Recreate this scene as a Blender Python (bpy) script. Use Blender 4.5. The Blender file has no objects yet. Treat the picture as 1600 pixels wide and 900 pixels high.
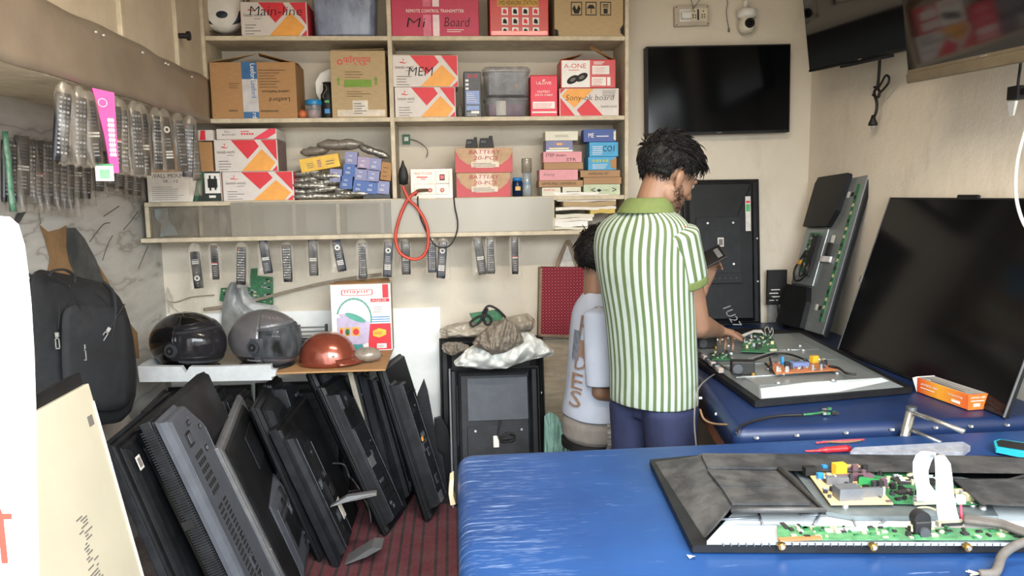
import bpy, bmesh, math, random
from mathutils import Vector, Matrix, noise
from math import radians, sin, cos, pi, tan

# ---------------------------------------------------------------- camera, sky, exposure
SC = bpy.context.scene
COL = SC.collection
F_PX, PITCH, YAW, ROLL, CAM_H = 1180.0, 7.1, 4.5, 0.9, 1.6
_p, _y, _r = radians(PITCH), radians(YAW), radians(ROLL)
FWD = Vector((sin(_y) * cos(_p), cos(_y) * cos(_p), -sin(_p)))
RGT0 = Vector((cos(_y), -sin(_y), 0))
UP0 = RGT0.cross(FWD)
RGT = RGT0 * cos(_r) - UP0 * sin(_r)
UPV = UP0 * cos(_r) + RGT0 * sin(_r)
CAMP = Vector((0, 0, CAM_H))
cam_data = bpy.data.cameras.new('camera')
cam_data.sensor_width = 36.0
cam_data.lens = 36.0 * F_PX / 1600.0
cam_data.clip_start = 0.02
cam = bpy.data.objects.new('camera', cam_data)
COL.objects.link(cam)
cam.matrix_world = Matrix(((RGT.x, UPV.x, -FWD.x, CAMP.x), (RGT.y, UPV.y, -FWD.y, CAMP.y), (RGT.z, UPV.z, -FWD.z, CAMP.z), (0, 0, 0, 1)))
SC.camera = cam
SC.view_settings.view_transform = 'Standard'
SC.view_settings.look = 'None'
SC.view_settings.gamma = 1.0
SC.view_settings.use_curve_mapping = False
SC.view_settings.exposure = 0.56

world = bpy.data.worlds.new('open_street_sky')
SC.world = world
world.use_nodes = True
nt = world.node_tree
nt.nodes.clear()
wo = nt.nodes.new('ShaderNodeOutputWorld')
bg = nt.nodes.new('ShaderNodeBackground')
tcw = nt.nodes.new('ShaderNodeTexCoord')
sep = nt.nodes.new('ShaderNodeSeparateXYZ')
rampw = nt.nodes.new('ShaderNodeValToRGB')
mpw = nt.nodes.new('ShaderNodeMapRange')
mpw.inputs['From Min'].default_value = -1.0
nt.links.new(tcw.outputs['Generated'], sep.inputs[0])
nt.links.new(sep.outputs['Z'], mpw.inputs['Value'])
nt.links.new(mpw.outputs[0], rampw.inputs[0])
rampw.color_ramp.elements[0].position = 0.40
rampw.color_ramp.elements[0].color = (0.42, 0.37, 0.31, 1)
rampw.color_ramp.elements[1].position = 0.62
rampw.color_ramp.elements[1].color = (0.86, 0.95, 1.0, 1)
nt.links.new(rampw.outputs[0], bg.inputs['Color'])
bg.inputs['Strength'].default_value = 4.2
nt.links.new(bg.outputs[0], wo.inputs['Surface'])

day = bpy.data.lights.new('daylight_from_street', 'AREA')
day.shape = 'RECTANGLE'; day.size = 3.4; day.size_y = 2.2; day.energy = 330
day.color = (0.92, 0.97, 1.0)
dayo = bpy.data.objects.new('daylight_from_street', day)
COL.objects.link(dayo)
dayo.location = (1.1, -1.8, 3.2)
dayo.rotation_euler = (radians(64), 0, radians(16))
tub_ = bpy.data.lights.new('ceiling_tube_light', 'AREA')
tub_.shape = 'RECTANGLE'; tub_.size = 1.2; tub_.size_y = 0.06; tub_.energy = 52
tub_.color = (1.0, 0.86, 0.70)
tubo = bpy.data.objects.new('ceiling_tube_light', tub_)
COL.objects.link(tubo)
tubo.location = (0.4, 1.5, 2.88)

# ---------------------------------------------------------------- helpers
def ray(px, py):
    return FWD + RGT * ((px - 800) / F_PX) + UPV * ((450 - py) / F_PX)
def P(px, py, Y=None, X=None, Z=None):
    """the point of a real plane (Y=, X= or Z= constant) that the photo shows at px, py"""
    d = ray(px, py)
    if Y is not None: t = Y / d.y
    elif X is not None: t = X / d.x
    else: t = (Z - CAM_H) / d.z
    return CAMP + d * t
def lin(c):
    c /= 255.0
    return c / 12.92 if c <= 0.04045 else ((c + 0.055) / 1.055) ** 2.4
def rgb(h):
    if isinstance(h, str):
        h = h.lstrip('#'); h = tuple(int(h[i:i + 2], 16) for i in (0, 2, 4))
    return (lin(h[0]), lin(h[1]), lin(h[2]), 1.0)
MATS = {}
def mat(name, col, rough=0.6, metal=0.0, var=0.12, scale=18.0, bump=0.0, bscale=60.0, col2=None, spec=0.5, dust=0.0, dustcol='#9a958c', alpha=1.0, coat=0.0, stretch=None):
    """procedural material: base colour broken up by noise, optional dust layer and bump"""
    if name in MATS: return MATS[name]
    m = bpy.data.materials.new(name); m.use_nodes = True
    n = m.node_tree; b = n.nodes['Principled BSDF']
    tc = n.nodes.new('ShaderNodeTexCoord')
    src = tc.outputs['Object']
    if stretch:
        mp = n.nodes.new('ShaderNodeMapping'); mp.inputs['Scale'].default_value = stretch
        n.links.new(src, mp.inputs[0]); src = mp.outputs[0]
    nz = n.nodes.new('ShaderNodeTexNoise'); nz.inputs['Scale'].default_value = scale
    nz.inputs['Detail'].default_value = 6; nz.inputs['Roughness'].default_value = 0.62
    n.links.new(src, nz.inputs['Vector'])
    rp = n.nodes.new('ShaderNodeValToRGB')
    c = rgb(col); lo = rgb(col2) if col2 else tuple(x * (1 - 2 * var) for x in c[:3]) + (1,)
    hi = c if col2 else tuple(min(1, x * (1 + var)) for x in c[:3]) + (1,)
    rp.color_ramp.elements[0].position = 0.3; rp.color_ramp.elements[0].color = lo
    rp.color_ramp.elements[1].position = 0.7; rp.color_ramp.elements[1].color = hi
    n.links.new(nz.outputs['Fac'], rp.inputs[0])
    out = rp.outputs[0]
    if dust > 0:
        n2 = n.nodes.new('ShaderNodeTexNoise'); n2.inputs['Scale'].default_value = 7.0; n2.inputs['Detail'].default_value = 9
        n2.inputs['Roughness'].default_value = 0.75
        n.links.new(tc.outputs['Object'], n2.inputs['Vector'])
        mr = n.nodes.new('ShaderNodeMapRange'); mr.inputs['From Min'].default_value = 0.42; mr.inputs['From Max'].default_value = 0.75
        mr.inputs['To Max'].default_value = dust
        n.links.new(n2.outputs['Fac'], mr.inputs[0])
        mx = n.nodes.new('ShaderNodeMixRGB'); n.links.new(mr.outputs[0], mx.inputs[0]); n.links.new(out, mx.inputs[1])
        mx.inputs[2].default_value = rgb(dustcol); out = mx.outputs[0]
    n.links.new(out, b.inputs['Base Color'])
    b.inputs['Roughness'].default_value = rough; b.inputs['Metallic'].default_value = metal
    b.inputs['Specular IOR Level'].default_value = spec
    b.inputs['Coat Weight'].default_value = coat
    if alpha < 1: b.inputs['Alpha'].default_value = alpha
    if bump > 0:
        n3 = n.nodes.new('ShaderNodeTexNoise'); n3.inputs['Scale'].default_value = bscale; n3.inputs['Detail'].default_value = 5
        n.links.new(src, n3.inputs['Vector'])
        bp = n.nodes.new('ShaderNodeBump'); bp.inputs['Strength'].default_value = bump; bp.inputs['Distance'].default_value = 0.01
        n.links.new(n3.outputs['Fac'], bp.inputs['Height']); n.links.new(bp.outputs[0], b.inputs['Normal'])
    MATS[name] = m
    return m
def film(name, col, clear=0.7, rough=0.15, bump=0.5, bscale=25.0, spec=0.9):
    """thin clear plastic: part see-through, part glossy, crinkled"""
    if name in MATS: return MATS[name]
    m = bpy.data.materials.new(name); m.use_nodes = True
    n = m.node_tree; b = n.nodes['Principled BSDF']
    b.inputs['Base Color'].default_value = rgb(col); b.inputs['Roughness'].default_value = rough
    b.inputs['Specular IOR Level'].default_value = spec
    tr = n.nodes.new('ShaderNodeBsdfTransparent'); mx = n.nodes.new('ShaderNodeMixShader')
    tc = n.nodes.new('ShaderNodeTexCoord'); nz = n.nodes.new('ShaderNodeTexNoise')
    mp = n.nodes.new('ShaderNodeMapping'); mp.inputs['Scale'].default_value = (1, 1, .4)
    n.links.new(tc.outputs['Object'], mp.inputs[0]); n.links.new(mp.outputs[0], nz.inputs['Vector'])
    nz.inputs['Scale'].default_value = bscale; nz.inputs['Detail'].default_value = 4
    bp = n.nodes.new('ShaderNodeBump'); bp.inputs['Strength'].default_value = bump; bp.inputs['Distance'].default_value = 0.004
    n.links.new(nz.outputs['Fac'], bp.inputs['Height'])
    if bump > 0: n.links.new(bp.outputs[0], b.inputs['Normal'])
    mr = n.nodes.new('ShaderNodeMapRange'); mr.inputs['From Min'].default_value = 0.35; mr.inputs['From Max'].default_value = 0.7
    mr.inputs['To Min'].default_value = min(1, clear + 0.12); mr.inputs['To Max'].default_value = max(0, clear - 0.25)
    n.links.new(nz.outputs['Fac'], mr.inputs[0])
    n.links.new(mr.outputs[0], mx.inputs[0]); n.links.new(b.outputs[0], mx.inputs[1]); n.links.new(tr.outputs[0], mx.inputs[2])
    n.links.new(mx.outputs[0], n.nodes['Material Output'].inputs['Surface'])
    MATS[name] = m
    return m

TEXTS = {}
def text_geo(s):
    if s in TEXTS: return TEXTS[s]
    cu = bpy.data.curves.new('t', 'FONT'); cu.body = s.lstrip('~'); cu.size = 1.0; cu.resolution_u = 2
    if s[0] == '~': cu.offset = -0.012
    ob = bpy.data.objects.new('t', cu)
    me = ob.to_mesh()
    vs = [v.co.copy() for v in me.vertices]; fs = [tuple(p.vertices) for p in me.polygons]
    ob.to_mesh_clear(); bpy.data.objects.remove(ob); bpy.data.curves.remove(cu)
    if vs:
        x0 = min(v.x for v in vs); x1 = max(v.x for v in vs); y0 = min(v.y for v in vs); y1 = max(v.y for v in vs)
        vs = [Vector((v.x - x0, v.y - y0, 0)) for v in vs]
    else: x0 = x1 = y0 = y1 = 0
    TEXTS[s] = (vs, fs, x1 - x0, y1 - y0)
    return TEXTS[s]

class MB:
    """mesh builder: collects shapes (each with its own material) and links them as ONE object"""
    def __init__(s):
        s.v = []; s.f = []; s.m = []; s.sm = []; s.ms = []; s.M = Matrix.Identity(4); s.uv = {}
    def mi(s, m):
        if m not in s.ms: s.ms.append(m)
        return s.ms.index(m)
    def add(s, vs, fs, m, smooth=False, M=None):
        T = s.M @ M if M is not None else s.M
        o = len(s.v); s.v += [T @ Vector(v) for v in vs]
        k = s.mi(m)
        for f in fs: s.f.append(tuple(o + i for i in f)); s.m.append(k); s.sm.append(smooth)
        return o
    def box(s, c, d, m, M=None, taper=1.0):
        x, y, z = d[0] / 2, d[1] / 2, d[2] / 2; t = taper
        vs = [(-x, -y, -z), (x, -y, -z), (x, y, -z), (-x, y, -z), (-x * t, -y * t, z), (x * t, -y * t, z), (x * t, y * t, z), (-x * t, y * t, z)]
        vs = [(a + c[0], b + c[1], e + c[2]) for a, b, e in vs]
        s.add(vs, [(0, 3, 2, 1), (4, 5, 6, 7), (0, 1, 5, 4), (1, 2, 6, 5), (2, 3, 7, 6), (3, 0, 4, 7)], m, M=M)
    def span(s, a, b, m, M=None):
        s.box([(a[i] + b[i]) / 2 for i in range(3)], [abs(b[i] - a[i]) for i in range(3)], m, M)
    def poly(s, pts, m, M=None): s.add(pts, [tuple(range(len(pts)))], m, M=M)
    def prism(s, pts, vec, m, M=None, smooth=False):
        """closed outline pts (3-D, planar) pushed along vec"""
        n = len(pts); a = [Vector(p) for p in pts]; b = [p + Vector(vec) for p in a]
        fs = [tuple(reversed(range(n))), tuple(range(n, 2 * n))]
        s.add(a + b, fs, m, M=M)
        s.add(a + b, [(i, (i + 1) % n, n + (i + 1) % n, n + i) for i in range(n)], m, smooth, M=M)
    def loft(s, rings, m, closed=True, cap=True, smooth=True, M=None):
        n = len(rings[0]); vs = [p for r in rings for p in r]; fs = []
        for j in range(len(rings) - 1):
            for i in range(n if closed else n - 1):
                fs.append((j * n + i, j * n + (i + 1) % n, (j + 1) * n + (i + 1) % n, (j + 1) * n + i))
        if cap and closed:
            fs.append(tuple(reversed(range(n)))); fs.append(tuple((len(rings) - 1) * n + i for i in range(n)))
        s.add(vs, fs, m, smooth, M=M)
    def lathe(s, prof, m, seg=20, M=None, smooth=True, cap=True):
        s.loft([[(r * cos(2 * pi * i / seg), r * sin(2 * pi * i / seg), z) for i in range(seg)] for r, z in prof], m, cap=cap, smooth=smooth, M=M)
    def cyl(s, c, r, h, m, axis='z', seg=14, M=None, r2=None):
        r2 = r if r2 is None else r2
        T = Matrix.Translation(c)
        if axis == 'y': T = T @ Matrix.Rotation(pi / 2, 4, 'X')
        if axis == 'x': T = T @ Matrix.Rotation(pi / 2, 4, 'Y')
        if M is not None: T = M @ T
        vs = [(r * cos(2 * pi * i / seg), r * sin(2 * pi * i / seg), -h / 2) for i in range(seg)] + [(r2 * cos(2 * pi * i / seg), r2 * sin(2 * pi * i / seg), h / 2) for i in range(seg)]
        s.add(vs, [tuple(reversed(range(seg))), tuple(range(seg, 2 * seg))], m, M=T)
        s.add(vs, [(i, (i + 1) % seg, seg + (i + 1) % seg, seg + i) for i in range(seg)], m, True, M=T)
    def tube(s, pts, r, m, seg=8, M=None, spline=True, closed=False, flat=None):
        pts = [Vector(p) for p in pts]
        if spline and len(pts) > 2: pts = crom(pts, 6)
        rings = []; up = Vector((0.13, 0.21, 1)).normalized(); prev = None
        for i, p in enumerate(pts):
            t = (pts[min(i + 1, len(pts) - 1)] - pts[max(i - 1, 0)])
            if t.length < 1e-9: t = Vector((0, 0, 1))
            t.normalize()
            a = prev - t * prev.dot(t) if prev is not None else up.cross(t)
            if a.length < 1e-4: a = Vector((1, 0, 0)).cross(t)
            a.normalize(); prev = a; b = t.cross(a)
            rr = r[min(i * len(r) // len(pts), len(r) - 1)] if isinstance(r, (list, tuple)) else r
            rings.append([p + a * (cos(2 * pi * k / seg) * rr) + b * (sin(2 * pi * k / seg) * rr * (flat or 1)) for k in range(seg)])
        s.loft(rings, m, M=M)
    def ball(s, c, r, m, seg=16, rings=10, M=None, sc=(1, 1, 1)):
        rs = []
        for j in range(rings + 1):
            a = -pi / 2 + pi * j / rings; rr = max(cos(a), 0.001) * r
            rs.append([(c[0] + rr * cos(2 * pi * i / seg) * sc[0], c[1] + rr * sin(2 * pi * i / seg) * sc[1], c[2] + r * sin(a) * sc[2]) for i in range(seg)])
        s.loft(rs, m, M=M)
    def text(s, t, pos, h, m, M=None, anchor='l', width=None, shear=0.0, rot=0.0, mirror=False, bold=0.0):
        """lettering on the local front (x right, z up, facing -y); pos = (x, y, z) of its lower left, h = cap height"""
        vs, fs, w, hh = text_geo(t)
        if not vs: return
        k = h / max(hh, 1e-4); kx = width / w if width else k
        ax = {'l': 0, 'c': -w / 2, 'r': -w}[anchor]
        out = []
        for v in vs:
            x = (v.x + ax) * kx + shear * v.y * k; z = v.y * k
            if mirror: x = -x
            x, z = x * cos(rot) - z * sin(rot), x * sin(rot) + z * cos(rot)
            out.append((pos[0] + x, pos[1], pos[2] + z))
        s.add(out, [tuple(f) for f in fs], m, M=M)
    def build(s, name, parent=None, bevel=0, seg=2, loc=None, subsurf=0):
        me = bpy.data.meshes.new(name)
        me.from_pydata([tuple(v) for v in s.v], [], s.f)
        for m in s.ms: me.materials.append(m)
        me.polygons.foreach_set('material_index', s.m); me.polygons.foreach_set('use_smooth', s.sm)
        me.update()
        o = bpy.data.objects.new(name, me); COL.objects.link(o)
        if parent: o.parent = parent
        if loc is not None: o.location = loc
        if bevel:
            b = o.modifiers.new('bevel', 'BEVEL'); b.width = bevel; b.segments = seg; b.limit_method = 'ANGLE'; b.angle_limit = radians(38)
            b.harden_normals = False
        if subsurf:
            q = o.modifiers.new('s', 'SUBSURF'); q.levels = subsurf; q.render_levels = subsurf
        return o
def crom(pts, n=6):
    out = []
    for i in range(len(pts) - 1):
        p0 = pts[max(i - 1, 0)]; p1 = pts[i]; p2 = pts[i + 1]; p3 = pts[min(i + 2, len(pts) - 1)]
        for k in range(n):
            t = k / n
            out.append(0.5 * ((2 * p1) + (p2 - p0) * t + (2 * p0 - 5 * p1 + 4 * p2 - p3) * t * t + (3 * p1 - p0 - 3 * p2 + p3) * t ** 3))
    out.append(pts[-1])
    return out
def tag(o, label=None, cat=None, group=None, kind=None):
    if label: o['label'] = label
    if cat: o['category'] = cat
    if group: o['group'] = group
    if kind: o['kind'] = kind
    return o
def thing(name, label, cat, loc=(0, 0, 0), rotz=0.0, group=None, M=None):
    o = bpy.data.objects.new(name, None); COL.objects.link(o); o.empty_display_size = 0.05
    if M is not None: o.matrix_world = M
    else: o.location = loc; o.rotation_euler = (0, 0, rotz)
    return tag(o, label, cat, group)
def kids(o): return [c for c in ALLKIDS.get(o.name, [])] if False else list(o.children)
def copy_tree(o, parent=None):
    c = o.copy(); COL.objects.link(c)
    if parent is not None: c.parent = parent; c.matrix_parent_inverse = Matrix.Identity(4)
    for ch in kids(o): copy_tree(ch, c)
    return c
def frame(o, x, z=None, y=None):
    """matrix with origin o whose local x runs along x and whose z (or y) is as near as can be to the given one"""
    x = Vector(x).normalized()
    if z is not None:
        z = Vector(z); z = (z - x * z.dot(x)).normalized(); y = z.cross(x)
    else:
        y = Vector(y); y = (y - x * y.dot(x)).normalized(); z = x.cross(y)
    return Matrix(((x.x, y.x, z.x, o[0]), (x.y, y.y, z.y, o[1]), (x.z, y.z, z.z, o[2]), (0, 0, 0, 1)))
def RZ(a): return Matrix.Rotation(a, 4, 'Z')
def T3(x, y, z): return Matrix.Translation((x, y, z))
# ---------------------------------------------------------------- room
XL, XR, YB, ZC = -1.54, 2.01, 4.15, 2.95
YF = 3.87                      # front of the wall shelves
TZ = 0.855                     # table tops
def wall_mat(name, col, dark, stain, streak=0.5):
    m = bpy.data.materials.new(name); m.use_nodes = True
    n = m.node_tree; b = n.nodes['Principled BSDF']; b.inputs['Roughness'].default_value = 0.75
    tc = n.nodes.new('ShaderNodeTexCoord')
    def noi(sc, det, st=None):
        src = tc.outputs['Object']
        if st:
            mp = n.nodes.new('ShaderNodeMapping'); mp.inputs['Scale'].default_value = st; n.links.new(src, mp.inputs[0]); src = mp.outputs[0]
        z = n.nodes.new('ShaderNodeTexNoise'); z.inputs['Scale'].default_value = sc; z.inputs['Detail'].default_value = det; z.inputs['Roughness'].default_value = 0.7
        n.links.new(src, z.inputs['Vector']); return z.outputs['Fac']
    def mix(a, bcol, fac, lo, hi, amt):
        mr = n.nodes.new('ShaderNodeMapRange'); mr.inputs['From Min'].default_value = lo; mr.inputs['From Max'].default_value = hi; mr.inputs['To Max'].default_value = amt
        n.links.new(fac, mr.inputs[0]); x = n.nodes.new('ShaderNodeMixRGB'); n.links.new(mr.outputs[0], x.inputs[0])
        if isinstance(a, tuple): x.inputs[1].default_value = a
        else: n.links.new(a, x.inputs[1])
        x.inputs[2].default_value = bcol; return x.outputs[0]
    o = mix(rgb(col), rgb(dark), noi(1.6, 8), 0.35, 0.75, 0.75)
    o = mix(o, rgb(stain), noi(5.0, 10, (1, 1, 0.45)), 0.56, 0.72, streak)
    o = mix(o, rgb('#5f584e'), noi(14.0, 12, (1, 1, 1.6)), 0.66, 0.74, 0.55)
    n.links.new(o, b.inputs['Base Color'])
    bp = n.nodes.new('ShaderNodeBump'); bp.inputs['Strength'].default_value = 0.35; bp.inputs['Distance'].default_value = 0.02
    n.links.new(noi(7, 8), bp.inputs['Height']); n.links.new(bp.outputs[0], b.inputs['Normal'])
    return m
M_wall = wall_mat('dirty_cream_plaster', '#cfc7b8', '#c2b8a7', '#ada290')
M_wallr = wall_mat('dirty_cream_plaster_right', '#d8cfbf', '#c6bba9', '#b0a593')
M_board = mat('painted_board', '#b3a58e', 0.6, var=0.12, scale=9, dust=0.5, dustcol='#7d7262', stretch=(1, 1, 6))
M_boardL = mat('painted_board_edge', '#c3b79f', 0.6, var=0.12, scale=20, dust=0.5, dustcol='#7b705f')
M_dado = mat('white_dado_sheet', '#eef2f2', 0.35, var=0.03, scale=3, dust=0.25, dustcol='#b9b7ae')
M_black = mat('black_plastic', '#17181b', 0.45, var=0.2, dust=0.25, dustcol='#4a4d52')
M_blk2 = mat('matte_black', '#0c0c0e', 0.6, var=0.2)
M_dark = mat('dark_grey_plastic', '#2b2e33', 0.5, var=0.15, dust=0.35, dustcol='#5d6065')
M_white = mat('white_plastic', '#d9d8d3', 0.5, var=0.05)
M_paper = mat('paper_white', '#d6d0c8', 0.8, var=0.06)
M_metal = mat('bare_steel', '#8d9194', 0.35, metal=0.9, var=0.1)
M_screw = mat('screw_steel', '#c2c4c4', 0.3, metal=0.8)
M_ink = mat('black_ink', '#1c1b1c', 0.8, var=0.02)
M_grey = mat('grey_ink', '#6b6764', 0.8, var=0.02)
M_red = mat('red_print', '#c92a37', 0.55, var=0.06)
M_pinkred = mat('pink_red_print', '#d5334c', 0.5, var=0.06)
M_orange = mat('orange_print', '#dd9a45', 0.55, var=0.06)
M_card = mat('brown_cardboard', '#a27b52', 0.85, var=0.08, scale=30, stretch=(1, 1, 8))
M_cardL = mat('pale_cardboard', '#a8926f', 0.85, var=0.08, scale=30, stretch=(1, 1, 8))
M_cardD = mat('card_inside', '#6f5840', 0.9, var=0.1)
M_green = mat('circuit_green', '#2f6b45', 0.5, var=0.25, scale=60)
M_gold = mat('pale_solder', '#b9b08a', 0.4, var=0.1)

def struct(mb, name, **k): o = mb.build(name, **k); o['kind'] = 'structure'; return o
b = MB(); b.span((XL - .1, 0.75, -0.1), (XR + .1, YB + .1, 0), mat('worn_floor', '#6b5a55', 0.7, var=0.2, scale=5, dust=0.6)); struct(b, 'floor')
b = MB(); b.span((-7, -7, -0.2), (7, 0.75, -0.1), mat('street_ground', '#b0a18c', 0.9, var=0.12, scale=3)); struct(b, 'floor_street')
b = MB(); b.span((XL - .1, 0.5, ZC), (XR + .1, YB + .1, ZC + .1), mat('ceiling_paint', '#c9c0b0', 0.85, var=0.08, scale=3)); struct(b, 'ceiling')
b = MB(); b.span((XL - .1, YB, 0), (XR + .1, YB + .1, ZC), M_wall); struct(b, 'wall_back')
b = MB(); b.span((XL - .1, .45, 2.36), (XR + .1, .6, ZC), mat('added_lintel_paint', '#a79d8c', .8)); struct(b, 'added_front_lintel')  # unseen lintel, added to keep sky light off the upper walls
b = MB(); b.span((XR, 0.6, 0), (XR + .1, YB, ZC), M_wallr); struct(b, 'wall_right')

# left wall with its printed marble sheet, torn patches showing brown and navy
def marble(name):
    m = bpy.data.materials.new(name); m.use_nodes = True
    n = m.node_tree; bs = n.nodes['Principled BSDF']; bs.inputs['Roughness'].default_value = 0.4
    tc = n.nodes.new('ShaderNodeTexCoord'); mp = n.nodes.new('ShaderNodeMapping')
    mp.inputs['Rotation'].default_value = (radians(48), 0, 0); mp.inputs['Scale'].default_value = (1, 1.1, 3.6)
    n.links.new(tc.outputs['Object'], mp.inputs[0])
    nz = n.nodes.new('ShaderNodeTexNoise'); nz.inputs['Scale'].default_value = 1.1; nz.inputs['Detail'].default_value = 4
    n.links.new(mp.outputs[0], nz.inputs['Vector'])
    sub = n.nodes.new('ShaderNodeMath'); sub.operation = 'SUBTRACT'; sub.inputs[1].default_value = 0.5
    ab = n.nodes.new('ShaderNodeMath'); ab.operation = 'ABSOLUTE'
    n.links.new(nz.outputs['Fac'], sub.inputs[0]); n.links.new(sub.outputs[0], ab.inputs[0])
    r = n.nodes.new('ShaderNodeValToRGB'); e = r.color_ramp.elements
    e[0].position = 0.0; e[0].color = rgb('#8d8984'); e[1].position = 0.012; e[1].color = rgb('#aba9a3')
    q = e.new(0.06); q.color = rgb('#bab8b3'); q = e.new(0.14); q.color = rgb('#a19d96')
    n.links.new(ab.outputs[0], r.inputs[0]); n.links.new(r.outputs[0], bs.inputs['Base Color'])
    return m
M_marble = marble('printed_marble_sheet')
M_brownp = mat('brown_backing', '#8a6c49', 0.8, var=0.15, scale=9)
M_navyp = mat('dark_slate_patch', '#33383b', 0.6, var=0.2, scale=6, dust=0.3)
b = MB(); b.span((XL - .1, 0.75, 0), (XL, YB, ZC), M_marble)
def wl(pts, m, dx=0.002): b.poly([tuple(P(x, y, X=XL + dx)) for x, y in pts], m)
wl([(61, 350), (75, 362), (92, 358), (103, 352), (112, 372), (128, 390), (150, 408), (170, 440), (182, 478), (215, 520), (218, 560), (170, 560), (60, 470), (70, 440), (78, 405), (70, 375)], M_brownp)
wl([(104, 356), (118, 356), (132, 372), (150, 405), (163, 440), (180, 480), (200, 540), (160, 540), (118, 430), (108, 408), (104, 385)], M_navyp, 0.004)
wl([(12, 364), (27, 333), (41, 331), (28, 352), (14, 370)], M_navyp, 0.004)
M_vein = mat('dark_vein', '#5a5752', 0.6)
for ln in ([(56, 283), (58, 300), (64, 315), (61, 330), (63, 350)], [(140, 378), (160, 352), (172, 348)], [(216, 330), (205, 345), (193, 359)], [(160, 407), (168, 383), (176, 368)], [(216, 420), (231, 385)], [(162, 338), (186, 322)]):
    q = [P(x, y, X=XL + .001) for x, y in ln]
    b.tube(q, 0.0022, M_vein, seg=5)
struct(b, 'wall_left')
# narrow plaster return beside the marble, exposed at the back corner, and the white dado on the back wall
b = MB()
def by(x, y, Y): q = P(x, y, Y=Y); return (q.x, q.z)
x0 = P(250, 560, Y=YB).x; x1 = P(690, 560, Y=YB).x; zt = P(600, 482, Y=YB).z
b.span((XL + .002, YB - .012, 0.0), (x1, YB, zt), M_dado)
struct(b, 'trim_1', bevel=.003)
b = MB(); a = P(848, 530, Y=YB); c = P(891, 700, Y=YB); b.span((a.x, YB - .02, 0.0), (c.x, YB, a.z - .0), M_board); struct(b, 'trim_2', bevel=.003)

# rug
b = MB()
M_rug = mat('maroon_rug', '#5e2731', 0.95, var=0.18, scale=90, bump=0.5, bscale=300, dust=0.35, dustcol='#6d5a58')
M_rugd = mat('black_rug_stripe', '#2a2023', 0.95, var=0.2, scale=90, dust=0.3, dustcol='#6d5a58')
x = -0.80; k = 0
random.seed(3)
while x < 0.22:
    w = 0.036 if k % 4 else 0.052
    b.span((x, 1.6, 0), (x + w, 4.12, 0.008), M_rug)
    b.span((x + w, 1.6, 0), (x + w + 0.013, 4.12, 0.0072), M_rugd)
    x += w + 0.013; k += 1
tag(b.build('floor_rug'), 'maroon woven rug with black stripes on the floor beside the blue table', 'rug')

# left jamb / shop board by the opening, overexposed white with red lettering
b = MB()
Yj = 1.0
M_sign = mat('white_painted_board', '#f4f3ee', 0.5, var=0.02)
M_signred = mat('faded_red_paint', '#c9382c', 0.6, var=0.05)
edge = [(-30, 338), (-6, 340), (8, 352), (18, 385), (24, 430), (29, 480), (34, 560), (37, 650), (39, 760), (42, 905), (46, 1100), (-120, 1100), (-120, 500), (-80, 338)]
b.prism([tuple(P(x, y, Y=Yj)) for x, y in edge], (0, 0.03, 0), M_sign)
q = P(27, 880, Y=Yj)
b.text('री', (q.x - .07, Yj - .0015, q.z), 0.10, M_signred, anchor='l', width=0.07)
tag(b.build('shop_sign_board'), 'bright white painted board with red Hindi letters at the left of the shop opening', 'sign')

# ---------------------------------------------------------------- overhead cabinet on the left wall
cab = thing('overhead_cabinet', 'cream overhead cabinet along the left wall with grey-brown film over its lower front', 'cabinet', (0, 0, 0))
XC = -1.165
zlo, zup = 1.965, 2.18
b = MB()
b.span((XL, 1.0, zlo), (XC - .004, YF - .002, zlo + .02), M_boardL)          # bottom board
b.span((XL, YF - .03, zlo + .02), (XC - .03, YF, ZC), M_boardL)              # end board
b.build('carcass', cab, bevel=.003)
ys = [1.0, 2.02, 2.62, P(181, 30, X=XC - .02).y, P(270, 60, X=XC - .02).y, YF]
ys = [1.0, 1.75, 2.25, P(181, 30, X=XC - .02).y, P(270, 60, X=XC - .02).y, YF]
for i in range(5):
    d = MB(); d.span((XC - .028, ys[i] + .006, zup - .04), (XC - .012, ys[i + 1] - .006, ZC), mat('cabinet_door_cream', '#b9ad97', 0.55, var=0.08, scale=4, dust=0.35, dustcol='#93876f'))
    d.build('door', cab, bevel=.002)
for y in ys[1:]:
    d = MB(); d.span((XC - .03, y - .011, zup - .03), (XC + .004, y + .011, ZC), M_boardL); d.build('upright', cab, bevel=.003)
# film over the lower part: wavy thin sheet
M_film = mat('grey_brown_vinyl_film', '#837768', 0.35, var=0.1, scale=2.2, dust=0.3, dustcol='#a09682', stretch=(1, 1.5, .7))
d = MB(); n = 64; rows = []
for j in range(7):
    r = []
    for i in range(n + 1):
        y = 1.0 + (YF + .02 - 1.0) * i / n
        top = zup + 0.005 * sin(y * 5.0) + 0.003 * sin(y * 19)
        bot = zlo - .004 + 0.006 + 0.003 * sin(y * 11)
        z = bot + (top - bot) * j / 6
        r.append((XC + 0.005 + 0.003 * sin(y * 9 + j) + 0.002 * sin(y * 23 + j * .7), y, z))
    rows.append(r)
d.loft(rows, M_film, closed=False, cap=False)
o = d.build('vinyl_film', cab); s = o.modifiers.new('s', 'SOLIDIFY'); s.thickness = 0.003
for px, py in ((150, 50), (162, 55), (223, 82), (259, 99), (263, 101), (300, 120), (333, 119)):
    q = P(px, py, X=XC + .014); d = MB()
    if q.y < YF: d.cyl(tuple(q), .0035, .006, M_white, 'x', 8); d.build('tack', cab)
d = MB(); q = P(278, 56, X=XC)
d.cyl((q.x + .015, q.y, q.z), .012, .05, M_blk2, 'x'); d.cyl((q.x + .045, q.y, q.z), .02, .012, M_blk2, 'x'); d.build('door_knob', cab, bevel=.002)

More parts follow.
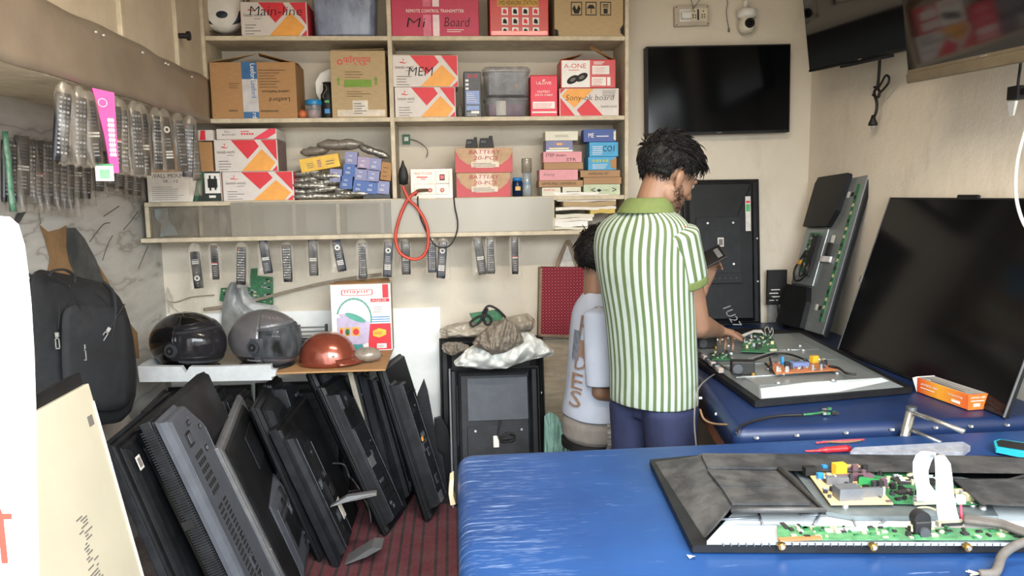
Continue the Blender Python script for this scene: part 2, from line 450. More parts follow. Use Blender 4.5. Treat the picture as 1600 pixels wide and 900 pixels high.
# ---------------------------------------------------------------- wall shelves
sh = thing('shelving_unit', 'cream painted wall shelving stacked with boxes on the back wall', 'shelf', (0, 0, 0))
S1, S2, S3, S4 = 2.380, 1.988, 1.586, 1.413
def brd(name, a, c, m=M_boardL): q = MB(); q.span(a, c, m); return q.build(name, sh, bevel=.003)
XS0, XD, XS1 = -1.165, -0.28, 0.895
brd('shelf_board', (XS0, YF, S1 - .022), (XS1, YB, S1))
brd('shelf_board', (XS0, YF, S2 - .022), (XS1, YB, S2))
brd('shelf_board', (-1.505, YF, S3 - .022), (XS1, YB, S3))
brd('shelf_board', (-1.53, YF - .012, S4 - .025), (XS1, YB, S4 - .003))
brd('side_panel', (XS0 - .018, YF - .004, S2 - .02), (XS0, YB, ZC))
q = MB()
q.span((XS1, YF - .004, S4 - .03), (XS1 + .02, YB, ZC), M_boardL); q.build('side_panel', sh, bevel=.003)
brd('divider', (XD - .011, YF - .003, S3), (XD + .011, YB, ZC))
brd('divider', (-1.505, YF, S4), (-1.485, YB, S3 - .022))
for px in (313, 388, 459, 528, 597, 670, 738, 805):
    x = P(px, 345, Y=YF).x
    brd('cell_divider', (x - .010, YF + .006, S4), (x + .010, YB, S3 - .022))
x = P(863, 340, Y=YF).x
brd('divider', (x - .006, YF, S4), (x + .012, YB, S3 - .022))
M_glass = film('dusty_sliding_glass', '#7e786c', clear=0.62, rough=0.25, bump=0.0)
M_film2 = film('milky_cover_film', '#9a9485', clear=0.3, rough=0.35, bump=0.0, bscale=1.2)
xs = [P(238, 345, Y=YF).x, P(362, 345, Y=YF).x, P(612, 345, Y=YF).x, P(863, 340, Y=YF).x]
M_film3 = film('milky_sliding_glass', '#8f8a7d', clear=0.6, rough=0.3, bump=0.0, bscale=1.5)
for i, mm in enumerate((M_glass, M_film3, M_film2)):
    q = MB(); q.span((xs[i], YF - .004 * (i + 1), S4 - .002), (xs[i + 1] + (.02 if i < 2 else 0), YF - .004 * (i + 1) + .003, S3 - (.024 if i == 0 else .006)), mm); q.build('glass_pane', sh)
# loose bits inside the left cell
b = MB(); pts = [(241, 327), (262, 326), (264, 345), (272, 355), (279, 366), (250, 370), (252, 350), (243, 341)]
b.prism([tuple(P(x, y, Y=YF + .03)) for x, y in pts], (0, .004, 0), mat('pale_blue_wrapper', '#9fb4bd', 0.5)); tag(b.build('plastic_wrapper'), 'crumpled pale blue wrapper behind the dusty glass of the leftmost cell', 'wrapper')
b = MB(); pts = [(268, 328), (308, 328), (309, 366), (285, 368), (272, 350)]
b.prism([tuple(P(x, y, Y=YF + .06)) for x, y in pts], (0, .05, 0), mat('brown_pouch', '#574a40', 0.6)); tag(b.build('pouch', bevel=.004), 'dull brown pouch behind the dusty glass of the leftmost cell', 'pouch')
# ---------------------------------------------------------------- boxes on the shelves
class Face:
    """prints on the front face of a w x h box whose local origin is the bottom centre of its front"""
    def __init__(s, mb, w, h): s.b = mb; s.w = w; s.h = h; s.k = 0
    def p(s, u, v, e=0.0008): return ((u - .5) * s.w, -e, v * s.h)
    def q(s, pts, m): s.k += 1; s.b.poly([s.p(u, v, .0006 + .00022 * s.k) for u, v in pts][::-1] if s.area(pts) < 0 else [s.p(u, v, .0006 + .00022 * s.k) for u, v in pts], m)
    def area(s, p): return sum(p[i][0] * p[(i + 1) % len(p)][1] - p[(i + 1) % len(p)][0] * p[i][1] for i in range(len(p)))
    def r(s, u0, v0, u1, v1, m): s.q([(u0, v0), (u1, v0), (u1, v1), (u0, v1)], m)
    def t(s, txt, u, v, hh, m, a='l', w=None, **k): s.k += 1; s.b.text(txt, s.p(u, v, .0006 + .00022 * s.k), hh * s.h, m, anchor=a, width=(w * s.w if w else None), **k)
    def lines(s, u0, v0, u1, v1, n, m, seed=1, f=.45):
        rr = random.Random(seed); dv = (v1 - v0) / n
        for i in range(n):
            e = u0 + (u1 - u0) * rr.uniform(.55, 1); s.r(u0, v0 + i * dv, e, v0 + i * dv + dv * f, m)
def rect(x0, y0, x1, y1, Y, zb=None):
    ym = (y0 + y1) / 2; xm = (x0 + x1) / 2
    a = P(x0, ym, Y=Y); c = P(x1, ym, Y=Y); t = P(xm, y0, Y=Y); l = P(xm, y1, Y=Y)
    z0 = l.z if zb is None else zb
    return (a.x + c.x) / 2, c.x - a.x, z0, t.z - z0
def carton(name, label, r, body, zb=None, Y=YF + .012, d=.2, side=None, prints=None, group=None, cat='box', bevel=.003, rotz=0.0, tilt=0.0, flaps=None):
    x, w, z, h = rect(*r, Y, zb)
    root = thing(name, label, cat, (x, Y, z), rotz, group)
    if tilt: root.rotation_euler = (0, tilt, rotz)
    b = MB(); b.box((0, d / 2, h / 2), (w, d, h), body)
    if side: 
        e = .0007
        b.poly([(-w / 2 - e, 0.002, .002), (-w / 2 - e, d, .002), (-w / 2 - e, d, h - .002), (-w / 2 - e, 0.002, h - .002)][::-1], side)
        b.poly([(w / 2 + e, 0.002, .002), (w / 2 + e, d, .002), (w / 2 + e, d, h - .002), (w / 2 + e, 0.002, h - .002)], side)
    cb = b.build('carton', root, bevel=bevel)
    if prints:
        pb = MB(); prints(Face(pb, w, h)); pb.build('printed_front', cb)
    if flaps:
        for fl in flaps:
            fb = MB(); fb.prism([((u - .5) * w, y, h * v) for u, y, v in fl[0]], fl[1], fl[2] if len(fl) > 2 else M_cardL); fb.build('flap', cb)
    return root, w, h
M_wbox = mat('white_box_card', '#c9c2bd', 0.6, var=0.05, scale=12)
def beetel(F, hand=None, flip=False, txt=True, hy=.62):
    f = (lambda p: [(1 - u, 1 - v) for u, v in p]) if flip else (lambda p: p)
    F.q(f([(.27, .985), (.64, .985), (.71, .78), (.52, .39)]), M_red)
    F.q(f([(.74, .985), (.985, .985), (.985, .33)]), M_red)
    F.q(f([(.75, .70), (.96, .27), (.86, .015), (.42, .015)]), M_orange)
    F.q(f([(.985, .19), (.985, .015), (.90, .015)]), M_red)
    if flip:
        F.t('beetelo world', .96, .30, .10, M_grey, 'r', .26, rot=0)
        F.lines(.72, .72, .96, .95, 4, M_grey, 5, .3)
    else:
        F.q([(.11, .76), (.19, .73), (.24, .78), (.19, .755), (.12, .79)], M_red); F.q([(.15, .78), (.165, .78), (.18, .86), (.15, .88), (.17, .83)], M_red)
        F.t('beetelo world', .05, .57, .10, M_grey, 'l', .27)
        F.lines(.06, .06, .30, .40, 4, M_grey, int(F.w * 999), .22)
        F.lines(.20, .50, .31, .55, 1, M_grey, 2, .3)
    if hand: F.t('~' + hand, hand_x[hand], hy, .27, M_ink, 'l', hand_w[hand], shear=.15)
hand_x = {'Main-line': .14, 'MEM': .24, 'Sony-ok board': .1}
hand_w = {'Main-line': .78, 'MEM': .36, 'Sony-ok board': .8}
# --- row one (top)
zt1 = P(425, 3, Y=YF).z
carton('cardboard_box', 'red and white printed box hand-marked Main-line beside the clear tub', (376, 3, 480, 55), M_wbox, S1, side=M_pinkred, prints=lambda F: beetel(F, 'Main-line', hy=.6))
def pr(F):
    F.r(.47, .0, .545, 1, M_white2); F.r(.36, .0, .45, 1, M_pinkpale)
    F.r(.17, .40, .86, .55, M_pinkb)
    F.t('REMOTE CONTROL TRANSMITTER', .5, .44, .06, M_white, 'c', .66)
    F.t('~Mi', .17, .17, .17, M_ink, 'l', .2, shear=.2); F.t('~Board', .6, .18, .17, M_ink, 'l', .28, shear=.15)
    F.lines(.63, .08, .87, .15, 2, M_white, 3, .3)
M_white2 = mat('white_tape', '#dcc9cc', 0.4); M_pinkpale = mat('pale_pink_tape', '#c9637e', 0.4); M_pinkb = mat('crimson_card', '#b22f50', 0.5, var=0.05)
carton('cardboard_box', 'crimson box lettered REMOTE CONTROL TRANSMITTER on the top shelf', (611, -28, 748, 55), M_pinkb, S1, d=.24, prints=pr)
def pr(F):
    F.r(.13, .57, .83, .76, mat('gold_band', '#b98f3c', .5)); F.t('SMD REWORK STATION', .48, .60, .085, M_ink, 'c', .66)
    for j in range(3):
        for i in range(4):
            u = .2 + i * .175; v = .41 - j * .19; F.r(u, v, u + .11, v + .14, M_white)
            F.q([(u + .02, v + .03), (u + .09, v + .02), (u + .085, v + .09), (u + .05, v + .12), (u + .025, v + .1)], M_ink if (i + j) % 3 else M_red)
    F.r(.02, .02, .98, .10, mat('glossy_red', '#d84347', .2))
M_redbox = mat('red_box_card', '#b92a2c', 0.35, var=0.08)
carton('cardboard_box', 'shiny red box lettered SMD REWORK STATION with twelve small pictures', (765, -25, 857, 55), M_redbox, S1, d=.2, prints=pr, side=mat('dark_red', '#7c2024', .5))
def pr(F):
    for i in range(3):
        u = .24 + i * .21; F.k += 0; F.r(u, .340, u + .16, .560, M_ink); F.r(u + .012, .355, u + .148, .545, M_cardL)
        if i == 0: F.q([(u + .05, .370), (u + .11, .370), (u + .14, .450), (u + .11, .510), (u + .08, .430), (u + .05, .510), (u + .02, .450)], M_ink)
        if i == 1: F.q([(u + .02, .450), (u + .14, .450), (u + .11, .510), (u + .05, .510)], M_ink); F.r(u + .075, .370, u + .085, .450, M_ink)
        if i == 2: F.r(u + .05, .370, u + .11, .450, M_ink); F.r(u + .04, .470, u + .12, .485, M_ink); F.r(u + .04, .500, u + .12, .520, M_ink)
    F.q([(.0, .0), (.06, .0), (.05, .1), (0, .12)], M_ink); F.q([(.95, .12), (1, .2), (1, .02), (.96, .05)], M_ink)
carton('cardboard_box', 'plain tan carton with three handling symbols at the right end of the top shelf', (866, -40, 974, 53), M_cardL, S1, d=.22, prints=pr)
# clear tub
def tub(name, label, r, zb, tint, lid=True, d=.16, group=None, inside=None, Y=YF + .015, up=1.06):
    x, w, z, h = rect(*r, Y, zb)
    root = thing(name, label, 'storage box', (x, Y + d / 2, z), 0, group)
    b = MB()
    def ring(sx, zz, rr=.18):
        pts = []
        for cx, cy, a0 in ((1, 1, 0), (-1, 1, 90), (-1, -1, 180), (1, -1, 270)):
            for k in range(5):
                a = radians(a0 + k * 22.5); rad = min(w, d) * rr
                pts.append((cx * (w / 2 * sx - rad) + rad * cos(a), cy * (d / 2 * sx - rad) + rad * sin(a), zz))
        return pts
    b.loft([ring(.80, .004), ring(.86, 0.0), ring(.90, h * .06), ring(.97, h * .8), ring(.985, h * .84)], tint)
    b.build('tub', root)
    if lid:
        l = MB(); l.loft([ring(1.0, h * .82), ring(1.02, h * .84), ring(1.02, h * .93), ring(.97, h * .95), ring(.93, h), ring(.9, h)], tint); l.build('lid', root)
    if inside:
        q = MB(); inside(q, w, h, d); q.build('contents', root)
    return root
M_tubb = film('blue_clear_plastic', '#8f9bb6', clear=0.45, rough=0.2, bump=0.03)
M_tubc = film('grey_clear_plastic', '#84868c', clear=0.62, rough=0.2, bump=0.02)
M_bluebits = mat('bluish_parts', '#5d688a', 0.7, var=0.25, scale=40, bump=.5)
def ins(q, w, h, d): 
    q.box((0, 0, h * .4), (w * .8, d * .75, h * .7), M_bluebits)
    q.tube([(w * .12, -d * .4, h * .9), (w * .2, -d * .42, h * .7), (w * .27, -d * .42, h * .55), (w * .36, -d * .42, h * .6), (w * .33, -d * .42, h * .8)], .0018, M_white)
tub('plastic_tub', 'large bluish clear plastic tub on the top shelf above the tall tan carton', (484, -30, 588, 54), S1, M_tubb, inside=ins, d=.2)
# round appliance at far left of the top shelf
root = thing('table_fan', 'round white and navy appliance with grey wire rim, left on top shelf', 'fan', (-1.10, YF + .10, S1))
b = MB(); Mx = T3(0.0, 0.02, .14) @ Matrix.Rotation(radians(90), 4, 'X')
b.lathe([(.001, .035), (.07, .035), (.095, .02), (.105, 0), (.1, -.03), (.001, -.04)], M_white, 28, M=Mx); b.build('body', root)
b = MB()
b.lathe([(.001, .0365), (.088, .0265), (.098, .017), (.001, .017)], mat('navy_plastic', '#1d2a3c', .4), 28, M=T3(.0, .02, .118) @ Matrix.Rotation(radians(90), 4, 'X') @ Matrix.Diagonal((1, .62, 1.05, 1))); b.build('lower_cover', root)
b = MB()
for rr, yy in ((.118, -.01), (.13, .005), (.137, .02)):
    b.tube([(rr * cos(a * pi / 12), yy, .14 + rr * sin(a * pi / 12)) for a in range(25)], .003, mat('grey_wire', '#5f5a53', .4, metal=.5), seg=6)
b.build('wire_rim', root)
# --- row two
def pr(F):
    F.r(.37, .0, .55, 1, mat('clear_tape_white', '#b9b7b8', .3)); M_bt = mat('blue_tape', '#2b5f8f', .35)
    F.r(.37, .70, .55, 1, M_bt); F.r(.37, 0, .55, .12, M_bt)
    F.t('Leeford', .475, .82, .09, M_white, 'c', .2, rot=-pi / 2); F.t('Leeford', .475, .52, .09, M_bt, 'c', .2, rot=-pi / 2); F.t('rd', .475, .1, .08, M_white, 'l', .06, rot=-pi / 2)
    F.t('Leeford', .92, .37, .075, M_ink, 'l', .24, rot=pi)
    F.t('Leeford Healthcare', .92, .50, .05, M_ink, 'l', .32, rot=pi)
    F.lines(.57, .55, .9, .90, 7, M_cardD, 4, .25); F.lines(.22, .54, .36, .66, 3, M_cardD, 7, .25); F.lines(.2, .13, .36, .18, 1, M_cardD, 4, .5); F.lines(.57, .12, .85, .17, 1, M_cardD, 9, .5)
carton('cardboard_box', 'big brown carton with blue and white tape and half open top flaps', (329, 97, 463, 185), M_card, S2, d=.22, prints=pr,
       flaps=[([(.0, .0, 1.0), (.0, .12, 1.0), (.48, .1, 1.20), (.52, 0.02, 1.15)], (.0, .003, .004), M_cardL), ([(.56, 0.03, 1.17), (.5, .16, 1.2), (.98, .2, 1.02), (1.03, .0, .97)], (0, .003, .004), M_card)])
root = thing('plastic_ball', 'small orange ball-like lid beside the blue-lidded jar', 'ball', P(473, 182, Y=YF + .04)); b = MB(); b.ball((0, 0, .022), .022, mat('orange_plastic', '#b8643a', .5)); b.build('ball', root); root.location.z = S2
x, w, z, h = rect(476, 156, 503, 183, YF + .04, S2)
root = thing('plastic_jar', 'small clear jar with bright blue lid holding pale pink powder', 'jar', (x, YF + .06, S2)); b = MB()
b.lathe([(w * .38, .001), (w * .40, .003), (w * .46, h * .7), (w * .46, h * .78)], M_tubc); b.build('jar_body', root)
b = MB(); b.lathe([(w * .36, .003), (w * .41, h * .45), (.001, h * .46)], mat('pale_powder', '#c9aaa6', .8)); b.build('contents', root)
b = MB(); b.lathe([(w * .49, h * .74), (w * .5, h * .76), (w * .5, h * .96), (w * .46, h), (.001, h)], mat('bright_blue_lid', '#1f7fb4', .35)); b.build('lid', root)
x, w, z, h = rect(500, 128, 523, 183, YF + .05, S2)
root = thing('spray_bottle', 'tall black spray can with a small blue label beside the jar', 'bottle', (x, YF + .07, S2)); b = MB()
b.lathe([(w * .45, 0), (w * .48, .004), (w * .48, h * .66), (w * .36, h * .74), (w * .30, h * .80), (w * .30, h), (.001, h)], M_blk2); b.build('bottle_body', root)
b = MB(); b.box((0, -w * .485, h * .2), (w * .35, .003, h * .12), mat('label_blue', '#2a7fc4', .4)); b.box((0, -w * .485, h * .46), (w * .3, .003, h * .06), mat('label_green', '#4aa05c', .4)); b.build('label', root)
b = MB(); b.tube([(-.03, .02, h * 1.0), (-.01, -.02, h * .93), (.0, -.03, h * .8), (-.02, -.03, h * .6), (.01, -.03, h * .45)], .0018, M_grey); b.build('wire', root)
b = MB(); pts = [(493, 128), (500, 115), (518, 106), (518, 160), (500, 158), (494, 145)]
b.prism([tuple(P(x, y, Y=YF + .12)) for x, y in pts], (.0, .01, 0), M_white); o = tag(b.build('paper_sheet', bevel=.002), 'curled speckled white sheet leaning behind the black spray can', 'paper')
def pr(F):
    F.r(.10, .02, .97, .12, mat('whitish_tape', '#c4b8a6', .4)); F.r(.38, .03, .66, .26, mat('old_tape', '#c9c0b2', .4))
    F.t('फ़ॉर्च्यून', .24, .78, .15, M_red, 'l', .5); F.q([(.18 + .05 * cos(a * pi / 6), .83 + .04 * sin(a * pi / 6)) for a in range(12)], M_red); F.q([(.18 + .03 * cos(a * pi / 6), .83 + .024 * sin(a * pi / 6)) for a in range(12)], M_cardL)
    g = mat('green_print', '#6f8f3a', .8); F.r(.24, .46, .74, .57, g)
    for u in (.14, .82):
        F.q([(u - .04, .56), (u + .04, .56), (u, .62)], g); F.r(u - .018, .49, u + .018, .56, g)
    F.lines(.26, .60, .68, .72, 3, M_cardD, 3, .2); F.lines(.28, .32, .72, .42, 3, M_cardD, 8, .2)
    F.lines(.40, .06, .64, .24, 5, M_grey, 8, .3)
carton('cardboard_box', 'tall tan carton with red Hindi lettering and a green band on the second shelf', (517, 79, 603, 184), M_cardL, S2, d=.18, prints=pr, flaps=[([(.02, .0, 1.0), (.02, .15, 1.01), (.98, .15, 1.01), (.98, .0, 1.02)], (0, .002, .003))])
z0 = S2
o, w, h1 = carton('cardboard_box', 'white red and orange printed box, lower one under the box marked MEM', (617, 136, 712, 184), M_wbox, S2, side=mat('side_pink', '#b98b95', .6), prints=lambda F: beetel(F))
carton('cardboard_box', 'creased white red and orange box hand-marked MEM, on another such box', (613, 86, 716, 136), M_wbox, S2 + h1 + .001, side=M_wbox, rotz=radians(1.5), prints=lambda F: beetel(F, 'MEM', hy=.35), flaps=[([(.0, .0, 1.0), (.0, .1, 1.07), (.7, .1, 1.06), (.98, .0, 1.02)], (0, .002, .003))])
root = thing('wire_coil', 'grey folded cloth end stuck between the printed box and the dark blue box', 'cloth', P(719, 183, Y=YF + .08)); root.location.z = S2
b = MB(); b.lathe([(.012, 0), (.018, .02), (.016, .05), (.01, .065), (.001, .07)], mat('grey_cloth', '#6a655d', .9)); b.build('roll', root)
def pr(F):
    F.r(.06, .02, .94, .98, mat('dark_navy_print', '#232b38', .4)); bl = mat('periwinkle', '#7f95c4', .5)
    F.r(.12, .28, .88, .58, bl); F.r(.12, .15, .86, .25, bl); F.t('BOSS', .22, .86, .08, M_red, 'l', .6)
    for i in range(3): F.r(.1, .78 - i * .09, .28, .83 - i * .09, M_white); F.lines(.36, .78 - i * .09, .9, .83 - i * .09, 2, M_grey, i, .5)
    F.r(.4, .07, .86, .13, M_white); F.lines(.15, .33, .8, .55, 5, M_white, 6, .25); F.lines(.15, .03, .8, .12, 2, M_white, 6, .25)
carton('cardboard_box', 'slim upright dark blue box standing between printed boxes and clear tubs', (725, 112, 752, 182), mat('navy_card', '#1e2430', .4), S2, d=.14, prints=pr)
r1 = rect(757, 151, 826, 182, YF + .02, S2)
def ins(q, w, h, d): q.box((0, 0, h * .38), (w * .78, d * .7, h * .6), mat('purple_bits', '#6b3457', .7, var=.3, scale=50)); q.box((-w * .12, -d * .41, h * .45), (w * .22, .002, h * .75), M_paper)
tub('plastic_tub', 'lower clear tub with a purple content under the grey tub', (757, 151, 826, 182), S2, M_tubc, inside=ins, d=.14, Y=YF + .02)
def ins(q, w, h, d): q.box((0, 0, h * .42), (w * .76, d * .7, h * .66), mat('grey_bits', '#77777c', .7, var=.3, scale=50)); q.ball((w * .2, -d * .4, h * .35), .008, M_orange)
tub('plastic_tub', 'upper grey clear tub stacked on the tub with purple content', (755, 104, 829, 151), S2 + r1[3] + .001, M_tubc, inside=ins, d=.14, Y=YF + .02)
def pr(F):
    F.t('ULOVE', .22, .78, .07, M_white, 'l', .56); F.q([(.42, .87), (.5, .86), (.56, .90), (.48, .9)], M_white)
    F.t('FASTEST', .26, .58, .05, M_white, 'l', .46); F.t('DATA CABLE', .18, .50, .05, M_white, 'l', .64)
    F.r(.08, .19, .9, .36, M_white); F.lines(.12, .22, .86, .34, 3, M_pinkred, 5, .3); F.r(.04, .08, .96, .12, M_white)
carton('cardboard_box', 'upright crimson box lettered ULOVE FASTEST DATA CABLE', (829, 118, 871, 181), M_pinkred, S2, d=.1, prints=pr, flaps=[([(.0, .0, 1.0), (.02, .06, 1.03), (.98, .06, 1.0), (1, .0, 1.0)], (0, .001, .002), M_redbox)])
o, w, h1 = carton('cardboard_box', 'upside-down white box hand-marked Sony ok board, under the A-ONE box', (874, 138, 967, 180), M_wbox, S2, side=M_pinkred, prints=lambda F: beetel(F, 'Sony-ok board', flip=True, hy=.5))
def pr(F):
    F.r(.02, .03, .53, .97, M_white); F.t('A-ONE', .06, .70, .16, M_red, 'l', .40); F.lines(.14, .62, .44, .66, 1, M_red, 3, .5)
    for cx, cy in ((.22, .30), (.38, .38)): F.q([(cx + .11 * cos(a * pi / 8), cy + .16 * sin(a * pi / 8 + .5)) for a in range(16)], M_ink); F.q([(cx + .05 * cos(a * pi / 8), cy + .07 * sin(a * pi / 8 + .5)) for a in range(16)], M_grey)
    F.lines(.60, .83, .84, .95, 2, M_white, 3, .5); F.r(.57, .48, .88, .78, M_white); F.lines(.6, .5, .85, .75, 4, M_red, 3, .2)
    F.r(.56, .08, .82, .38, M_white); F.r(.84, .08, .9, .38, M_white); F.lines(.58, .1, .8, .36, 4, M_red, 3, .25)
carton('cardboard_box', 'red and white A-ONE speaker box with open flaps on top of the hand-marked box', (876, 93, 962, 137), M_redbox, S2 + h1 + .001, d=.15, prints=pr, rotz=radians(-1),
       flaps=[([(.0, .0, 1.0), (.05, .13, 1.0), (.40, .13, 1.25), (.38, .0, 1.18)], (0, .002, .003), M_card), ([(.52, .0, 1.40), (.62, .09, 1.62), (1.02, .1, 1.0), (.98, .0, .99)], (0, .002, .003), M_card)])
# --- row three
o, w, h1 = carton('cardboard_box', 'white red and orange printed box resting on the shelf beside the WALL MOUNT box', (348, 268, 459, 315), M_wbox, S3, side=M_pinkred, prints=lambda F: beetel(F))
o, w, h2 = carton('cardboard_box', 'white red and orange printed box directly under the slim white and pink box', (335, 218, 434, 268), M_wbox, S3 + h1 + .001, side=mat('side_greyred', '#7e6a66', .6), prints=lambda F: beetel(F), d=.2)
def pr(F):
    F.t('Zjox', .13, .62, .2, M_ink, 'l', .1); F.t('BIG-MOUNT', .10, .36, .16, M_ink, 'l', .22); F.lines(.4, .7, .62, .82, 1, M_red, 3, .6)
    for i in range(5): F.r(.41 + i * .044, .42, .44 + i * .044, .58, M_red)
    F.q([(.60, .02), (.88, .98), (.99, .98), (.99, .55), (.82, .02)], M_pinkred)
carton('cardboard_box', 'slim white and pink box lying on top of the left stack', (338, 201, 432, 218), M_wbox, S3 + h1 + h2 + .002, prints=pr, d=.2, side=M_paper)
carton('cardboard_box', 'small red and white box end half hidden behind the hanging remotes', (309, 203, 333, 221), M_wbox, S3 + h1 + h2 - .003, prints=lambda F: F.q([(.1, .05), (.5, .05), (.5, .95), (.2, .95)], M_red), d=.12, side=M_paper)
carton('cardboard_box', 'orange box edge wedged left of the printed boxes, behind the hanging remotes', (226, 222, 332, 266), M_card, S3 + h1 + .001, d=.16)
def pr(F):
    F.r(0.005, .01, .62, .99, M_paper); F.q([(.60, .01), (.995, .01), (.995, .99), (.70, .99), (.66, .6)], mat('dark_green_mesh', '#1e2a26', .6, var=.3, scale=60))
    F.q([(.62, .01), (.66, .01), (.80, .99), (.70, .99)], mat('green_wedge', '#1f5a3a', .5))
    F.t('WALL MOUNT', .06, .80, .13, M_ink, 'l', .5, bold=1); F.t('SK - 12', .22, .64, .10, M_ink, 'l', .2); F.lines(.06, .08, .5, .56, 7, M_grey, 11, .2)
    F.r(.78, .27, .99, .93, M_white); F.r(.82, .45, .95, .75, M_ink); F.r(.84, .36, .865, .86, M_ink); F.r(.91, .38, .935, .84, M_ink); F.r(.83, .12, .92, .2, M_white)
carton('cardboard_box', 'white and dark green box lettered WALL MOUNT SK-12 at the left end of its shelf', (230, 268, 346, 317), M_paper, S3, prints=pr, d=.16)

# silver packets, yellow box, blue boxes
M_foil = mat('silver_foil', '#a5a39c', 0.25, metal=0.7, var=0.3, scale=40, bump=1.0, bscale=40)
M_smoke = film('smoky_wrap', '#7c756b', clear=0.3, rough=0.15, bump=0.9, bscale=30)
def packet(name, label, x, y, w, hh, Y, m, group, ang=0.0, seed=0, d=.05, cat='packet', zfix=None):
    c = P(x, y, Y=Y); k = (Y / F_PX)
    root = thing(name, label, cat, (c.x, Y, c.z if zfix is None else zfix), 0, group); root.rotation_euler = (0, -ang, random.Random(seed).uniform(-.15, .15))
    b = MB(); rr = random.Random(seed); rings = []
    n = 9
    for i in range(n):
        t = i / (n - 1); s = min(1, 4.2 * min(t, 1 - t) + .28)
        rings.append([((t - .5) * w * k, cos(a * pi / 5) * d * .5 * s * rr.uniform(.8, 1.1), sin(a * pi / 5) * hh * k * .5 * s * rr.uniform(.75, 1.15)) for a in range(10)])
    b.loft(rings, m, smooth=True); b.build('wrapper', root)
    return root
G = 'crinkled silver packets piled on the third shelf'
pk = [(490, 307, 62, 11, .0), (528, 306, 60, 11, .05), (478, 300, 50, 10, -.1), (550, 302, 55, 10, -.05), (500, 297, 58, 10, .12), (545, 294, 55, 9, .1), (484, 290, 56, 10, -.05), (508, 285, 58, 11, .08), (478, 281, 46, 11, .1), (512, 275, 50, 11, -.05), (480, 270, 44, 11, .1)]
for i, (x, y, w, hh, a) in enumerate(pk):
    packet('foil_packet', 'crinkled silver foil packet lying flat in the pile left of the blue boxes', x, y, w, hh, YF + .03 + (i % 3) * .012, M_foil, G, a, i)
packet('foil_packet', 'silver foil strip packet lying on top of the blue boxes', 584, 237, 50, 12, YF + .03, M_foil, None, -.35, 40)
packet('wrapped_part', 'grey plastic-wrapped part lying on top of the packets behind the yellow box', 532, 226, 70, 16, YF + .06, M_smoke, None, 0, 50, d=.08)
packet('wrapped_part', 'flattened clear plastic sleeve behind the yellow box, left end', 492, 236, 44, 14, YF + .08, M_smoke, None, .1, 51, d=.06)
def pr(F): F.lines(.18, .25, .4, .7, 3, M_grey, 3, .3); F.lines(.44, .2, .6, .8, 5, mat('purple_ink', '#7a4a86', .7), 4, .4); F.lines(.66, .3, .9, .7, 2, M_grey, 5, .3)
o, w, h = carton('cardboard_box', 'small yellow box tilted on the pile beside the blue boxes', (470, 244, 532, 265), mat('yellow_card', '#d9ae3c', .5), None, YF + .0, d=.05, tilt=radians(-9), prints=pr, bevel=.002)
M_bl1 = mat('small_box_blue', '#3f5f9e', 0.5, var=0.1); M_bl2 = mat('small_box_lilac', '#7c80a8', 0.5, var=0.1)
bl = [(536, 252, 0, 1), (556, 257, 0, 2), (579, 257, 0, 1), (601, 252, 9, 9),
      (533, 268, 0, 0), (554, 276, 0, 1), (577, 276, 0, 2), (521, 274, 0, 0), (541, 286, 0, 1), (561, 292, 0, 0), (581, 294, 0, 0), (599, 294, 0, 2), (517, 290, 0, 0)]
bl = [(548, 247, 1, 0), (567, 255, 2, 0), (585, 257, 1, 0), (545, 266, 0, 0), (563, 272, 1, 0), (582, 275, 1, 0), (524, 274, 1, 0), (540, 285, 0, 0), (560, 292, 0, 0), (579, 293, 0, 0), (598, 293, 1, 0)]
def prb(F): F.lines(.2, .25, .8, .45, 2, M_white, 4, .35); F.t('KE', .35, .6, .14, M_white, 'l', .25)
for i, (cx, cy, c, _) in enumerate(bl):
    carton('small_box', 'little blue component box in the heap on the third shelf', (cx - 9.5, cy - 10, cx + 9.5, cy + 10), (M_bl1, M_bl2, mat('small_box_mauve', '#9688a8', .5))[c], None, YF + .012, d=.06, tilt=radians(4 + (i % 3) * 1.5), prints=prb, group='little blue component boxes heaped on the third shelf', bevel=.001)
carton('small_box', 'little brown component box at the right edge of the heap of blue boxes', (593, 253, 610, 282), M_card, None, YF + .012, d=.06, tilt=radians(8), prints=lambda F: F.lines(.2, .2, .8, .9, 3, M_cardD, 4, .2))
carton('small_box', 'dark flat box beneath the heap of little blue boxes', (567, 303, 610, 312), M_dark, S3, YF + .014, d=.08)
# small green socket board on the back wall and its wire
root = thing('wall_socket', 'tiny green circuit board socket stuck on the wall above the red power supply', 'socket', P(635, 218, Y=YB - .004)); b = MB(); b.box((0, -.004, 0), (.04, .008, .052), M_green); b.box((0, -.01, .002), (.022, .006, .022), M_white); b.build('board', root)
b = MB(); q0 = root.location
pw = [P(x, y, Y=YB - .03) for x, y in ((641, 218), (650, 220), (660, 226), (667, 233), (668, 240), (666, 246))]
b.tube([tuple(p - q0) for p in pw], .0022, M_blk2, seg=6); b.build('wire', root)
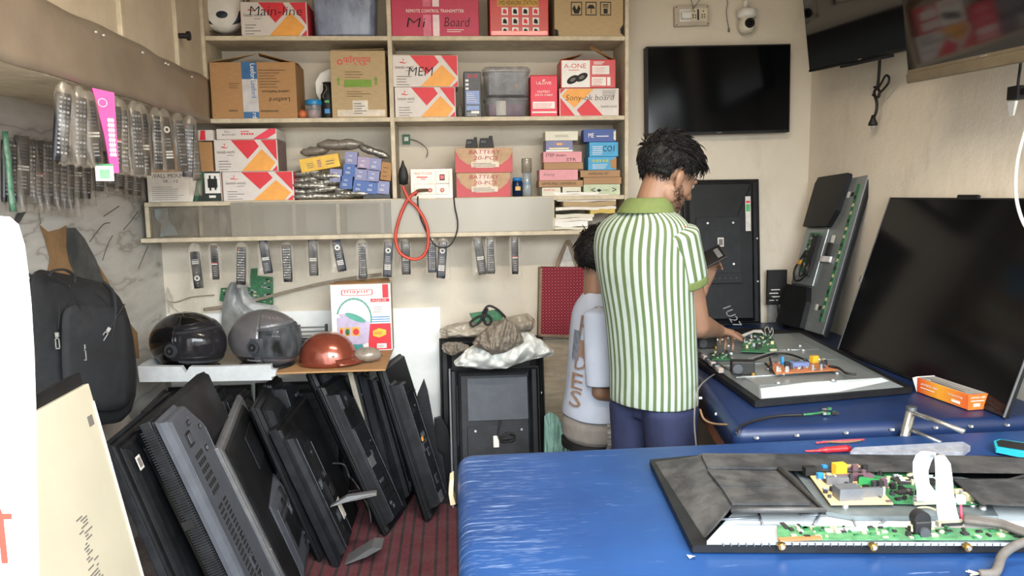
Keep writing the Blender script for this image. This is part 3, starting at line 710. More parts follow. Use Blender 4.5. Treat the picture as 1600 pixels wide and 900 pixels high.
# power supply with red leads
x, w, z, h = rect(642, 264, 707, 308, YF + .01, S3)
root = thing('power_supply', 'white power supply box with red switch, two red knobs and red leads', 'power supply', (x, YF + .01, S3))
b = MB(); b.box((0, .07, h / 2), (w + .006, .14, h + .004), mat('maroon_case', '#6f2d2a', .4)); b.build('casing', root, bevel=.002)
b = MB(); b.box((0, -.002, h / 2), (w, .004, h), mat('ivory_panel', '#e9e1cf', .4))
F = Face(b, w, h); F.k = 16
F.t('MAX POWER', .08, .80, .09, M_red, 'l', .44); F.lines(.14, .70, .54, .78, 1, M_red, 3, .5); F.lines(.24, .64, .42, .70, 1, M_red, 3, .5)
for a0, b0, a1, b1 in ((.08, .12, .58, .49), (.60, .5, .92, .93), (.60, .12, .92, .49)):
    for s_ in ((a0, b0, a1, b0 + .008), (a0, b1 - .008, a1, b1), (a0, b0, a0 + .005, b1), (a1 - .005, b0, a1, b1)): F.r(*s_, M_grey)
b.build('front_panel', root)
b = MB(); b.box(((.755 - .5) * w, -.009, .71 * h), (w * .12, .008, h * .2), M_blk2); b.box(((.755 - .5) * w, -.014, .71 * h), (w * .09, .006, h * .14), mat('red_rocker', '#d8262c', .25)); b.build('switch', root, bevel=.001)
for u in (.46, .75):
    b = MB(); b.cyl(((u - .5) * w, -.009, .27 * h), .011, .012, mat('red_knob_rim', '#a5474a', .4), 'y', 18); b.cyl(((u - .5) * w, -.017, .27 * h), .006, .006, mat('pink_knob', '#d98c88', .4), 'y', 14); b.build('knob', root)
b = MB(); b.tube([(-.005, -.0, .27 * h), (-w * .32, -.03, .26 * h), (-w * .40, -.05, .12 * h)], .008, mat('brown_lead_end', '#5e4630', .6)); b.build('lead_plug', root)
M_lead = mat('red_rubber_lead', '#b8402f', 0.45, var=0.08)
def wire(pts, Y, r, m, name, parent):
    b = MB(); o = parent.location
    b.tube([tuple(P(x, y, Y=(Y if not isinstance(Y, list) else Y[i])) - o) for i, (x, y) in enumerate(pts)], r, m, seg=8); return b.build(name, parent)
wire([(652, 300), (640, 308), (628, 330), (619, 360), (619, 380), (627, 397), (645, 405), (660, 401), (668, 386), (669, 365), (664, 345), (652, 325), (640, 313), (634, 302), (629, 290)], [YF - .04] * 15, .0085, M_lead, 'red_lead', root)
wire([(653, 307), (653, 318), (657, 340), (662, 352), (668, 365), (680, 383), (695, 387), (706, 380), (714, 362), (715, 345), (711, 325), (709, 308)], [YF - .01] + [YF - .03] * 10 + [YF - .01], .0035, M_blk2, 'black_cable', root)
b = MB(); c = P(630, 272, Y=YF - .02) - root.location
b.lathe([(.001, -.055), (.022, -.05), (.026, -.01), (.02, .02), (.009, .045), (.004, .065), (.001, .068)], M_blk2, 14, M=T3(*c) @ Matrix.Diagonal((1, .55, 1, 1))); b.build('crocodile_clip', root)
# battery boxes
def pr(F):
    F.q([(0.005, .01), (.995, .01), (.995, .82), (.93, .55), (.80, .33), (.6, .22), (.4, .22), (.2, .36), (.08, .58), (.005, .9)], M_battred)
    F.t('BATTERY', .24, .76, .15, M_redt, 'l', .54, shear=.2); F.t('20-PCS', .32, .52, .15, M_redt, 'l', .42, shear=.2)
    F.r(.36, .2, .66, .95, M_oldtape); F.r(.28, .22, .76, .44, M_oldtape); F.lines(.3, .24, .74, .42, 3, M_grey, 6, .35)
    F.t('BATTERY', .24, .76, .15, M_redt, 'l', .54, shear=.2); F.t('20-PCS', .32, .52, .15, M_redt, 'l', .42, shear=.2)
M_battred = mat('battery_red', '#b23a3f', .5, var=.06); M_redt = mat('dull_red_text', '#a8343a', .6); M_oldtape = mat('peeled_tape', '#c7b7a3', .4, var=.1, scale=60)
o, w, h1 = carton('cardboard_box', 'lower of two red and tan boxes lettered BATTERY 20-PCS', (713, 270, 798, 308), mat('batt_tan', '#b59678', .8), S3, prints=pr, d=.14)
o, w, h2 = carton('cardboard_box', 'upper of two red and tan boxes lettered BATTERY 20-PCS', (711, 231, 801, 270), mat('batt_tan', '#b59678', .8), S3 + h1 + .001, prints=pr, d=.15)
for nm, r, lb in (('electronic_part', (727, 214, 747, 226), 'left of two small black parts on the upper battery box'), ('electronic_part', (748, 212, 772, 226), 'right squarer of two small black parts on the upper battery box')):
    x, w, z, h = rect(*r, YF + .03, S3 + h1 + h2 + .002)
    root = thing(nm, lb, 'part', (x, YF + .05, z)); b = MB(); b.box((0, 0, h * .4), (w, .04, h * .8), M_blk2, taper=.8); b.box((-w * .2, -.021, h * .5), (w * .4, .004, h * .3), M_dark); b.cyl((w * .3, 0, h * .85), w * .12, h * .3, M_dark); b.build('housing', root, bevel=.003)
# can and bottle
x, w, z, h = rect(801, 277, 817, 307, YF + .03, S3)
root = thing('spray_can', 'short dark blue can with bright blue cap and gold print beside the battery boxes', 'can', (x, YF + .05, S3)); b = MB()
b.lathe([(w * .5, 0), (w * .5, h * .78), (w * .42, h * .82)], mat('navy_can', '#16264a', .3, metal=.3), 20); b.box((0, -w * .5, h * .42), (w * .5, .002, h * .2), mat('gold_print', '#c79a35', .4)); b.build('can_body', root)
b = MB(); b.lathe([(w * .45, h * .8), (w * .46, h * .97), (w * .3, h), (.001, h)], mat('blue_cap', '#1f74b5', .3), 18); b.build('cap', root)
x, w, z, h = rect(816, 247, 832, 307, YF + .02, S3)
root = thing('clear_bottle', 'slim clear bottle with dusty see-through cap and blue label', 'bottle', (x, YF + .05, S3)); b = MB()
b.lathe([(w * .47, 0), (w * .47, h * .3), (w * .42, h * .34), (w * .42, h * .6), (w * .3, h * .64)], film('bottle_plastic', '#98a3a8', .35), 18); b.build('bottle_body', root)
b = MB(); b.lathe([(w * .43, h * .2), (w * .43, h * .36)], mat('pale_blue_label', '#5b86a8', .5), 18, cap=False); b.build('label', root)
b = MB(); b.lathe([(w * .5, h * .62), (w * .5, h * .98), (w * .46, h), (.001, h)], film('bottle_cap', '#8b8375', .3), 18); b.build('cap', root)
# right stacks
M_pk = mat('pink_card', '#c98d93', .7, var=.05); M_brc = mat('tan_card', '#9c7b5a', .8, var=.05); M_ws = mat('offwhite_card', '#c9c6b6', .7, var=.04); M_gs = mat('pale_green_card', '#b5c0a3', .6)
def lab(t, m=M_ink, u=.06, v=.35, w=.8, h=.35): return lambda F: F.t(t, u, v, h, m, 'l', w, shear=.1)
z = S3
G1 = 'small flat boxes stacked at the right of the third shelf'
def stack(name, label, r, m, pr=None, d=.12, rot=0, side=None, zz=None):
    global z
    o, w, h = carton(name, label, r, m, z if zz is None else zz, YF + .015, d=d, prints=pr, rotz=rot, side=side, bevel=.0015)
    return h
zl = z
h = stack('small_box', 'left of two small white boxes on the shelf, nearer the clear bottle', (847, 293, 876, 305), M_ws, lab('INVERTER', M_red, .1, .6, .6, .2)); 
stack('small_box', 'right of two small white boxes on the shelf, beside the pale green box', (879, 292, 908, 304), M_ws, lambda F: F.r(.2, .2, .9, .5, M_grey))
z += max(h, .036) + .002
h = stack('small_box', 'narrow brown box hand-marked SAMSUNG UNIVERSAL low in the left stack', (842, 282, 911, 292), M_brc, lab('SAMSUNG UNIVERSAL', w=.8)); z += h + .001
h = stack('small_box', 'plain pink box low in the left stack of flat boxes', (843, 265, 903, 282), M_pk, lab('Sony', M_grey, .1, .35, .3)); z += h + .001
h = stack('small_box', 'plain tan box between the two pink boxes', (850, 254, 911, 266), M_brc, rot=radians(-1)); z += h + .001
h = stack('small_box', 'pink box hand-marked STEP DOWN STR in the left stack', (849, 237, 909, 254), M_pk, lambda F: (F.t('STEP down-', .06, .55, .28, M_ink, 'l', .55), F.t('STR', .6, .12, .28, M_ink, 'l', .25))); z += h + .001
h = stack('small_box', 'small navy and lilac box near the top of the left stack', (853, 220, 895, 236), mat('lilac_card', '#6b6c90', .5), lambda F: (F.r(.0, .0, 1, .14, M_white), F.r(.12, .2, .85, .35, mat('cream_print', '#d8cfa8', .6)), F.r(.4, .6, .6, .8, M_orange))); z += h + .001
h = stack('small_box', 'off-white box on top of the left stack of flat boxes', (852, 205, 903, 219), M_ws, lambda F: F.lines(.3, .4, .7, .7, 2, M_grey, 2, .3)); z += h
z = S3
h = stack('small_box', 'pale green printed box at the foot of the right stack', (912, 288, 969, 304), M_gs, lambda F: (F.q([(.35, .45), (.42, .3), (.5, .45), (.42, .6)], M_ink), F.lines(.52, .4, .72, .6, 2, M_grey, 3, .3), F.t('<', .2, .3, .4, M_ink), F.t('>', .78, .3, .4, M_ink))); z += h + .001
h = stack('small_box', 'plain tan box just above the pale green box', (912, 277, 971, 288), M_brc, rot=radians(-1)); z += h + .001
h = stack('small_box', 'tan box hand-marked SAMSUNG 32 under the two sky blue boxes', (907, 266, 969, 277), M_brc, lab('SAMSUNG 32"', w=.5, u=.2)); z += h + .001
M_sky = mat('sky_blue_card', '#2d8db9', .5, var=.08)
h = stack('small_box', 'lower sky blue box with a row of small green pictures', (919, 245, 963, 266), M_sky, lambda F: ([F.r(.15 + i * .12, .6, .23 + i * .12, .8, mat('olive_print', '#9aa860', .6)) for i in range(5)], F.lines(.15, .1, .7, .5, 4, M_white, 5, .25), F.q([(.8, .2), (1, .05), (1, .95), (.78, .7)], M_card))); z += h + .001
h = stack('small_box', 'upper sky blue box scribbled with black marker', (921, 222, 966, 245), M_sky, lambda F: (F.lines(.1, .15, .5, .8, 5, M_white, 5, .25), F.t('CO1', .45, .35, .4, M_ink, 'l', .4, shear=.1))); z += h + .001
h = stack('small_box', 'dark blue box lettered ME on top of the right stack', (912, 202, 962, 221), mat('royal_card', '#1d3f86', .5, var=.06), lambda F: (F.t('ME', .15, .35, .35, M_white, 'l', .17), F.lines(.4, .42, .85, .55, 1, M_white, 5, .5), F.q([(.93, .2), (1, .1), (1, .9), (.93, .8)], M_ws)), rot=radians(-3))
# papers and cables in the open cell
z = S4
rr = random.Random(9)
G = 'loose papers stacked in the open cell under the third shelf'
pl = [(865, 940, 4, M_ws), (866, 918, 9, M_white), (866, 925, 5, M_paper), (868, 928, 6, M_ws), (922, 960, 7, mat('yellow_folder', '#c2a850', .6)), (868, 962, 5, M_paper), (880, 962, 8, M_cardL), (870, 962, 4, M_paper), (866, 958, 4, M_ws), (868, 950, 3, M_paper), (866, 935, 3, M_white)]
for i, (xa, xb, hh, m) in enumerate(pl):
    a = P(xa, 340, Y=YF + .02).x; c = P(xb, 340, Y=YF + .02).x; t = hh * .0031
    lb = 'yellow folder near the right of the paper pile under the third shelf' if i == 4 else ('white box-like pad at the bottom of the paper pile, beside the grey film' if i == 1 else 'sheaf of loose paper in the pile under the third shelf')
    root = thing('folder' if i == 4 else 'paper_sheaf', lb, 'papers', ((a + c) / 2, YF + .01, z), rr.uniform(-.06, .06), None if i in (1, 4) else G)
    b = MB(); n = 10; rows = []
    for k in range(n + 1):
        u = (k / n - .5) * (c - a); zz = .002 * sin(k * .9 + i) + (.006 * max(0, abs(k / n - .5) - .3) * rr.uniform(-1, 3))
        rows.append([(u, 0, zz), (u, .2, zz), (u, .2, zz + t), (u, 0, zz + t)])
    b.loft(rows, m, smooth=False); b.build('sheets', root); z += t + .0015
    if i == 4: z -= t * .2
# ---------------------------------------------------------------- remotes in bags
M_bag = film('clear_bag', '#c9c3b8', clear=0.96, rough=0.12, bump=0.5, bscale=30)
M_bagd = film('dusty_bag', '#8f877b', clear=0.82, rough=0.2, bump=0.5, bscale=30)
M_btn = mat('grey_buttons', '#8d9096', .6); M_btnw = mat('white_buttons', '#d5d3cd', .6); M_btnr = mat('red_button', '#b23338', .5); M_btnb = mat('dark_buttons', '#4d5057', .5)
M_rbody = mat('remote_black', '#101218', .4, var=.15); M_rbody2 = mat('remote_navy', '#1a2133', .4, var=.15); M_rgrey = mat('remote_grey', '#3a3938', .45, var=.2); M_rdust = mat('remote_dusty', '#282624', .6, var=.2, dust=.4, dustcol='#6b645a')
def remote(name, label, style, L=.17, W=.042, bagw=.065, bagL=.23, bag=None, body=None, group=None, off=.045, lean=0.0):
    """origin: hanging point at the top of the bag; hangs down -z, keys face -y"""
    root = thing(name, label, 'remote control', (0, 0, 0), 0, group)
    body = body or M_rbody
    R = Matrix.Translation((0, 0, -off)) @ Matrix.Rotation(lean, 4, 'Y')
    b = MB(); wid = {'waist': (.85, .72, .8, 1, .9), 'long': (.9, 1, 1, 1, .92)}.get(style, (.96, 1, 1, 1, .96)); rings = []
    for i, (t, k) in enumerate(zip((0, .06, .5, .93, 1), wid)):
        w = W * k / 2; z = -L * t; th = .009 if 0 < i < 4 else .006
        rings.append([(-w, th * .6, z), (-w, -th * .5, z), (-w * .75, -th, z), (w * .75, -th, z), (w, -th * .5, z), (w, th * .6, z)])
    b.loft(rings, body, smooth=False, M=R); rb = b.build('remote_body', root, bevel=.0015)
    b = MB(); y = -.0098
    def key(u, v, su, sv, m): b.box(((u - .5) * W * .82, y, -L * v), (W * su, .0016, L * sv), m, M=R)
    def ringkey(v, m):
        b.loft([[(r * cos(a * pi / 8), y - .001, -L * v + r * sin(a * pi / 8)) for a in range(16)] for r in (W * .30, W * .16)], m, cap=False, M=R)
    if style == 'grid':
        key(.2, .06, .14, .025, M_btnr)
        for j in range(12):
            for i in range(4): key(.14 + i * .24, .13 + j * .068, .14, .03, M_btn if (j + i) % 5 else M_btnw)
    elif style == 'ring_low':
        for j in range(3): key(.5, .22 + j * .05, .7, .026, M_btnw if j else M_btn)
        ringkey(.72, M_btnw); key(.5, .56, .1, .03, M_btn); key(.5, .86, .2, .03, M_btn); key(.5, .93, .2, .02, M_btn)
    elif style == 'ring_high':
        key(.2, .06, .12, .02, M_btnr); ringkey(.24, M_btnw)
        for j in range(3):
            for i in range(2): key(.28 + i * .44, .66 + j * .055, .34, .035, M_btnw)
        for j in range(3): key(.5, .42 + j * .06, .5, .02, M_btn)
    elif style == 'bar':
        key(.2, .05, .12, .02, M_btnr)
        for j in range(5):
            for i in range(3): key(.2 + i * .3, .12 + j * .06, .16, .025, M_btnb)
        key(.5, .52, .8, .025, M_btnr); key(.5, .55, .8, .025, M_btnw)
        for j in range(5): key(.5, .64 + j * .06, .45, .02, M_btn)
    elif style == 'pair':
        for j in range(2):
            for i in range(2): key(.26 + i * .48, .52 + j * .05, .38, .03, M_btnw)
        for j in range(6): key(.5, .12 + j * .055, .5, .018, M_btnb)
        for j in range(4): key(.5, .7 + j * .06, .4, .02, M_btn)
    else:
        for j in range(13):
            for i in range(3): key(.2 + i * .3, .08 + j * .066, .16, .03, M_btnb if (i * j) % 3 else M_btn)
    b.build('buttons', rb)
    if bag is not False:
        b = MB(); rr = random.Random(hash(style) % 7 + int(L * 1000)); n = 9
        fr = []; 
        for k, (t, kk, dd) in enumerate(((0, .25, .004), (.06, .75, .008), (.16, .95, .012), (.4, 1, .016), (.7, .97, .017), (.93, 1, .013), (1, 1.02, .004))):
            w = bagw / 2 * kk; z = -bagL * t
            fr.append([(w * cos(a * pi / 6) + rr.uniform(-.0015, .0015), -.002 + dd * sin(a * pi / 6) * rr.uniform(.7, 1.2), z + (rr.uniform(-.004, .004) if 0 < k else 0)) for a in range(12)])
        b.loft(fr, bag or M_bag, cap=False); b.build('plastic_bag', root)
    return root
FRONT = [  # centre x, top y, bottom y, remote top y, style, label
    (303, 379, 452, 393, 'ring_low', 'black', 'leftmost bagged remote under the shelf, white ring near its bottom'),
    (334, 380, 438, 383, 'bar', 'black', 'slim black bagged remote with a red and white key bar, second from left'),
    (377, 378, 449, 386, 'grid', 'black', 'bagged dark remote full of small keys, left of the green circuit board'),
    (411, 375, 429, 376, 'pair', 'navy', 'navy bagged remote hanging in front of the green circuit board, tilted'),
    (447, 378, 442, 382, 'grid', 'black', 'straight black bagged remote with tiny keys right of the green circuit board'),
    (488, 374, 432, 375, 'pair', 'grey', 'rounded dark bagged remote with two pairs of white keys'),
    (525, 374, 426, 375, 'ring_high', 'navy', 'tilted bagged remote with a white ring near its top, above the cooler box'),
    (565, 373, 437, 380, 'waist', 'grey', 'greyish waisted remote in a crinkled bag, above the cooler box'),
    (607, 372, 434, 378, 'ring_high', 'navy', 'navy bagged remote with white ring, inside the left edge of the red lead'),
    (633, 373, 430, 376, 'pair', 'black', 'dark bagged remote framed by the loop of the red lead'),
    (674, 371, 427, 380, 'plain', 'navy', 'blue-grey bagged remote just right of the red lead loop'),
    (692, 371, 436, 378, 'ring_high', 'navy', 'blue-grey bagged remote with pale ring, right of the red lead loop'),
    (746, 368, 431, 372, 'pair', 'grey', 'tilted grey remote, left one of the two sharing crinkled bags'),
    (766, 368, 429, 372, 'waist', 'grey', 'upright grey remote, right one of the two sharing crinkled bags'),
    (804, 367, 432, 371, 'bar', 'black', 'rightmost bagged remote under the shelf, nearest the maroon bag'),
]
YR = YF + .012
for i, (cx, y0, y1, yr, st, col, lb) in enumerate(FRONT):
    t = P(cx, y0, Y=YR); q = P(cx, y1, Y=YR); r0 = P(cx, yr, Y=YR); tot = t.z - q.z
    o = remote('remote_control', lb, st, L=min(.19, r0.z - q.z - .004), W=.045 if st != 'bar' else .034, bagw=.07, bagL=tot, body={'black': M_rbody, 'navy': M_rbody2, 'grey': M_rgrey}[col], off=t.z - r0.z, lean=radians({3: -6, 6: -9, 0: -3, 12: -7, 8: 4, 11: 5, 2: 4}.get(i, 0)))
    o.location = t
# upper left row, hung along the front edge of the overhead cabinet, and the lower row on the wall
UP = [(98, 128, 258, 'plain', 'black', 8), (116, 135, 262, 'plain', 'grey', 5), (136, 142, 258, 'pair', 'black', -3), (172, 150, 270, 'bar', 'grey', 4), (187, 155, 274, 'grid', 'grey', 3), (203, 158, 276, 'plain', 'grey', 0),
      (219, 162, 278, 'pair', 'black', 0), (237, 168, 268, 'waist', 'black', 2), (255, 170, 268, 'ring_high', 'grey', -3), (272, 176, 270, 'plain', 'grey', -3), (298, 181, 306, 'plain', 'grey', -3), (290, 180, 280, 'grid', 'navy', 5)]
UL = ['leftmost bagged remote on the cabinet edge', 'second bagged remote from the left along the cabinet edge', 'black bagged remote just left of the pink packet', 'bagged remote just right of the pink packet', 'grey bagged remote, second to the right of the pink packet', 'grey bagged remote, third to the right of the pink packet',
      'shiny bagged remote in the middle right of the cabinet edge row', 'dark waisted remote in a shiny bag above the WALL MOUNT lettering', 'bagged remote with shiny white keys above the WALL MOUNT box', 'dull grey bagged remote near the right end of the cabinet edge row', 'long bagged remote reaching down to the green part of the WALL MOUNT box', 'rightmost remote on the cabinet edge, navy with many keys']
XU = XC + .02
for i, (cx, y0, y1, st, col, ln) in enumerate(UP):
    t = P(cx, y0, X=XU); q = P(cx, y1, X=XU); tot = t.z - P(cx, y1, Y=t.y).z
    o = remote('remote_control', UL[i], st, L=min(.24, tot * .84), W=.044, bagw=.066, bagL=tot, bag=M_bagd, body={'black': M_rbody, 'navy': M_rbody2, 'grey': M_rdust}[col], off=tot * .13, lean=radians(ln))
    o.location = (XU + (i % 2) * .012, t.y, t.z); o.rotation_euler = (0, 0, radians(52 if i < 11 else 30))
# pink packet with white grid and green sticker
t = P(152, 140, X=XU); root = thing('remote_packet', 'bright pink packet with white grid print and green-edged sticker among hanging remotes', 'packet', (XU + .03, t.y - .02, t.z), radians(40))
M_pink = mat('hot_pink', '#d8489a', .5); b = MB()
b.prism([(-.035, 0, 0), (.03, 0, -.01), (.026, 0, -.27), (.002, 0, -.272), (-.01, 0, -.15)], (0, .012, 0), M_pink)
for j in range(8): b.box((.012, -.001, -.10 - j * .016), (.02, .001, .009), M_white)
for k in (.006, .012, .018): b.box((k, -.0015, -.155), (.002, .001, .125), M_white)
b.lathe([(.012, 0), (.014, 0)], M_white, 16, M=T3(-.008, -.001, -.045) @ Matrix.Rotation(pi / 2, 4, 'X'), cap=False)
b.build('packet_body', root)
b = MB(); b.box((-.02, -.004, -.27), (.055, .001, .055), M_white); b.box((-.02, -.005, -.245), (.055, .001, .006), mat('sticker_green', '#3b9a62', .5)); b.box((-.02, -.005, -.275), (.03, .001, .03), mat('sticker_green2', '#7cae90', .5)); b.build('sticker', root)
XW = XL + .02
LO = [(8, 215, 330, 'plain'), (28, 208, 318, 'pair'), (38, 212, 332, 'grid'), (50, 214, 334, 'bar'), (66, 216, 330, 'plain'), (78, 218, 336, 'plain'), (88, 220, 338, 'grid'), (100, 222, 340, 'plain'), (113, 225, 320, 'pair'), (127, 228, 322, 'plain'), (148, 232, 308, 'plain'), (166, 235, 300, 'grid'), (181, 238, 304, 'bar'), (195, 240, 312, 'plain'), (209, 244, 314, 'plain')]
for i, (cx, y0, y1, st) in enumerate(LO):
    t = P(cx, y0, X=XW); tot = t.z - P(cx, y1, Y=t.y).z
    o = remote('remote_control', 'dust-grey bagged remote in the lower row hanging on the marble-print left wall' if i > 0 else 'dusty bagged remote at the picture edge end of the lower wall row', st, L=min(.26, tot * .84), W=.05, bagw=.066, bagL=tot, bag=M_bagd, body=M_rdust if i % 3 else M_rbody, off=tot * .04, lean=radians(5), group='dusty bagged remotes in the lower row on the left wall' if i > 0 else None)
    o.location = (XW + .012, t.y, t.z); o.rotation_euler = (0, 0, radians(58))
# green and white strips at the far left
root = thing('green_packet', 'bright green foil strip packet hanging among the dusty remotes at the left edge', 'packet', tuple(P(8, 205, X=XW + .03)), radians(58)); b = MB()
rr = random.Random(4); b.loft([[(-.006 + rr.uniform(-.003, .003), 0, -t * .27), (.012 + rr.uniform(-.003, .003), 0, -t * .27), (.012, .008, -t * .27), (-.006, .008, -t * .27)] for t in [i / 8 for i in range(9)]], mat('green_foil', '#2d7a50', .35, col2='#7f968a', scale=45, bump=.6)); b.build('strip', root)
# bags' dusty hood at lower-left
# ---------------------------------------------------------------- green circuit board, grey bag and cable on the back wall
b = MB(); pts = [(392, 420), (402, 419), (402, 431), (426, 433), (427, 476), (400, 474), (343, 470), (345, 450), (390, 448)]
b.prism([tuple(P(x, y, Y=YB - .03)) for x, y in pts], (0, .004, 0), M_green)
root = thing('circuit_board', 'large green circuit board hanging on the back wall above the grey helmet', 'circuit board', tuple(P(410, 450, Y=YB - .03)))
ob = MB(); o0 = root.location
ob.prism([tuple(P(x, y, Y=YB - .03) - o0) for x, y in pts], (0, .004, 0), M_green); ob.build('board', root)
ob = MB(); rr = random.Random(5)
for i in range(60):
    x = rr.uniform(350, 424); y = rr.uniform(452, 470) if x < 400 else rr.uniform(436, 472); q = P(x, y, Y=YB - .033) - o0
    ob.box(q, (rr.uniform(.003, .02), .003, rr.uniform(.003, .01)), rr.choice([M_gold, M_blk2, M_btn]))
ob.build('components', root)
# grey polythene bag
M_poly = mat('grey_polythene', '#8f9190', 0.35, var=.15, scale=14, bump=.6, bscale=18)
def sheet(name, parent, out, Y, m, thick=.02, fold=.02, seed=1, fn=None):
    """draped bag: outline on a plane filled with a wrinkled grid surface, both faces"""
    rr = random.Random(seed); b = MB(); L, Rr = out
    n = len(L); k = 14; fr = []
    for side in (0, 1):
        rows = []
        for j in range(n):
            a = P(*L[j], Y=Y); c = P(*Rr[j], Y=Y); row = []
            for i in range(k + 1):
                u = i / k; p = a.lerp(c, u); e = sin(u * pi)
                dy = (-1 if side == 0 else .6) * thick * e ** .5
                if side == 0: dy += fold * (noise.noise(Vector((u * 6 + seed, j * .5, 0.3))) + .6 * noise.noise(Vector((u * 13, j * 1.1, seed)))) * e
                row.append(tuple(p + Vector((0, dy, 0))))
            rows.append(row)
        b.loft(rows if side == 0 else [r[::-1] for r in rows], m, closed=False, cap=False)
    o = b.build(name, parent); 
    return o
o = sheet('polythene_bag', None, ([(360, 441), (354, 452), (348, 475), (346, 500), (345, 530), (350, 560)], [(386, 442), (388, 458), (400, 472), (432, 478), (440, 500), (430, 520)]), YB - .06, M_poly, .03, .05, 3)
tag(o, 'crumpled grey polythene bag hanging between the two helmets in front of the circuit board', 'bag')
b = MB()
pts = [(263, 478), (268, 465), (300, 462), (330, 461)]
b.tube([P(x, y, Y=YB - .02) for x, y in ((262, 470), (275, 472), (300, 464), (335, 461))], .003, mat('grey_string', '#8f8475', .8)); 
for dx in (0, 1.6, 3.0):
    b.tube([P(x, y + dx, Y=YB - .05 - dx * .003) for x, y in ((318, 482), (360, 476), (400, 467), (450, 454), (500, 442), (550, 433), (596, 427))], .0032, mat('grey_string', '#8f8475', .8))
tag(b.build('steel_cable'), 'twisted grey cable strung across the back wall behind the helmets', 'cable')
b = MB(); rr = random.Random(8)
q = P(268, 462, Y=YB - .01)
for i in range(7): b.tube([q, q + Vector((rr.uniform(-.03, .03), -.01, rr.uniform(-.05, .05))), q + Vector((rr.uniform(-.02, .04), -.01, rr.uniform(-.11, -.02)))], .002, mat('pale_thread', '#b9b1a4', .9), seg=5)
tag(b.build('thread_bunch'), 'frayed bunch of pale threads hanging in the left back corner', 'threads')

# ---------------------------------------------------------------- backpack
M_pack = mat('black_nylon', '#14161a', 0.8, var=.2, scale=30, bump=.9, bscale=9, dust=.25, dustcol='#2c3036')
root = thing('backpack', 'black nylon backpack with three silver zip pulls hanging on the left wall', 'backpack', tuple(P(120, 540, X=XL + .2)))
o0 = root.location.copy()
Lx = [(62, 418), (45, 430), (42, 450), (40, 500), (45, 560), (52, 620), (70, 668)]
Rx = [(88, 428), (165, 440), (190, 462), (205, 500), (215, 555), (217, 620), (198, 668)]
b = MB(); k = 16
Ypl = [2.62, 3.0]
rows = []
for j in range(len(Lx)):
    row = []
    for i in range(k):
        a = 2 * pi * i / k
        ca = cos(a); sa = sin(a); ca = abs(ca) ** .55 * (1 if ca > 0 else -1); sa = abs(sa) ** .55 * (1 if sa > 0 else -1)
        u = .5 + .5 * ca; px = Lx[j][0] + (Rx[j][0] - Lx[j][0]) * u; py = Lx[j][1] + (Rx[j][1] - Lx[j][1]) * u
        Yc = 2.75 + .35 * u
        p = P(px, py, Y=Yc)
        dep = (.07 if 0 < j < 6 else .045) * (1 if sa < 0 else .8)
        p = p + Vector((.35, -.93, 0)) * (-sa * dep) + Vector((.35, -.93, 0)) * (.022 * noise.noise(Vector((i * .9, j * 1.3, 2))))
        row.append(tuple(p - o0))
    rows.append(row)
b.loft(rows, M_pack); ob = b.build('main_bag', root, subsurf=1)
def bp(x, y, e=.0):
    u = (x - 42) / 170; return P(x, y, Y=2.75 + .35 * u) + Vector((.35, -.93, 0)) * (.085 + e) - o0
b = MB(); b.loft([[tuple(bp(x, y, e)) for x, y, e in r] for r in ([(100, 470, .0), (150, 470, .01), (200, 480, -.02)], [(100, 500, .02), (150, 505, .035), (203, 520, -.01)], [(100, 560, .03), (150, 565, .04), (208, 570, -.01)], [(105, 625, .02), (150, 630, .03), (207, 635, -.01)])], M_pack, closed=False, cap=False)
ob = b.build('front_pocket', root, subsurf=2); s = ob.modifiers.new('s', 'SOLIDIFY'); s.thickness = .01
for nm, pts, r in (('shoulder_strap', [(52, 425), (36, 440), (30, 470), (34, 510), (42, 560), (56, 600)], .014), ('shoulder_strap', [(165, 438), (178, 455), (180, 490), (172, 530)], .014), ('grab_handle', [(80, 428), (88, 420), (105, 418), (118, 426), (120, 438)], .01)):
    b = MB(); b.tube([tuple(bp(x, y, .01)) for x, y in pts], r, M_pack, flat=.4); b.build(nm, root)
for pts in ([(92, 440), (98, 470), (96, 510)], [(112, 440), (130, 480), (136, 525), (138, 560)], [(196, 470), (175, 505), (165, 520)]):
    b = MB(); b.tube([tuple(bp(x, y, .022)) for x, y in pts], .0025, M_blk2, seg=5); b.build('zip_line', root)
for x, y, ln in ((96, 522, 0), (136, 540, 0), (169, 513, .6)):
    b = MB(); q = bp(x, y, .04); R = Matrix.Translation(q) @ Matrix.Rotation(ln, 4, 'Y')
    b.box((0, 0, .018), (.012, .006, .016), M_screw, M=R)
    for dx in (-.006, .006): b.box((dx, -.002, -.012), (.003, .004, .04), M_screw, M=R)
    b.box((0, -.002, -.031), (.015, .004, .004), M_screw, M=R); b.box((0, -.002, .006), (.015, .004, .004), M_screw, M=R)
    b.build('zip_pull', root)

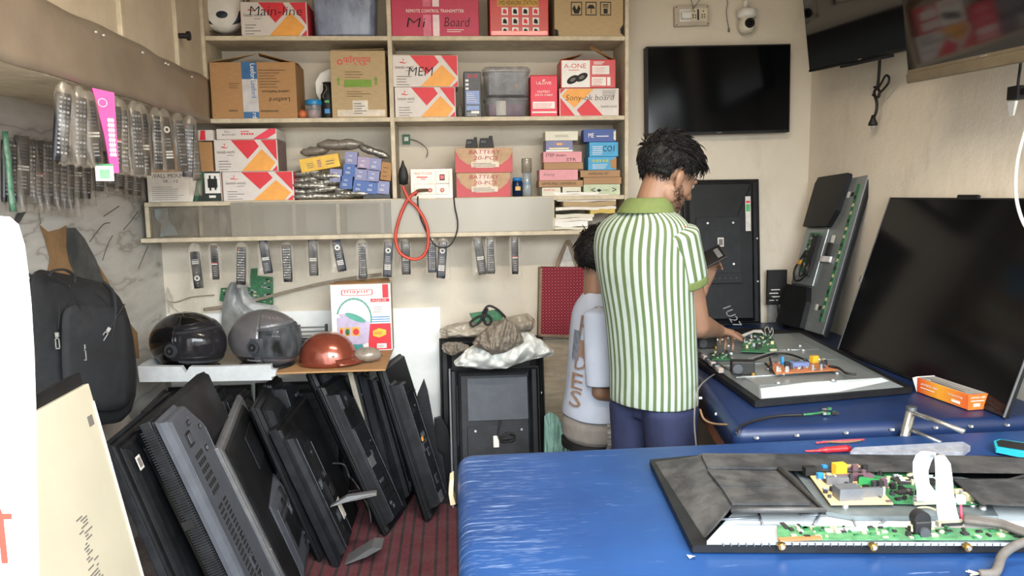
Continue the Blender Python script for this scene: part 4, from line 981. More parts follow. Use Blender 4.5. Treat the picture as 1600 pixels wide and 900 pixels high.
# ---------------------------------------------------------------- tray and helmets
root = thing('foam_tray', 'white painted board edge tray with a notch carrying the two full-face helmets', 'tray', tuple(P(325, 585, Y=3.42)))
o0 = root.location.copy(); M_trayw = mat('white_foam_edge', '#b3b7ba', .6, var=.06, scale=20)
b = MB(); pts = [(215, 572), (283, 573), (290, 583), (296, 573), (330, 573), (423, 570), (424, 577), (432, 578), (430, 588), (424, 589), (425, 594), (330, 596), (218, 597)]
b.prism([tuple(P(x, y, Y=3.42) - o0) for x, y in pts], (0, .03, 0), M_trayw); b.build('front_edge', root, bevel=.003)
zt = P(325, 592, Y=3.42).z; xa, xb = P(216, 585, Y=3.42).x, P(428, 585, Y=3.42).x
b = MB(); b.span((xa - o0.x, .03, zt - o0.z), (xb - o0.x, .5, zt + .012 - o0.z), M_board); b.build('base_board', root)
b = MB(); b.span((xa - o0.x, .03, zt - o0.z), (xa + .02 - o0.x, .5, zt + .07 - o0.z), M_trayw); b.build('side_edge', root)
HZ = zt + .014
tagc = MB(); xa2, xb2 = P(428, 575, Y=3.5).x, P(604, 570, Y=3.5).x
zc = P(500, 583, Y=3.42).z
tagc.span((xa2, 3.44, zc - .004), (xb2, 3.98, zc + .004), M_card); tag(tagc.build('cardboard_sheet', bevel=.001), 'flat brown cardboard sheet under the copper coloured helmet', 'cardboard')
def ell(mb, c, r, m, z0=-1, seg=28, n=16, a0=-90, a1=90, M=None):
    rs = []
    for j in range(n + 1):
        a = radians(a0 + (a1 - a0) * j / n); rs.append([(c[0] + r[0] * cos(a) * cos(2 * pi * i / seg), c[1] + r[1] * cos(a) * sin(2 * pi * i / seg), c[2] + r[2] * sin(a)) for i in range(seg)])
    mb.loft(rs, m, M=M)
M_slotk = mat('helmet_lining', '#050505', .95)
def helmet(name, label, cx, y0, y1, wpx, Y, shell, visor_m, rz, kind):
    """local: faces +x, shell is a squashed ovoid with chin bar and eye port"""
    c = P(cx, (y0 + y1) / 2, Y=Y); W = wpx * Y / F_PX; H = (y1 - y0) * Y / F_PX
    root = thing(name, label, 'helmet', (c.x, Y, HZ), rz)
    def prof(az, el):
        # radius in local coordinates as a function of azimuth (0 = front) and elevation
        rx, ry, rz_ = W * .5, W * .39, H * .52
        d = Vector((cos(el) * cos(az), cos(el) * sin(az), sin(el)))
        s = 1 / math.sqrt((d.x / rx) ** 2 + (d.y / ry) ** 2 + (d.z / rz_) ** 2)
        p = d * s
        if d.z < -.1: p.x += (.10 * W) * min(1, (-d.z - .1) * 1.3) * max(0, d.x)     # chin bar pushes forward
        p.z = max(p.z, -H * .47)
        return p + Vector((0, 0, H * .49))
    def patch(mb, a0, a1, e0, e1, m, off=0.0, na=24, ne=10, e1f=None):
        rows = []
        for j in range(ne + 1):
            row = []
            for i in range(na + 1):
                az = radians(a0 + (a1 - a0) * i / na); ee1 = e1f(az) if e1f else e1
                el = radians(e0 + (ee1 - e0) * j / ne); p = prof(az, el); nrm = (p - Vector((0, 0, H * .49))).normalized()
                row.append(tuple(p + nrm * off))
            rows.append(row)
        mb.loft(rows, m, closed=False, cap=False)
    # shell with the eye opening left out
    b = MB()
    patch(b, 68, 292, -75, 88, shell, na=40, ne=20)
    patch(b, -68, 68, 28, 88, shell, na=28, ne=8)
    patch(b, -68, 68, -75, -30, shell, na=28, ne=6)
    b.lathe([(.001, H * .03), (W * .34, H * .03), (W * .36, H * .02), (W * .34, 0.0), (.001, 0.0)], M_blk2, 24)
    ob = b.build('shell', root); s = ob.modifiers.new('s', 'SOLIDIFY'); s.thickness = .006; s.offset = -1
    b = MB(); ell(b, (-.02, 0, H * .5), (W * .38, W * .32, H * .40), M_slotk); b.build('padding', root)
    b = MB(); patch(b, -64, 64, -27, 25, M_slotk, off=.001, na=24, ne=6); b.build('eye_port', root)
    b = MB()
    if kind == 'black': patch(b, -76, 76, -20, 40, visor_m, off=.006, na=30, ne=10)
    else: patch(b, -72, 72, -27, 36, visor_m, off=.006, na=30, ne=10)
    ob = b.build('visor', root); s = ob.modifiers.new('s', 'SOLIDIFY'); s.thickness = .002
    for sg in (-1, 1):
        b = MB(); p = prof(radians(sg * 78), radians(-6)); nrm = Vector((0.2, sg, 0)).normalized()
        R = frame(p + nrm * .004, (1, 0, 0), y=nrm)
        b.cyl((0, 0, 0), W * .085, .012, M_dark, 'y', 20, M=R); b.cyl((0, .007, 0), W * .05, .006, M_blk2, 'y', 16, M=R); b.cyl((0, .010, 0), W * .02, .004, M_metal, 'y', 12, M=R)
        b.build('visor_pivot', root)
        b = MB(); patch(b, sg * 60, sg * 84, -26, 10, M_blk2 if kind == 'black' else M_dark, off=.003, na=8, ne=6); ob = b.build('side_plate', root)
    b = MB(); patch(b, -70, 70, -30, -25, M_dark, off=.004, ne=2); patch(b, -70, 70, 23, 27, M_dark, off=.004, ne=2); b.build('rubber_trim', root)
    return root, prof, patch, W, H
M_gloss = mat('gloss_black', '#0b0c0f', 0.12, var=.1, coat=.5); M_gun = mat('gunmetal_paint', '#6d6b6e', 0.32, metal=.4, var=.08, coat=.3)
M_vis1 = film('dark_visor', '#2b2a2e', clear=.65, rough=.06, bump=0, spec=.5); M_vis2 = film('clear_visor', '#7a8086', clear=.98, rough=.05, bump=0, spec=.25)
root, prof, patch, W, H = helmet('motorcycle_helmet', 'glossy black full-face helmet with tinted visor on the tray, left one', 293, 487, 575, 120, 3.58, M_gloss, M_vis1, radians(-22), 'black')
root, prof, patch, W, H = helmet('motorcycle_helmet', 'gunmetal grey full-face helmet with clear visor and faint lettering, right on tray', 414, 487, 574, 116, 3.60, M_gun, M_vis2, radians(-20), 'grey')
b = MB(); M_dk = mat('dark_gunmetal', '#363338', .4, metal=.4)
patch(b, -135, -82, -70, -28, M_dk, off=.002, na=12, ne=6); b.build('lower_panel', root)
b = MB()
for i, ch in enumerate('DYNAMIC'[:6]):
    vs, fs, w, hh = text_geo(ch)
    out = []
    for v in vs:
        az = radians(-62 + i * 9 + v.x * 8); el = radians(50 - i * 3.0 + v.y * 14); p = prof(az, el); out.append(tuple(p + (p - Vector((0, 0, H * .49))).normalized() * .003))
    b.add(out, fs, mat('faded_letter', '#8f8b88', .5))
vs, fs, w, hh = text_geo('Maximum'); out = []
for v in vs:
    p = prof(radians(-100 + v.x * 7.5), radians(-37 + v.y * 7)); out.append(tuple(p + (p - Vector((0, 0, H * .49))).normalized() * .004))
b.add(out, fs, M_white); b.build('lettering', root)
# copper coloured half helmet
c = P(510, 560, Y=3.55); W = 92 * 3.55 / F_PX
root = thing('half_helmet', 'copper coloured open half helmet with peak on the cardboard sheet', 'helmet', (c.x, 3.6, zc + .006), radians(-8))
M_cop = mat('copper_paint', '#8a4534', 0.22, metal=.5, var=.06, coat=.6)
b = MB(); Hh = 50 * 3.55 / F_PX; rs = []
for j in range(13):
    a = radians(90 * j / 12); rs.append([(W * .5 * cos(a) ** .8 * cos(2 * pi * i / 32) * (1 if j else 1.03), W * .42 * cos(a) ** .8 * sin(2 * pi * i / 32), Hh * sin(a) ** .95) for i in range(32)])
b.loft(rs, M_cop, cap=True); b.build('shell', root)
b = MB(); rows = []
for j in range(4): rows.append([(W * (.46 + .055 * j) * cos(radians(a)), W * (.42 + .02 * j) * sin(radians(a)), Hh * .22 - .008 * j) for a in range(-60, 61, 8)])
b.loft(rows, M_cop, closed=False, cap=False); ob = b.build('peak', root); s = ob.modifiers.new('s', 'SOLIDIFY'); s.thickness = .004
b = MB(); b.cyl((W * .2, -W * .36, Hh * .35), .006, .008, M_screw, 'y'); b.build('stud', root)
root = thing('metal_bracket', 'small dark slotted metal bracket behind the copper helmet', 'bracket', tuple(P(490, 545, Y=3.95))); root.location.z = zc + .006
b = MB(); w_ = .14
for k in range(4): b.box((0, 0, .05 + k * .022), (w_, .02, .006), M_metal)
for sx_ in (-1, 1): b.box((sx_ * w_ / 2, 0, .065), (.012, .03, .13), M_dark)
b.box((0, .01, .03), (w_, .01, .06), M_dark); b.build('frame', root, bevel=.001)
# clear bag of bits beside it
root = thing('bag_of_parts', 'small clear knotted bag of beige parts beside the copper helmet', 'bag', tuple(P(574, 572, Y=3.6))); root.location.z = zc + .006
b = MB(); rr = random.Random(2); rs = []
for j in range(8):
    a = -pi / 2 + pi * j / 7; rs.append([((.07 * cos(a) + .002) * cos(2 * pi * i / 14) * rr.uniform(.88, 1.1), (.05 * cos(a) + .002) * sin(2 * pi * i / 14) * rr.uniform(.9, 1.1), .036 + .036 * sin(a)) for i in range(14)])
b.loft(rs, film('parts_bag', '#8d8478', .3, bump=1)); b.build('bag_skin', root)
b = MB(); b.ball((0, 0, .03), .03, mat('beige_parts', '#85786a', .8, var=.3, scale=80, bump=.8), sc=(1.8, 1.2, .9)); b.build('contents', root)

# ---------------------------------------------------------------- water cooler box
def pr(F):
    r = M_red; g = mat('cooler_teal', '#4f9c8c', .5); lv = mat('cooler_lilac', '#b9acc8', .5); bl = mat('stripe_blue', '#4c8fc0', .5)
    F.r(.86, .79, .96, .99, r); F.r(.66, .73, .97, .78, r); F.t('AQUA', .68, .735, .035, M_white, 'l', .25)
    F.q([(.20 + (.5 if c > 0 else 0) * 0 + .24 + .26 * (1 if cos(a) > 0 else -1) * min(1, abs(cos(a)) * 1.6) * 1.0, .88 + .05 * sin(a)) for a in [k * pi / 10 for k in range(20)] for c in (1,)], r)
    F.q([(.44 + .245 * (1 if cos(a) > 0 else -1) * min(1, abs(cos(a)) * 1.6), .88 + .042 * sin(a)) for a in [k * pi / 10 for k in range(20)]], M_white)
    F.t('mayur', .44, .855, .055, r, 'c', .42)
    F.t('12 Ltr', .60, .815, .015, M_ink, 'l', .1)
    for i in range(3): F.r(.66, .43 + i * .035, .97, .445 + i * .035, bl)
    F.lines(.70, .58, .92, .68, 4, M_grey, 4, .2); F.r(.60, .02, .98, .41, r)
    F.q([(.68, .30), (.78, .34), (.90, .31), (.90, .24), (.78, .20), (.68, .23)], mat('yellow_badge', '#e3b83a', .5)); F.lines(.7, .25, .88, .3, 2, r, 3, .3)
    F.r(.74, .04, .9, .11, M_white); F.lines(.75, .05, .89, .1, 3, M_grey, 3, .4)
    arc = [(.38 + .27 * cos(a), .50 + .28 * sin(a)) for a in [radians(-15 + k * 14) for k in range(14)]]
    for i in range(13):
        (a0, b0), (a1, b1) = arc[i], arc[i + 1]; dx, dy = (a0 - .38) * .09, (b0 - .5) * .09; F.q([(a0, b0), (a0 + dx, b0 + dy), (a1 + dx, b1 + dy), (a1, b1)], g)
    F.q([(.10, .52), (.64, .44), (.60, .14), (.50, .10), (.28, .11), (.10, .18)], lv)
    F.q([(.38 + .25 * cos(a), .49 + .05 * sin(a) - .07 * cos(a)) for a in [k * pi / 8 for k in range(16)]], lv)
    F.q([(.40 + .17 * cos(a), .51 + .05 * sin(a) - .06 * cos(a)) for a in [k * pi / 8 for k in range(16)]], g)
    for cu, w in ((.16, .06), (.26, .09), (.40, .13)): F.r(cu - w / 2, .24, cu + w / 2, .37, mat('fruit_yellow', '#d8a43a', .5)); F.q([(cu + w * .4 * cos(a), .30 + .05 * sin(a)) for a in [k * pi / 5 for k in range(10)]], r if cu != .26 else M_green)
    F.q([(.05, .0), (.55, .0), (.50, .11), (.18, .12), (.06, .09)], mat('teal_base', '#3d8d90', .5))
carton('cardboard_box', 'white and red printed box of a teal-lidded water cooler lettered mayur AQUA', (518, 444, 612, 556), mat('cooler_box_white', '#e3dedb', .5, var=.04), zc + .005, 3.86, d=.14, prints=pr, side=M_cardL, rotz=radians(2),
       flaps=[([(.0, .0, 1.0), (.05, .13, 1.0), (.95, .13, 1.04), (1, .0, 1.01)], (0, .002, .003), M_card)])
# ---------------------------------------------------------------- television sets
M_tvb = mat('tv_black_plastic', '#0c0d10', 0.5, spec=.3, var=.2, dust=.35, dustcol='#2e3136')
M_tvg = mat('tv_grey_plastic', '#41454d', 0.5, spec=.35, var=.1, dust=.25, dustcol='#5d6066')
M_tvd = mat('tv_dark_plastic', '#0f1115', 0.5, spec=.3, var=.15, dust=.45, dustcol='#393c42')
M_tve = mat('tv_edge_grey', '#56585c', 0.45, var=.12, dust=.4, dustcol='#85837e')
M_slot = mat('slot_black', '#050506', 0.8)
M_screen = mat('screen_glass', '#07080a', 0.13, var=.02, spec=.22)
M_chassis = mat('galvanised_sheet', '#8f9698', 0.38, metal=.55, var=.1, scale=5, dust=.3, dustcol='#76736c')
M_chassisw = mat('bright_sheet', '#bfc6c9', 0.4, metal=.3, var=.08, scale=5)
M_label = mat('label_white', '#c9c7c2', .6)
def vents(b, x0, z0, x1, z1, nx, nz, y, m=M_slot, f=.55, g=.7):
    dx = (x1 - x0) / nx; dz = (z1 - z0) / nz
    for i in range(nx):
        for j in range(nz):
            cx = x0 + (i + .5) * dx; cz = z0 + (j + .5) * dz
            b.box((cx, y, cz), (dx * f, .0012, dz * g), m)
def tv_parts(root, W, H, tf, tb, inset=(.05, .03, .06, .04), style='plain', front=M_tvb, back=M_tvd, edge=None, extra=True, seed=0, slope=.05, hump=None, fins=True, ch=None):
    """local frame: x 0..W, z 0..H, screen at +y, moulded back at -y"""
    rr = random.Random(seed)
    b = MB(); b.span((0, 0, 0), (W, tf * .6, H), front); ff = b.build('front_frame', root, bevel=.004)
    b = MB(); b.span((.012, tf * .6, .012), (W - .012, tf, H - .012), M_screen); b.build('screen', root, bevel=.002)
    if edge: 
        b = MB(); b.span((-.004, -.004, 0.0), (.004, tf * .7, H + .002), edge); b.span((0, -.004, H - .003), (W, tf * .7, H + .003), edge); b.build('edge_trim', ff, bevel=.001)
    l, r, bt, tp = inset; s = slope
    tb0 = min(tb * .3, .02)
    b = MB()
    q0 = [(.006, 0, .006), (W - .006, 0, .006), (W - .006, 0, H - .006), (.006, 0, H - .006)]
    q1 = [(.016, -tb0, .016), (W - .016, -tb0, .016), (W - .016, -tb0, H - .016), (.016, -tb0, H - .016)]
    b.loft([q0[::-1], q1[::-1]], front, smooth=False); bk = b.build('back_cover', root, bevel=.003)
    hw = hump or (W - l - r); x1 = l + hw; ch = min(hw * .45, .07) if ch is None else ch
    def outl(e, y): return [(l + e, y, bt + e), (x1 - e, y, bt + e), (x1 - e, y, H - tp - ch - e * .4), (x1 - ch - e * .4, y, H - tp - e), (l + e, y, H - tp - e)][::-1]
    b = MB()
    b.loft([outl(-.012, -tb0 + .001), outl(0, -tb0 - .008), outl(s * .35, -tb * .85), outl(s, -tb)], back, smooth=False)
    a0, a1, c0, c1 = l + s, x1 - s, bt + s, H - tp - s; y = -tb - .0006
    if style == 'grid':
        vents(b, a0 + .06, c1 - .30, a0 + .145, c1 - .14, 4, 6, y, f=.7, g=.62); vents(b, a0 + .05, c0 + .03, a0 + .10, c1 - .33, 3, 26, y, f=.7, g=.6); vents(b, a0 + .115, c0 + .03, a0 + .16, c1 - .33, 1, 30, y, f=.8, g=.5)
    elif style == 'fins':
        vents(b, a0 + .006, c0 + .02, a0 + (a1 - a0) * .42, c0 + (c1 - c0) * .36, 1, 16, y, g=.5, f=.9); vents(b, a0 + (a1 - a0) * .3, c0 + (c1 - c0) * .55, a1 - .012, c1 - .05, 1, 16, y, g=.5, f=.9)
        b.box(((a0 + a1) / 2, y, c0 + (c1 - c0) * .45), ((a1 - a0), .004, .004), M_slot)
    elif style == 'ribs':
        for k in range(5):
            zz = c0 + (c1 - c0) * (k + .6) / 5; b.box(((a0 + a1) / 2, y - .001, zz), ((a1 - a0) * .98, .003, .004), M_slot)
        vents(b, a0 + .008, c1 - .20, a1 - .008, c1 - .08, 5, 8, y, f=.6, g=.5); vents(b, a0 + .008, c0 + .1, a1 - .01, c0 + .22, 3, 10, y, f=.6, g=.5)
    elif style == 'panel':
        b.box(((a0 + a1) / 2, y, (c0 + c1) / 2), ((a1 - a0) * .7, .003, (c1 - c0) * .5), front)
        vents(b, a0 + .01, c1 - .08, a1 - .01, c1 - .02, 14, 2, y)
    if style != 'plain':
        for k in range(7):
            uu = rr.uniform(.15, .85); vv = rr.uniform(.05, .95); ww = min(rr.uniform(.015, .05), (a1 - a0) * .5); hh2 = rr.uniform(.012, .05)
            px_ = a0 + ww / 2 + (a1 - a0 - ww) * uu; pz_ = c0 + (c1 - c0) * vv
            b.box((px_, y - .001, pz_), (ww, .004, hh2), rr.choice([M_tvb, M_slot, M_tvg])); b.box((px_, y - .003, pz_), (ww * .7, .003, hh2 * .6), rr.choice([M_slot, M_tvg, M_tve]))
        b.tube([(a0 + .004, y, c0), (a0 + .004, y, c1)], .002, M_tvg, seg=4, spline=False); b.tube([(a1 - .004, y, c0), (a1 - .004, y, c1 - ch)], .002, M_tvg, seg=4, spline=False)
    if style != 'plain' or hump is None: b.build('electronics_housing', root, bevel=.004)
    if style in ('fins', 'grid') and fins:
        b = MB(); n = int(H / .0095)
        for k in range(n): b.box((-.001, tf * .35 - tb * .1, .02 + k * (H - .04) / n), (.006, tf * .85, .0045), M_tvd)
        b.build('side_fins', ff)
    if extra:
        for k in range(rr.randint(2, 4)):
            b = MB(); b.cyl((rr.choice([.02, W - .02]), -tb * .27, rr.uniform(.1, .95) * H), .005, .004, M_screw, 'y', 8); b.build('screw', bk)
def pile_tv(label, near_top, Y, far_top, low, tf=.02, tb=.05, Wmin=None, low_far=False, bottom=None, name='television', thick=0.0, **k):
    a = P(*near_top, Y=Y); f = P(*far_top, Z=a.z)
    if low_far: d = P(*far_top, Y=f.y) - P(*low, Y=f.y)
    else: d = a - P(*low, Y=Y)
    d.normalize(); u = f - a; W = u.length
    if Wmin: W = max(W, Wmin)
    zb = .012 if bottom is None else bottom
    H = (a.z - zb) / d.z; o = a - d * H
    root = thing(name, label, 'television', group=None, M=frame(o, u, z=d))
    tv_parts(root, W, H, tf, tb, **k)
    return root, W, H
# white diffuser panel of a dismantled set, nearest on the left
far = P(140, 598, Y=2.25); near = P(-50, 702, Z=far.z); low = P(225, 900, Y=2.25); d = (far - low).normalized(); H = (far.z - .012) / d.z
u = (far - near); root = thing('display_panel', 'off-white backed display panel leaning at the lower left in front of the backpack', 'panel', M=frame(near - d * H, u, z=d))
W = u.length; b = MB(); b.span((0, 0, 0), (W, .018, H), mat('ivory_sheet', '#bfbaa6', .35, var=.04, scale=2, dust=.15)); b.build('diffuser_sheet', root, bevel=.003)
b = MB(); b.span((0, .018, 0), (W + .006, .04, H + .035), M_tvb); b.build('frame', root, bevel=.003)
b = MB(); rr = random.Random(1)
for i in range(26): b.box((W - .24 + rr.uniform(-.02, .02), -.0008, H * .50 + i * .009), (rr.uniform(.01, .05), .0008, .004), M_grey)
b.box((W - .05, -.0008, H - .10), (.03, .0008, .03), M_grey); b.build('printed_label', root)
b = MB(); b.box((W - .006, -.002, H * .5), (.004, .003, H * .9), mat('tape_pale', '#f2f0e8', .3)); b.build('edge_tape', root)

M = pile_tv
r, W, H = M('dark flat television behind the off-white panel, small white label near its top', (172, 692), 2.32, (268, 612), (262, 900), tf=.03, tb=.03, back=M_tvb, style='plain', seed=1, edge=M_tvd)
b = MB(); b.box((.07, -.033, H - .10), (.035, .001, .045), M_label); b.box((.07, -.034, H - .10), (.022, .001, .030), M_grey); b.box((.30, -.033, H - .05), (.02, .001, .03), mat('beige_tape', '#a1907a', .7)); b.build('label', r)
r, W, H = M('large grey television with rows of vent slots, standing on its side in front', (237, 655), 2.42, (322, 578), (352, 900), tf=.06, tb=.05, front=M_tvd, back=M_tvg, style='grid', inset=(.006, .20, .03, .02), slope=.012, seed=2, hump=.29, ch=.10)
b = MB(); b.box((.10, -.052, H - .12), (.05, .004, .05), M_tvb); b.box((.10, -.054, H - .12), (.03, .004, .034), M_tvg); b.build('socket_recess', r, bevel=.002)
b = MB(); b.box((-.004, .03, H * .62), (.004, .035, .03), M_slot); b.build('port', r)
r, W, H = M('thin television with a light grey metal edge, next to the large vented set', (343, 694), 2.72, (377, 612), (440, 900), tf=.03, tb=.02, front=M_tve, back=M_tvb, style='plain', seed=3)
b = MB(); b.box((W * .6, -.024, H * .78), (W * .3, .006, H * .2), M_tvd); b.build('bracket_plate', r, bevel=.002)
M('small dark television leaning behind the light-edged thin set', (398, 634), 3.2, (418, 600), (470, 800), tf=.03, tb=.06, style='plain', seed=4)
r, W, H = M('low television with a grey sloping back, nearest the floor in front', (391, 786), 2.85, (421, 709), (442, 900), tf=.03, tb=.055, back=M_tvg, front=M_tvd, style='panel', inset=(.06, .08, .03, .05), seed=5)
b = MB(); b.box((W * .75, -.05, H - .05), (.06, .02, .05), M_tvb); b.box((W * .5, -.055, H - .1), (.03, .01, .06), M_slot); b.build('socket_recess', r, bevel=.003)
r, W, H = M('television with a ribbed back and a pale foot bracket, middle of the pile', (430, 672), 3.15, (474, 617), (528, 880), tf=.04, tb=.055, back=M_tvd, style='fins', inset=(.006, .22, .04, .06), slope=.015, seed=6, hump=.2, fins=False, edge=M_tvd)
b = MB(); b.prism([(.0, -.07, .26), (.015, -.15, .27), (.02, -.27, .235), (.01, -.27, .225), (.0, -.15, .25)], (.03, 0, 0), M_tve); b.build('support_arm', r); b = MB(); b.prism([(.0, -.02, -.005), (.0, -.16, .02), (.0, -.2, -.0), (0, -.12, -.01)], (.1, 0, 0), M_tve); b.build('foot_bracket', r, bevel=.002)
b = MB(); b.box((.12, -.064, H * .45), (.09, .02, .11), M_tvb); b.box((.11, -.076, H * .45), (.04, .006, .05), M_slot)
b.box((.16, -.062, H * .30), (.05, .004, .12), M_label)
b.build('socket_recess', r, bevel=.003)
b = MB(); rr = random.Random(12); b.tube([(.26, -.08, H * .55), (.28, -.12, H * .5), (.24, -.13, H * .42), (.30, -.12, H * .38), (.27, -.14, H * .30), (.31, -.13, H * .2), (.27, -.14, H * .12), (.25, -.13, H * .05)], .005, M_blk2)
b.tube([(.30, -.08, H * .3), (.33, -.13, H * .25), (.30, -.14, H * .15), (.34, -.13, H * .1)], .004, M_blk2); b.build('power_cord', r)
M('dark television standing behind the ribbed set, slots near its top', (470, 588), 3.55, (500, 572), (560, 760), tf=.03, tb=.06, style='ribs', seed=7, hump=.22, slope=.015)
r, W, H = M('long black television with chamfered back, right of the ribbed set', (488, 612), 3.42, (524, 590), (604, 838), tf=.03, tb=.06, style='ribs', inset=(.01, .12, .05, .06), slope=.012, seed=8, hump=.17)
b = MB(); b.box((.05, -.063, H * .75), (.08, .003, .10), M_tvb); b.box((.05, -.066, H * .45), (.06, .003, .05), M_tve); b.build('plate', r)
M('black television with a beige strip along its near edge', (546, 584), 3.62, (572, 566), (610, 816), tf=.03, tb=.045, style='plain', edge=mat('beige_strip', '#a59c8c', .6), seed=9)
M('black television with finely slotted side behind the beige-edged set', (566, 584), 3.7, (584, 570), (632, 800), tf=.03, tb=.05, style='fins', inset=(.01, .06, .06, .05), slope=.02, seed=10, hump=.12)
r, W, H = M('rightmost tall television of the pile, dusty notched back cover', (588, 580), 3.55, (622, 556), (668, 810), tf=.03, tb=.075, style='ribs', inset=(.01, .10, .06, .10), slope=.012, back=M_tvd, seed=11, hump=.15)
b = MB(); b.box((.06, -.078, H * .62), (.07, .004, .07), M_tvb); b.box((.05, -.08, H * .5), (.02, .004, .02), M_orange); b.box((.06, -.079, H * .12), (.05, .003, .05), M_tve); b.build('plate', r)
# loose back covers at the right end of the pile
def cover(label, pts, Y, m, dy=.03, seed=0, slots=None):
    c = P(*pts[0], Y=Y); root = thing('back_cover', label, 'television cover', (c.x, Y, .0))
    b = MB(); b.prism([tuple(P(x, y, Y=Y) - root.location) for x, y in pts], (0, dy, 0), m)
    o = b.build('moulded_shell', root, bevel=.004)
    if slots:
        b = MB()
        for (x0, y0, x1, y1, nx, nz) in slots:
            for i in range(nx):
                for j in range(nz):
                    u = (i + .5) / nx; v = (j + .5) / nz; sx = (y0 + (y1 - y0) * v - 594) * .12
                    q = P(x0 + (x1 - x0) * u + sx, y0 + (y1 - y0) * v, Y=Y - .001) - root.location; b.box(q, ((x1 - x0) / nx * .0022, .003, .004), M_slot)
        b.build('vent_slots', root)
    return root
cover('pointed loose television back cover with vent slots, right end of the pile', [(662, 593), (668, 612), (676, 655), (684, 706), (692, 712), (704, 800), (706, 832), (676, 812), (660, 740), (652, 700), (648, 640), (652, 618)], 3.78, M_tvd, slots=[(646, 634, 664, 650, 4, 3), (648, 662, 676, 700, 1, 10), (654, 720, 680, 750, 1, 10), (660, 760, 686, 800, 1, 10)])
cover('narrow dark back cover squeezed beside the set leaning on the wall', [(678, 655), (690, 652), (700, 670), (707, 720), (708, 830), (698, 825), (690, 740), (680, 700)], 3.84, M_tvb)
# more sets in the back rows under the tray
M('black television in the back row under the left end of the foam tray', (228, 640), 3.1, (262, 606), (300, 860), tf=.03, tb=.06, style='plain', seed=21)
M('dark television in the back row under the notch of the foam tray', (322, 622), 3.35, (345, 600), (400, 840), tf=.03, tb=.06, style='ribs', seed=22, hump=.2, slope=.015)
M('dark television with small round slots under the right end of the foam tray', (412, 602), 3.5, (432, 588), (480, 800), tf=.03, tb=.07, style='ribs', inset=(.01, .05, .1, .04), slope=.015, seed=23, hump=.2)
M('black television in the back row behind the low grey-backed set', (362, 630), 3.45, (386, 606), (440, 840), tf=.03, tb=.05, style='plain', seed=24)

# sets leaning on the back wall in the middle
def wall_tv(label, tl, tr, zb, Yb, Yt, group=None, zt=None, **k):
    a = P(*tl, Y=Yt); c = P(*tr, Y=Yt); ym = (a.z + c.z) / 2
    W = c.x - a.x; o = Vector((a.x, Yb, zb)); up = Vector((a.x, Yt, ym)) - o; H = up.length
    root = thing('television', label, 'television', group=group, M=frame(o, (1, 0, 0), z=up))
    return root, W, H
r, W, H = wall_tv('rear black television leaning on the back wall, its top showing behind the bags', (686, 530), (848, 522), .012, 3.93, 4.08); tv_parts(r, W, H, .03, .04, seed=30)
r, W, H = wall_tv('grey-backed television leaning on the back wall, cord bundled on its back', (700, 577), (842, 570), .012, 3.72, 3.83)
tv_parts(r, W, H, .03, .045, inset=(.045, .05, .05, .02), slope=.02, back=M_tvd, style='plain', seed=31, ch=.004)
b = MB(); b.span((W * .20, -.052, H * .62), (W * .86, -.045, H * .93), M_tvg); b.build('upper_panel', r, bevel=.004)
b = MB(); b.span((W * .19, -.052, H * .25), (W * .86, -.045, H * .58), M_tvd)
for u in (.28, .78): b.cyl((W * u, -.054, H * .55), .006, .004, M_screw, 'y', 10)
b.box((W * .5, -.054, H * .47), (.03, .006, .06), M_label); b.build('lower_panel', r, bevel=.004)
b = MB(); vents(b, W * .075, H * .45, W * .11, H * .88, 1, 40, -.047); b.build('side_slots', r)
b = MB(); b.box((.008, -.01, H * .5), (.008, .02, H), M_tve); b.build('pale_edge', r)
b = MB(); rr = random.Random(3); c0 = (W * .62, -.07, H * .5)
b.tube([(W * .55, -.06, H * .62), (W * .53, -.07, H * .5)] + [(c0[0] + .035 * cos(i * 1.1) * (1 + .2 * sin(i * 2.7)), c0[1] - .01 * sin(i), c0[2] + .022 * sin(i * 1.1 + .4 * sin(i))) for i in range(18)], .0045, M_blk2); b.build('power_cord', r)

for lb_, tl_, tr_, sd_ in (('black television leaning on the back wall behind the pile, under the foam tray', (262, 604), (392, 602), 51), ('black television leaning on the back wall behind the pile, under the copper helmet', (398, 600), (548, 592), 52)):
    r, W, H = wall_tv(lb_, tl_, tr_, .012, 4.0, 4.1); tv_parts(r, W, H, .02, .03, seed=sd_, style='ribs', inset=(.04, .06, .05, .05), slope=.01, back=M_tvd)
# bags, cloth and board lying on top of those sets
def blob(name, label, pts_top, pts_bot, Y, m, cat, thick=.12, seed=0, amp=.02, rows=13, cols=44, up=None):
    """soft heap: outline from top and bottom edges, puffed out, wrinkled, closed"""
    tp = [P(x, y, Y=Y) for x, y in pts_top]; bt = [P(x, y, Y=Y) for x, y in pts_bot]
    def samp(l, t):
        f = t * (len(l) - 1); i = min(int(f), len(l) - 2); return l[i].lerp(l[i + 1], f - i)
    b = MB(); o = P(*pts_bot[0], Y=Y); fr = []
    for i in range(cols + 1):
        t = i / cols; A = samp(tp, t); B = samp(bt, t); ring = []; e = max(.12, sin(pi * min(max(t, .04), .96)) ** .5)
        n = rows * 2
        for k in range(n):
            a = 2 * pi * k / n; v = .5 + .5 * cos(a); p = B.lerp(A, v)
            w = .8 * noise.noise(Vector((t * 8 + seed, a * 1.1, seed * .7))) + .7 * noise.noise(Vector((t * 17, a * 1.9, seed))) + .5 - 1.6 * abs(noise.noise(Vector((t * 13 + a * 1.2, a * 2.4 - t * 5, seed * 1.3))))
            p = p + Vector((0, -sin(a) * thick * .5 * e * (1 + .25 * w), 0)) + Vector((0, -1, .5)) * (w * amp * e)
            ring.append(tuple(p - o))
        fr.append(ring)
    b.loft(fr, m); root = b.build(name, None, subsurf=1); root.location = o
    return tag(root, label, cat)
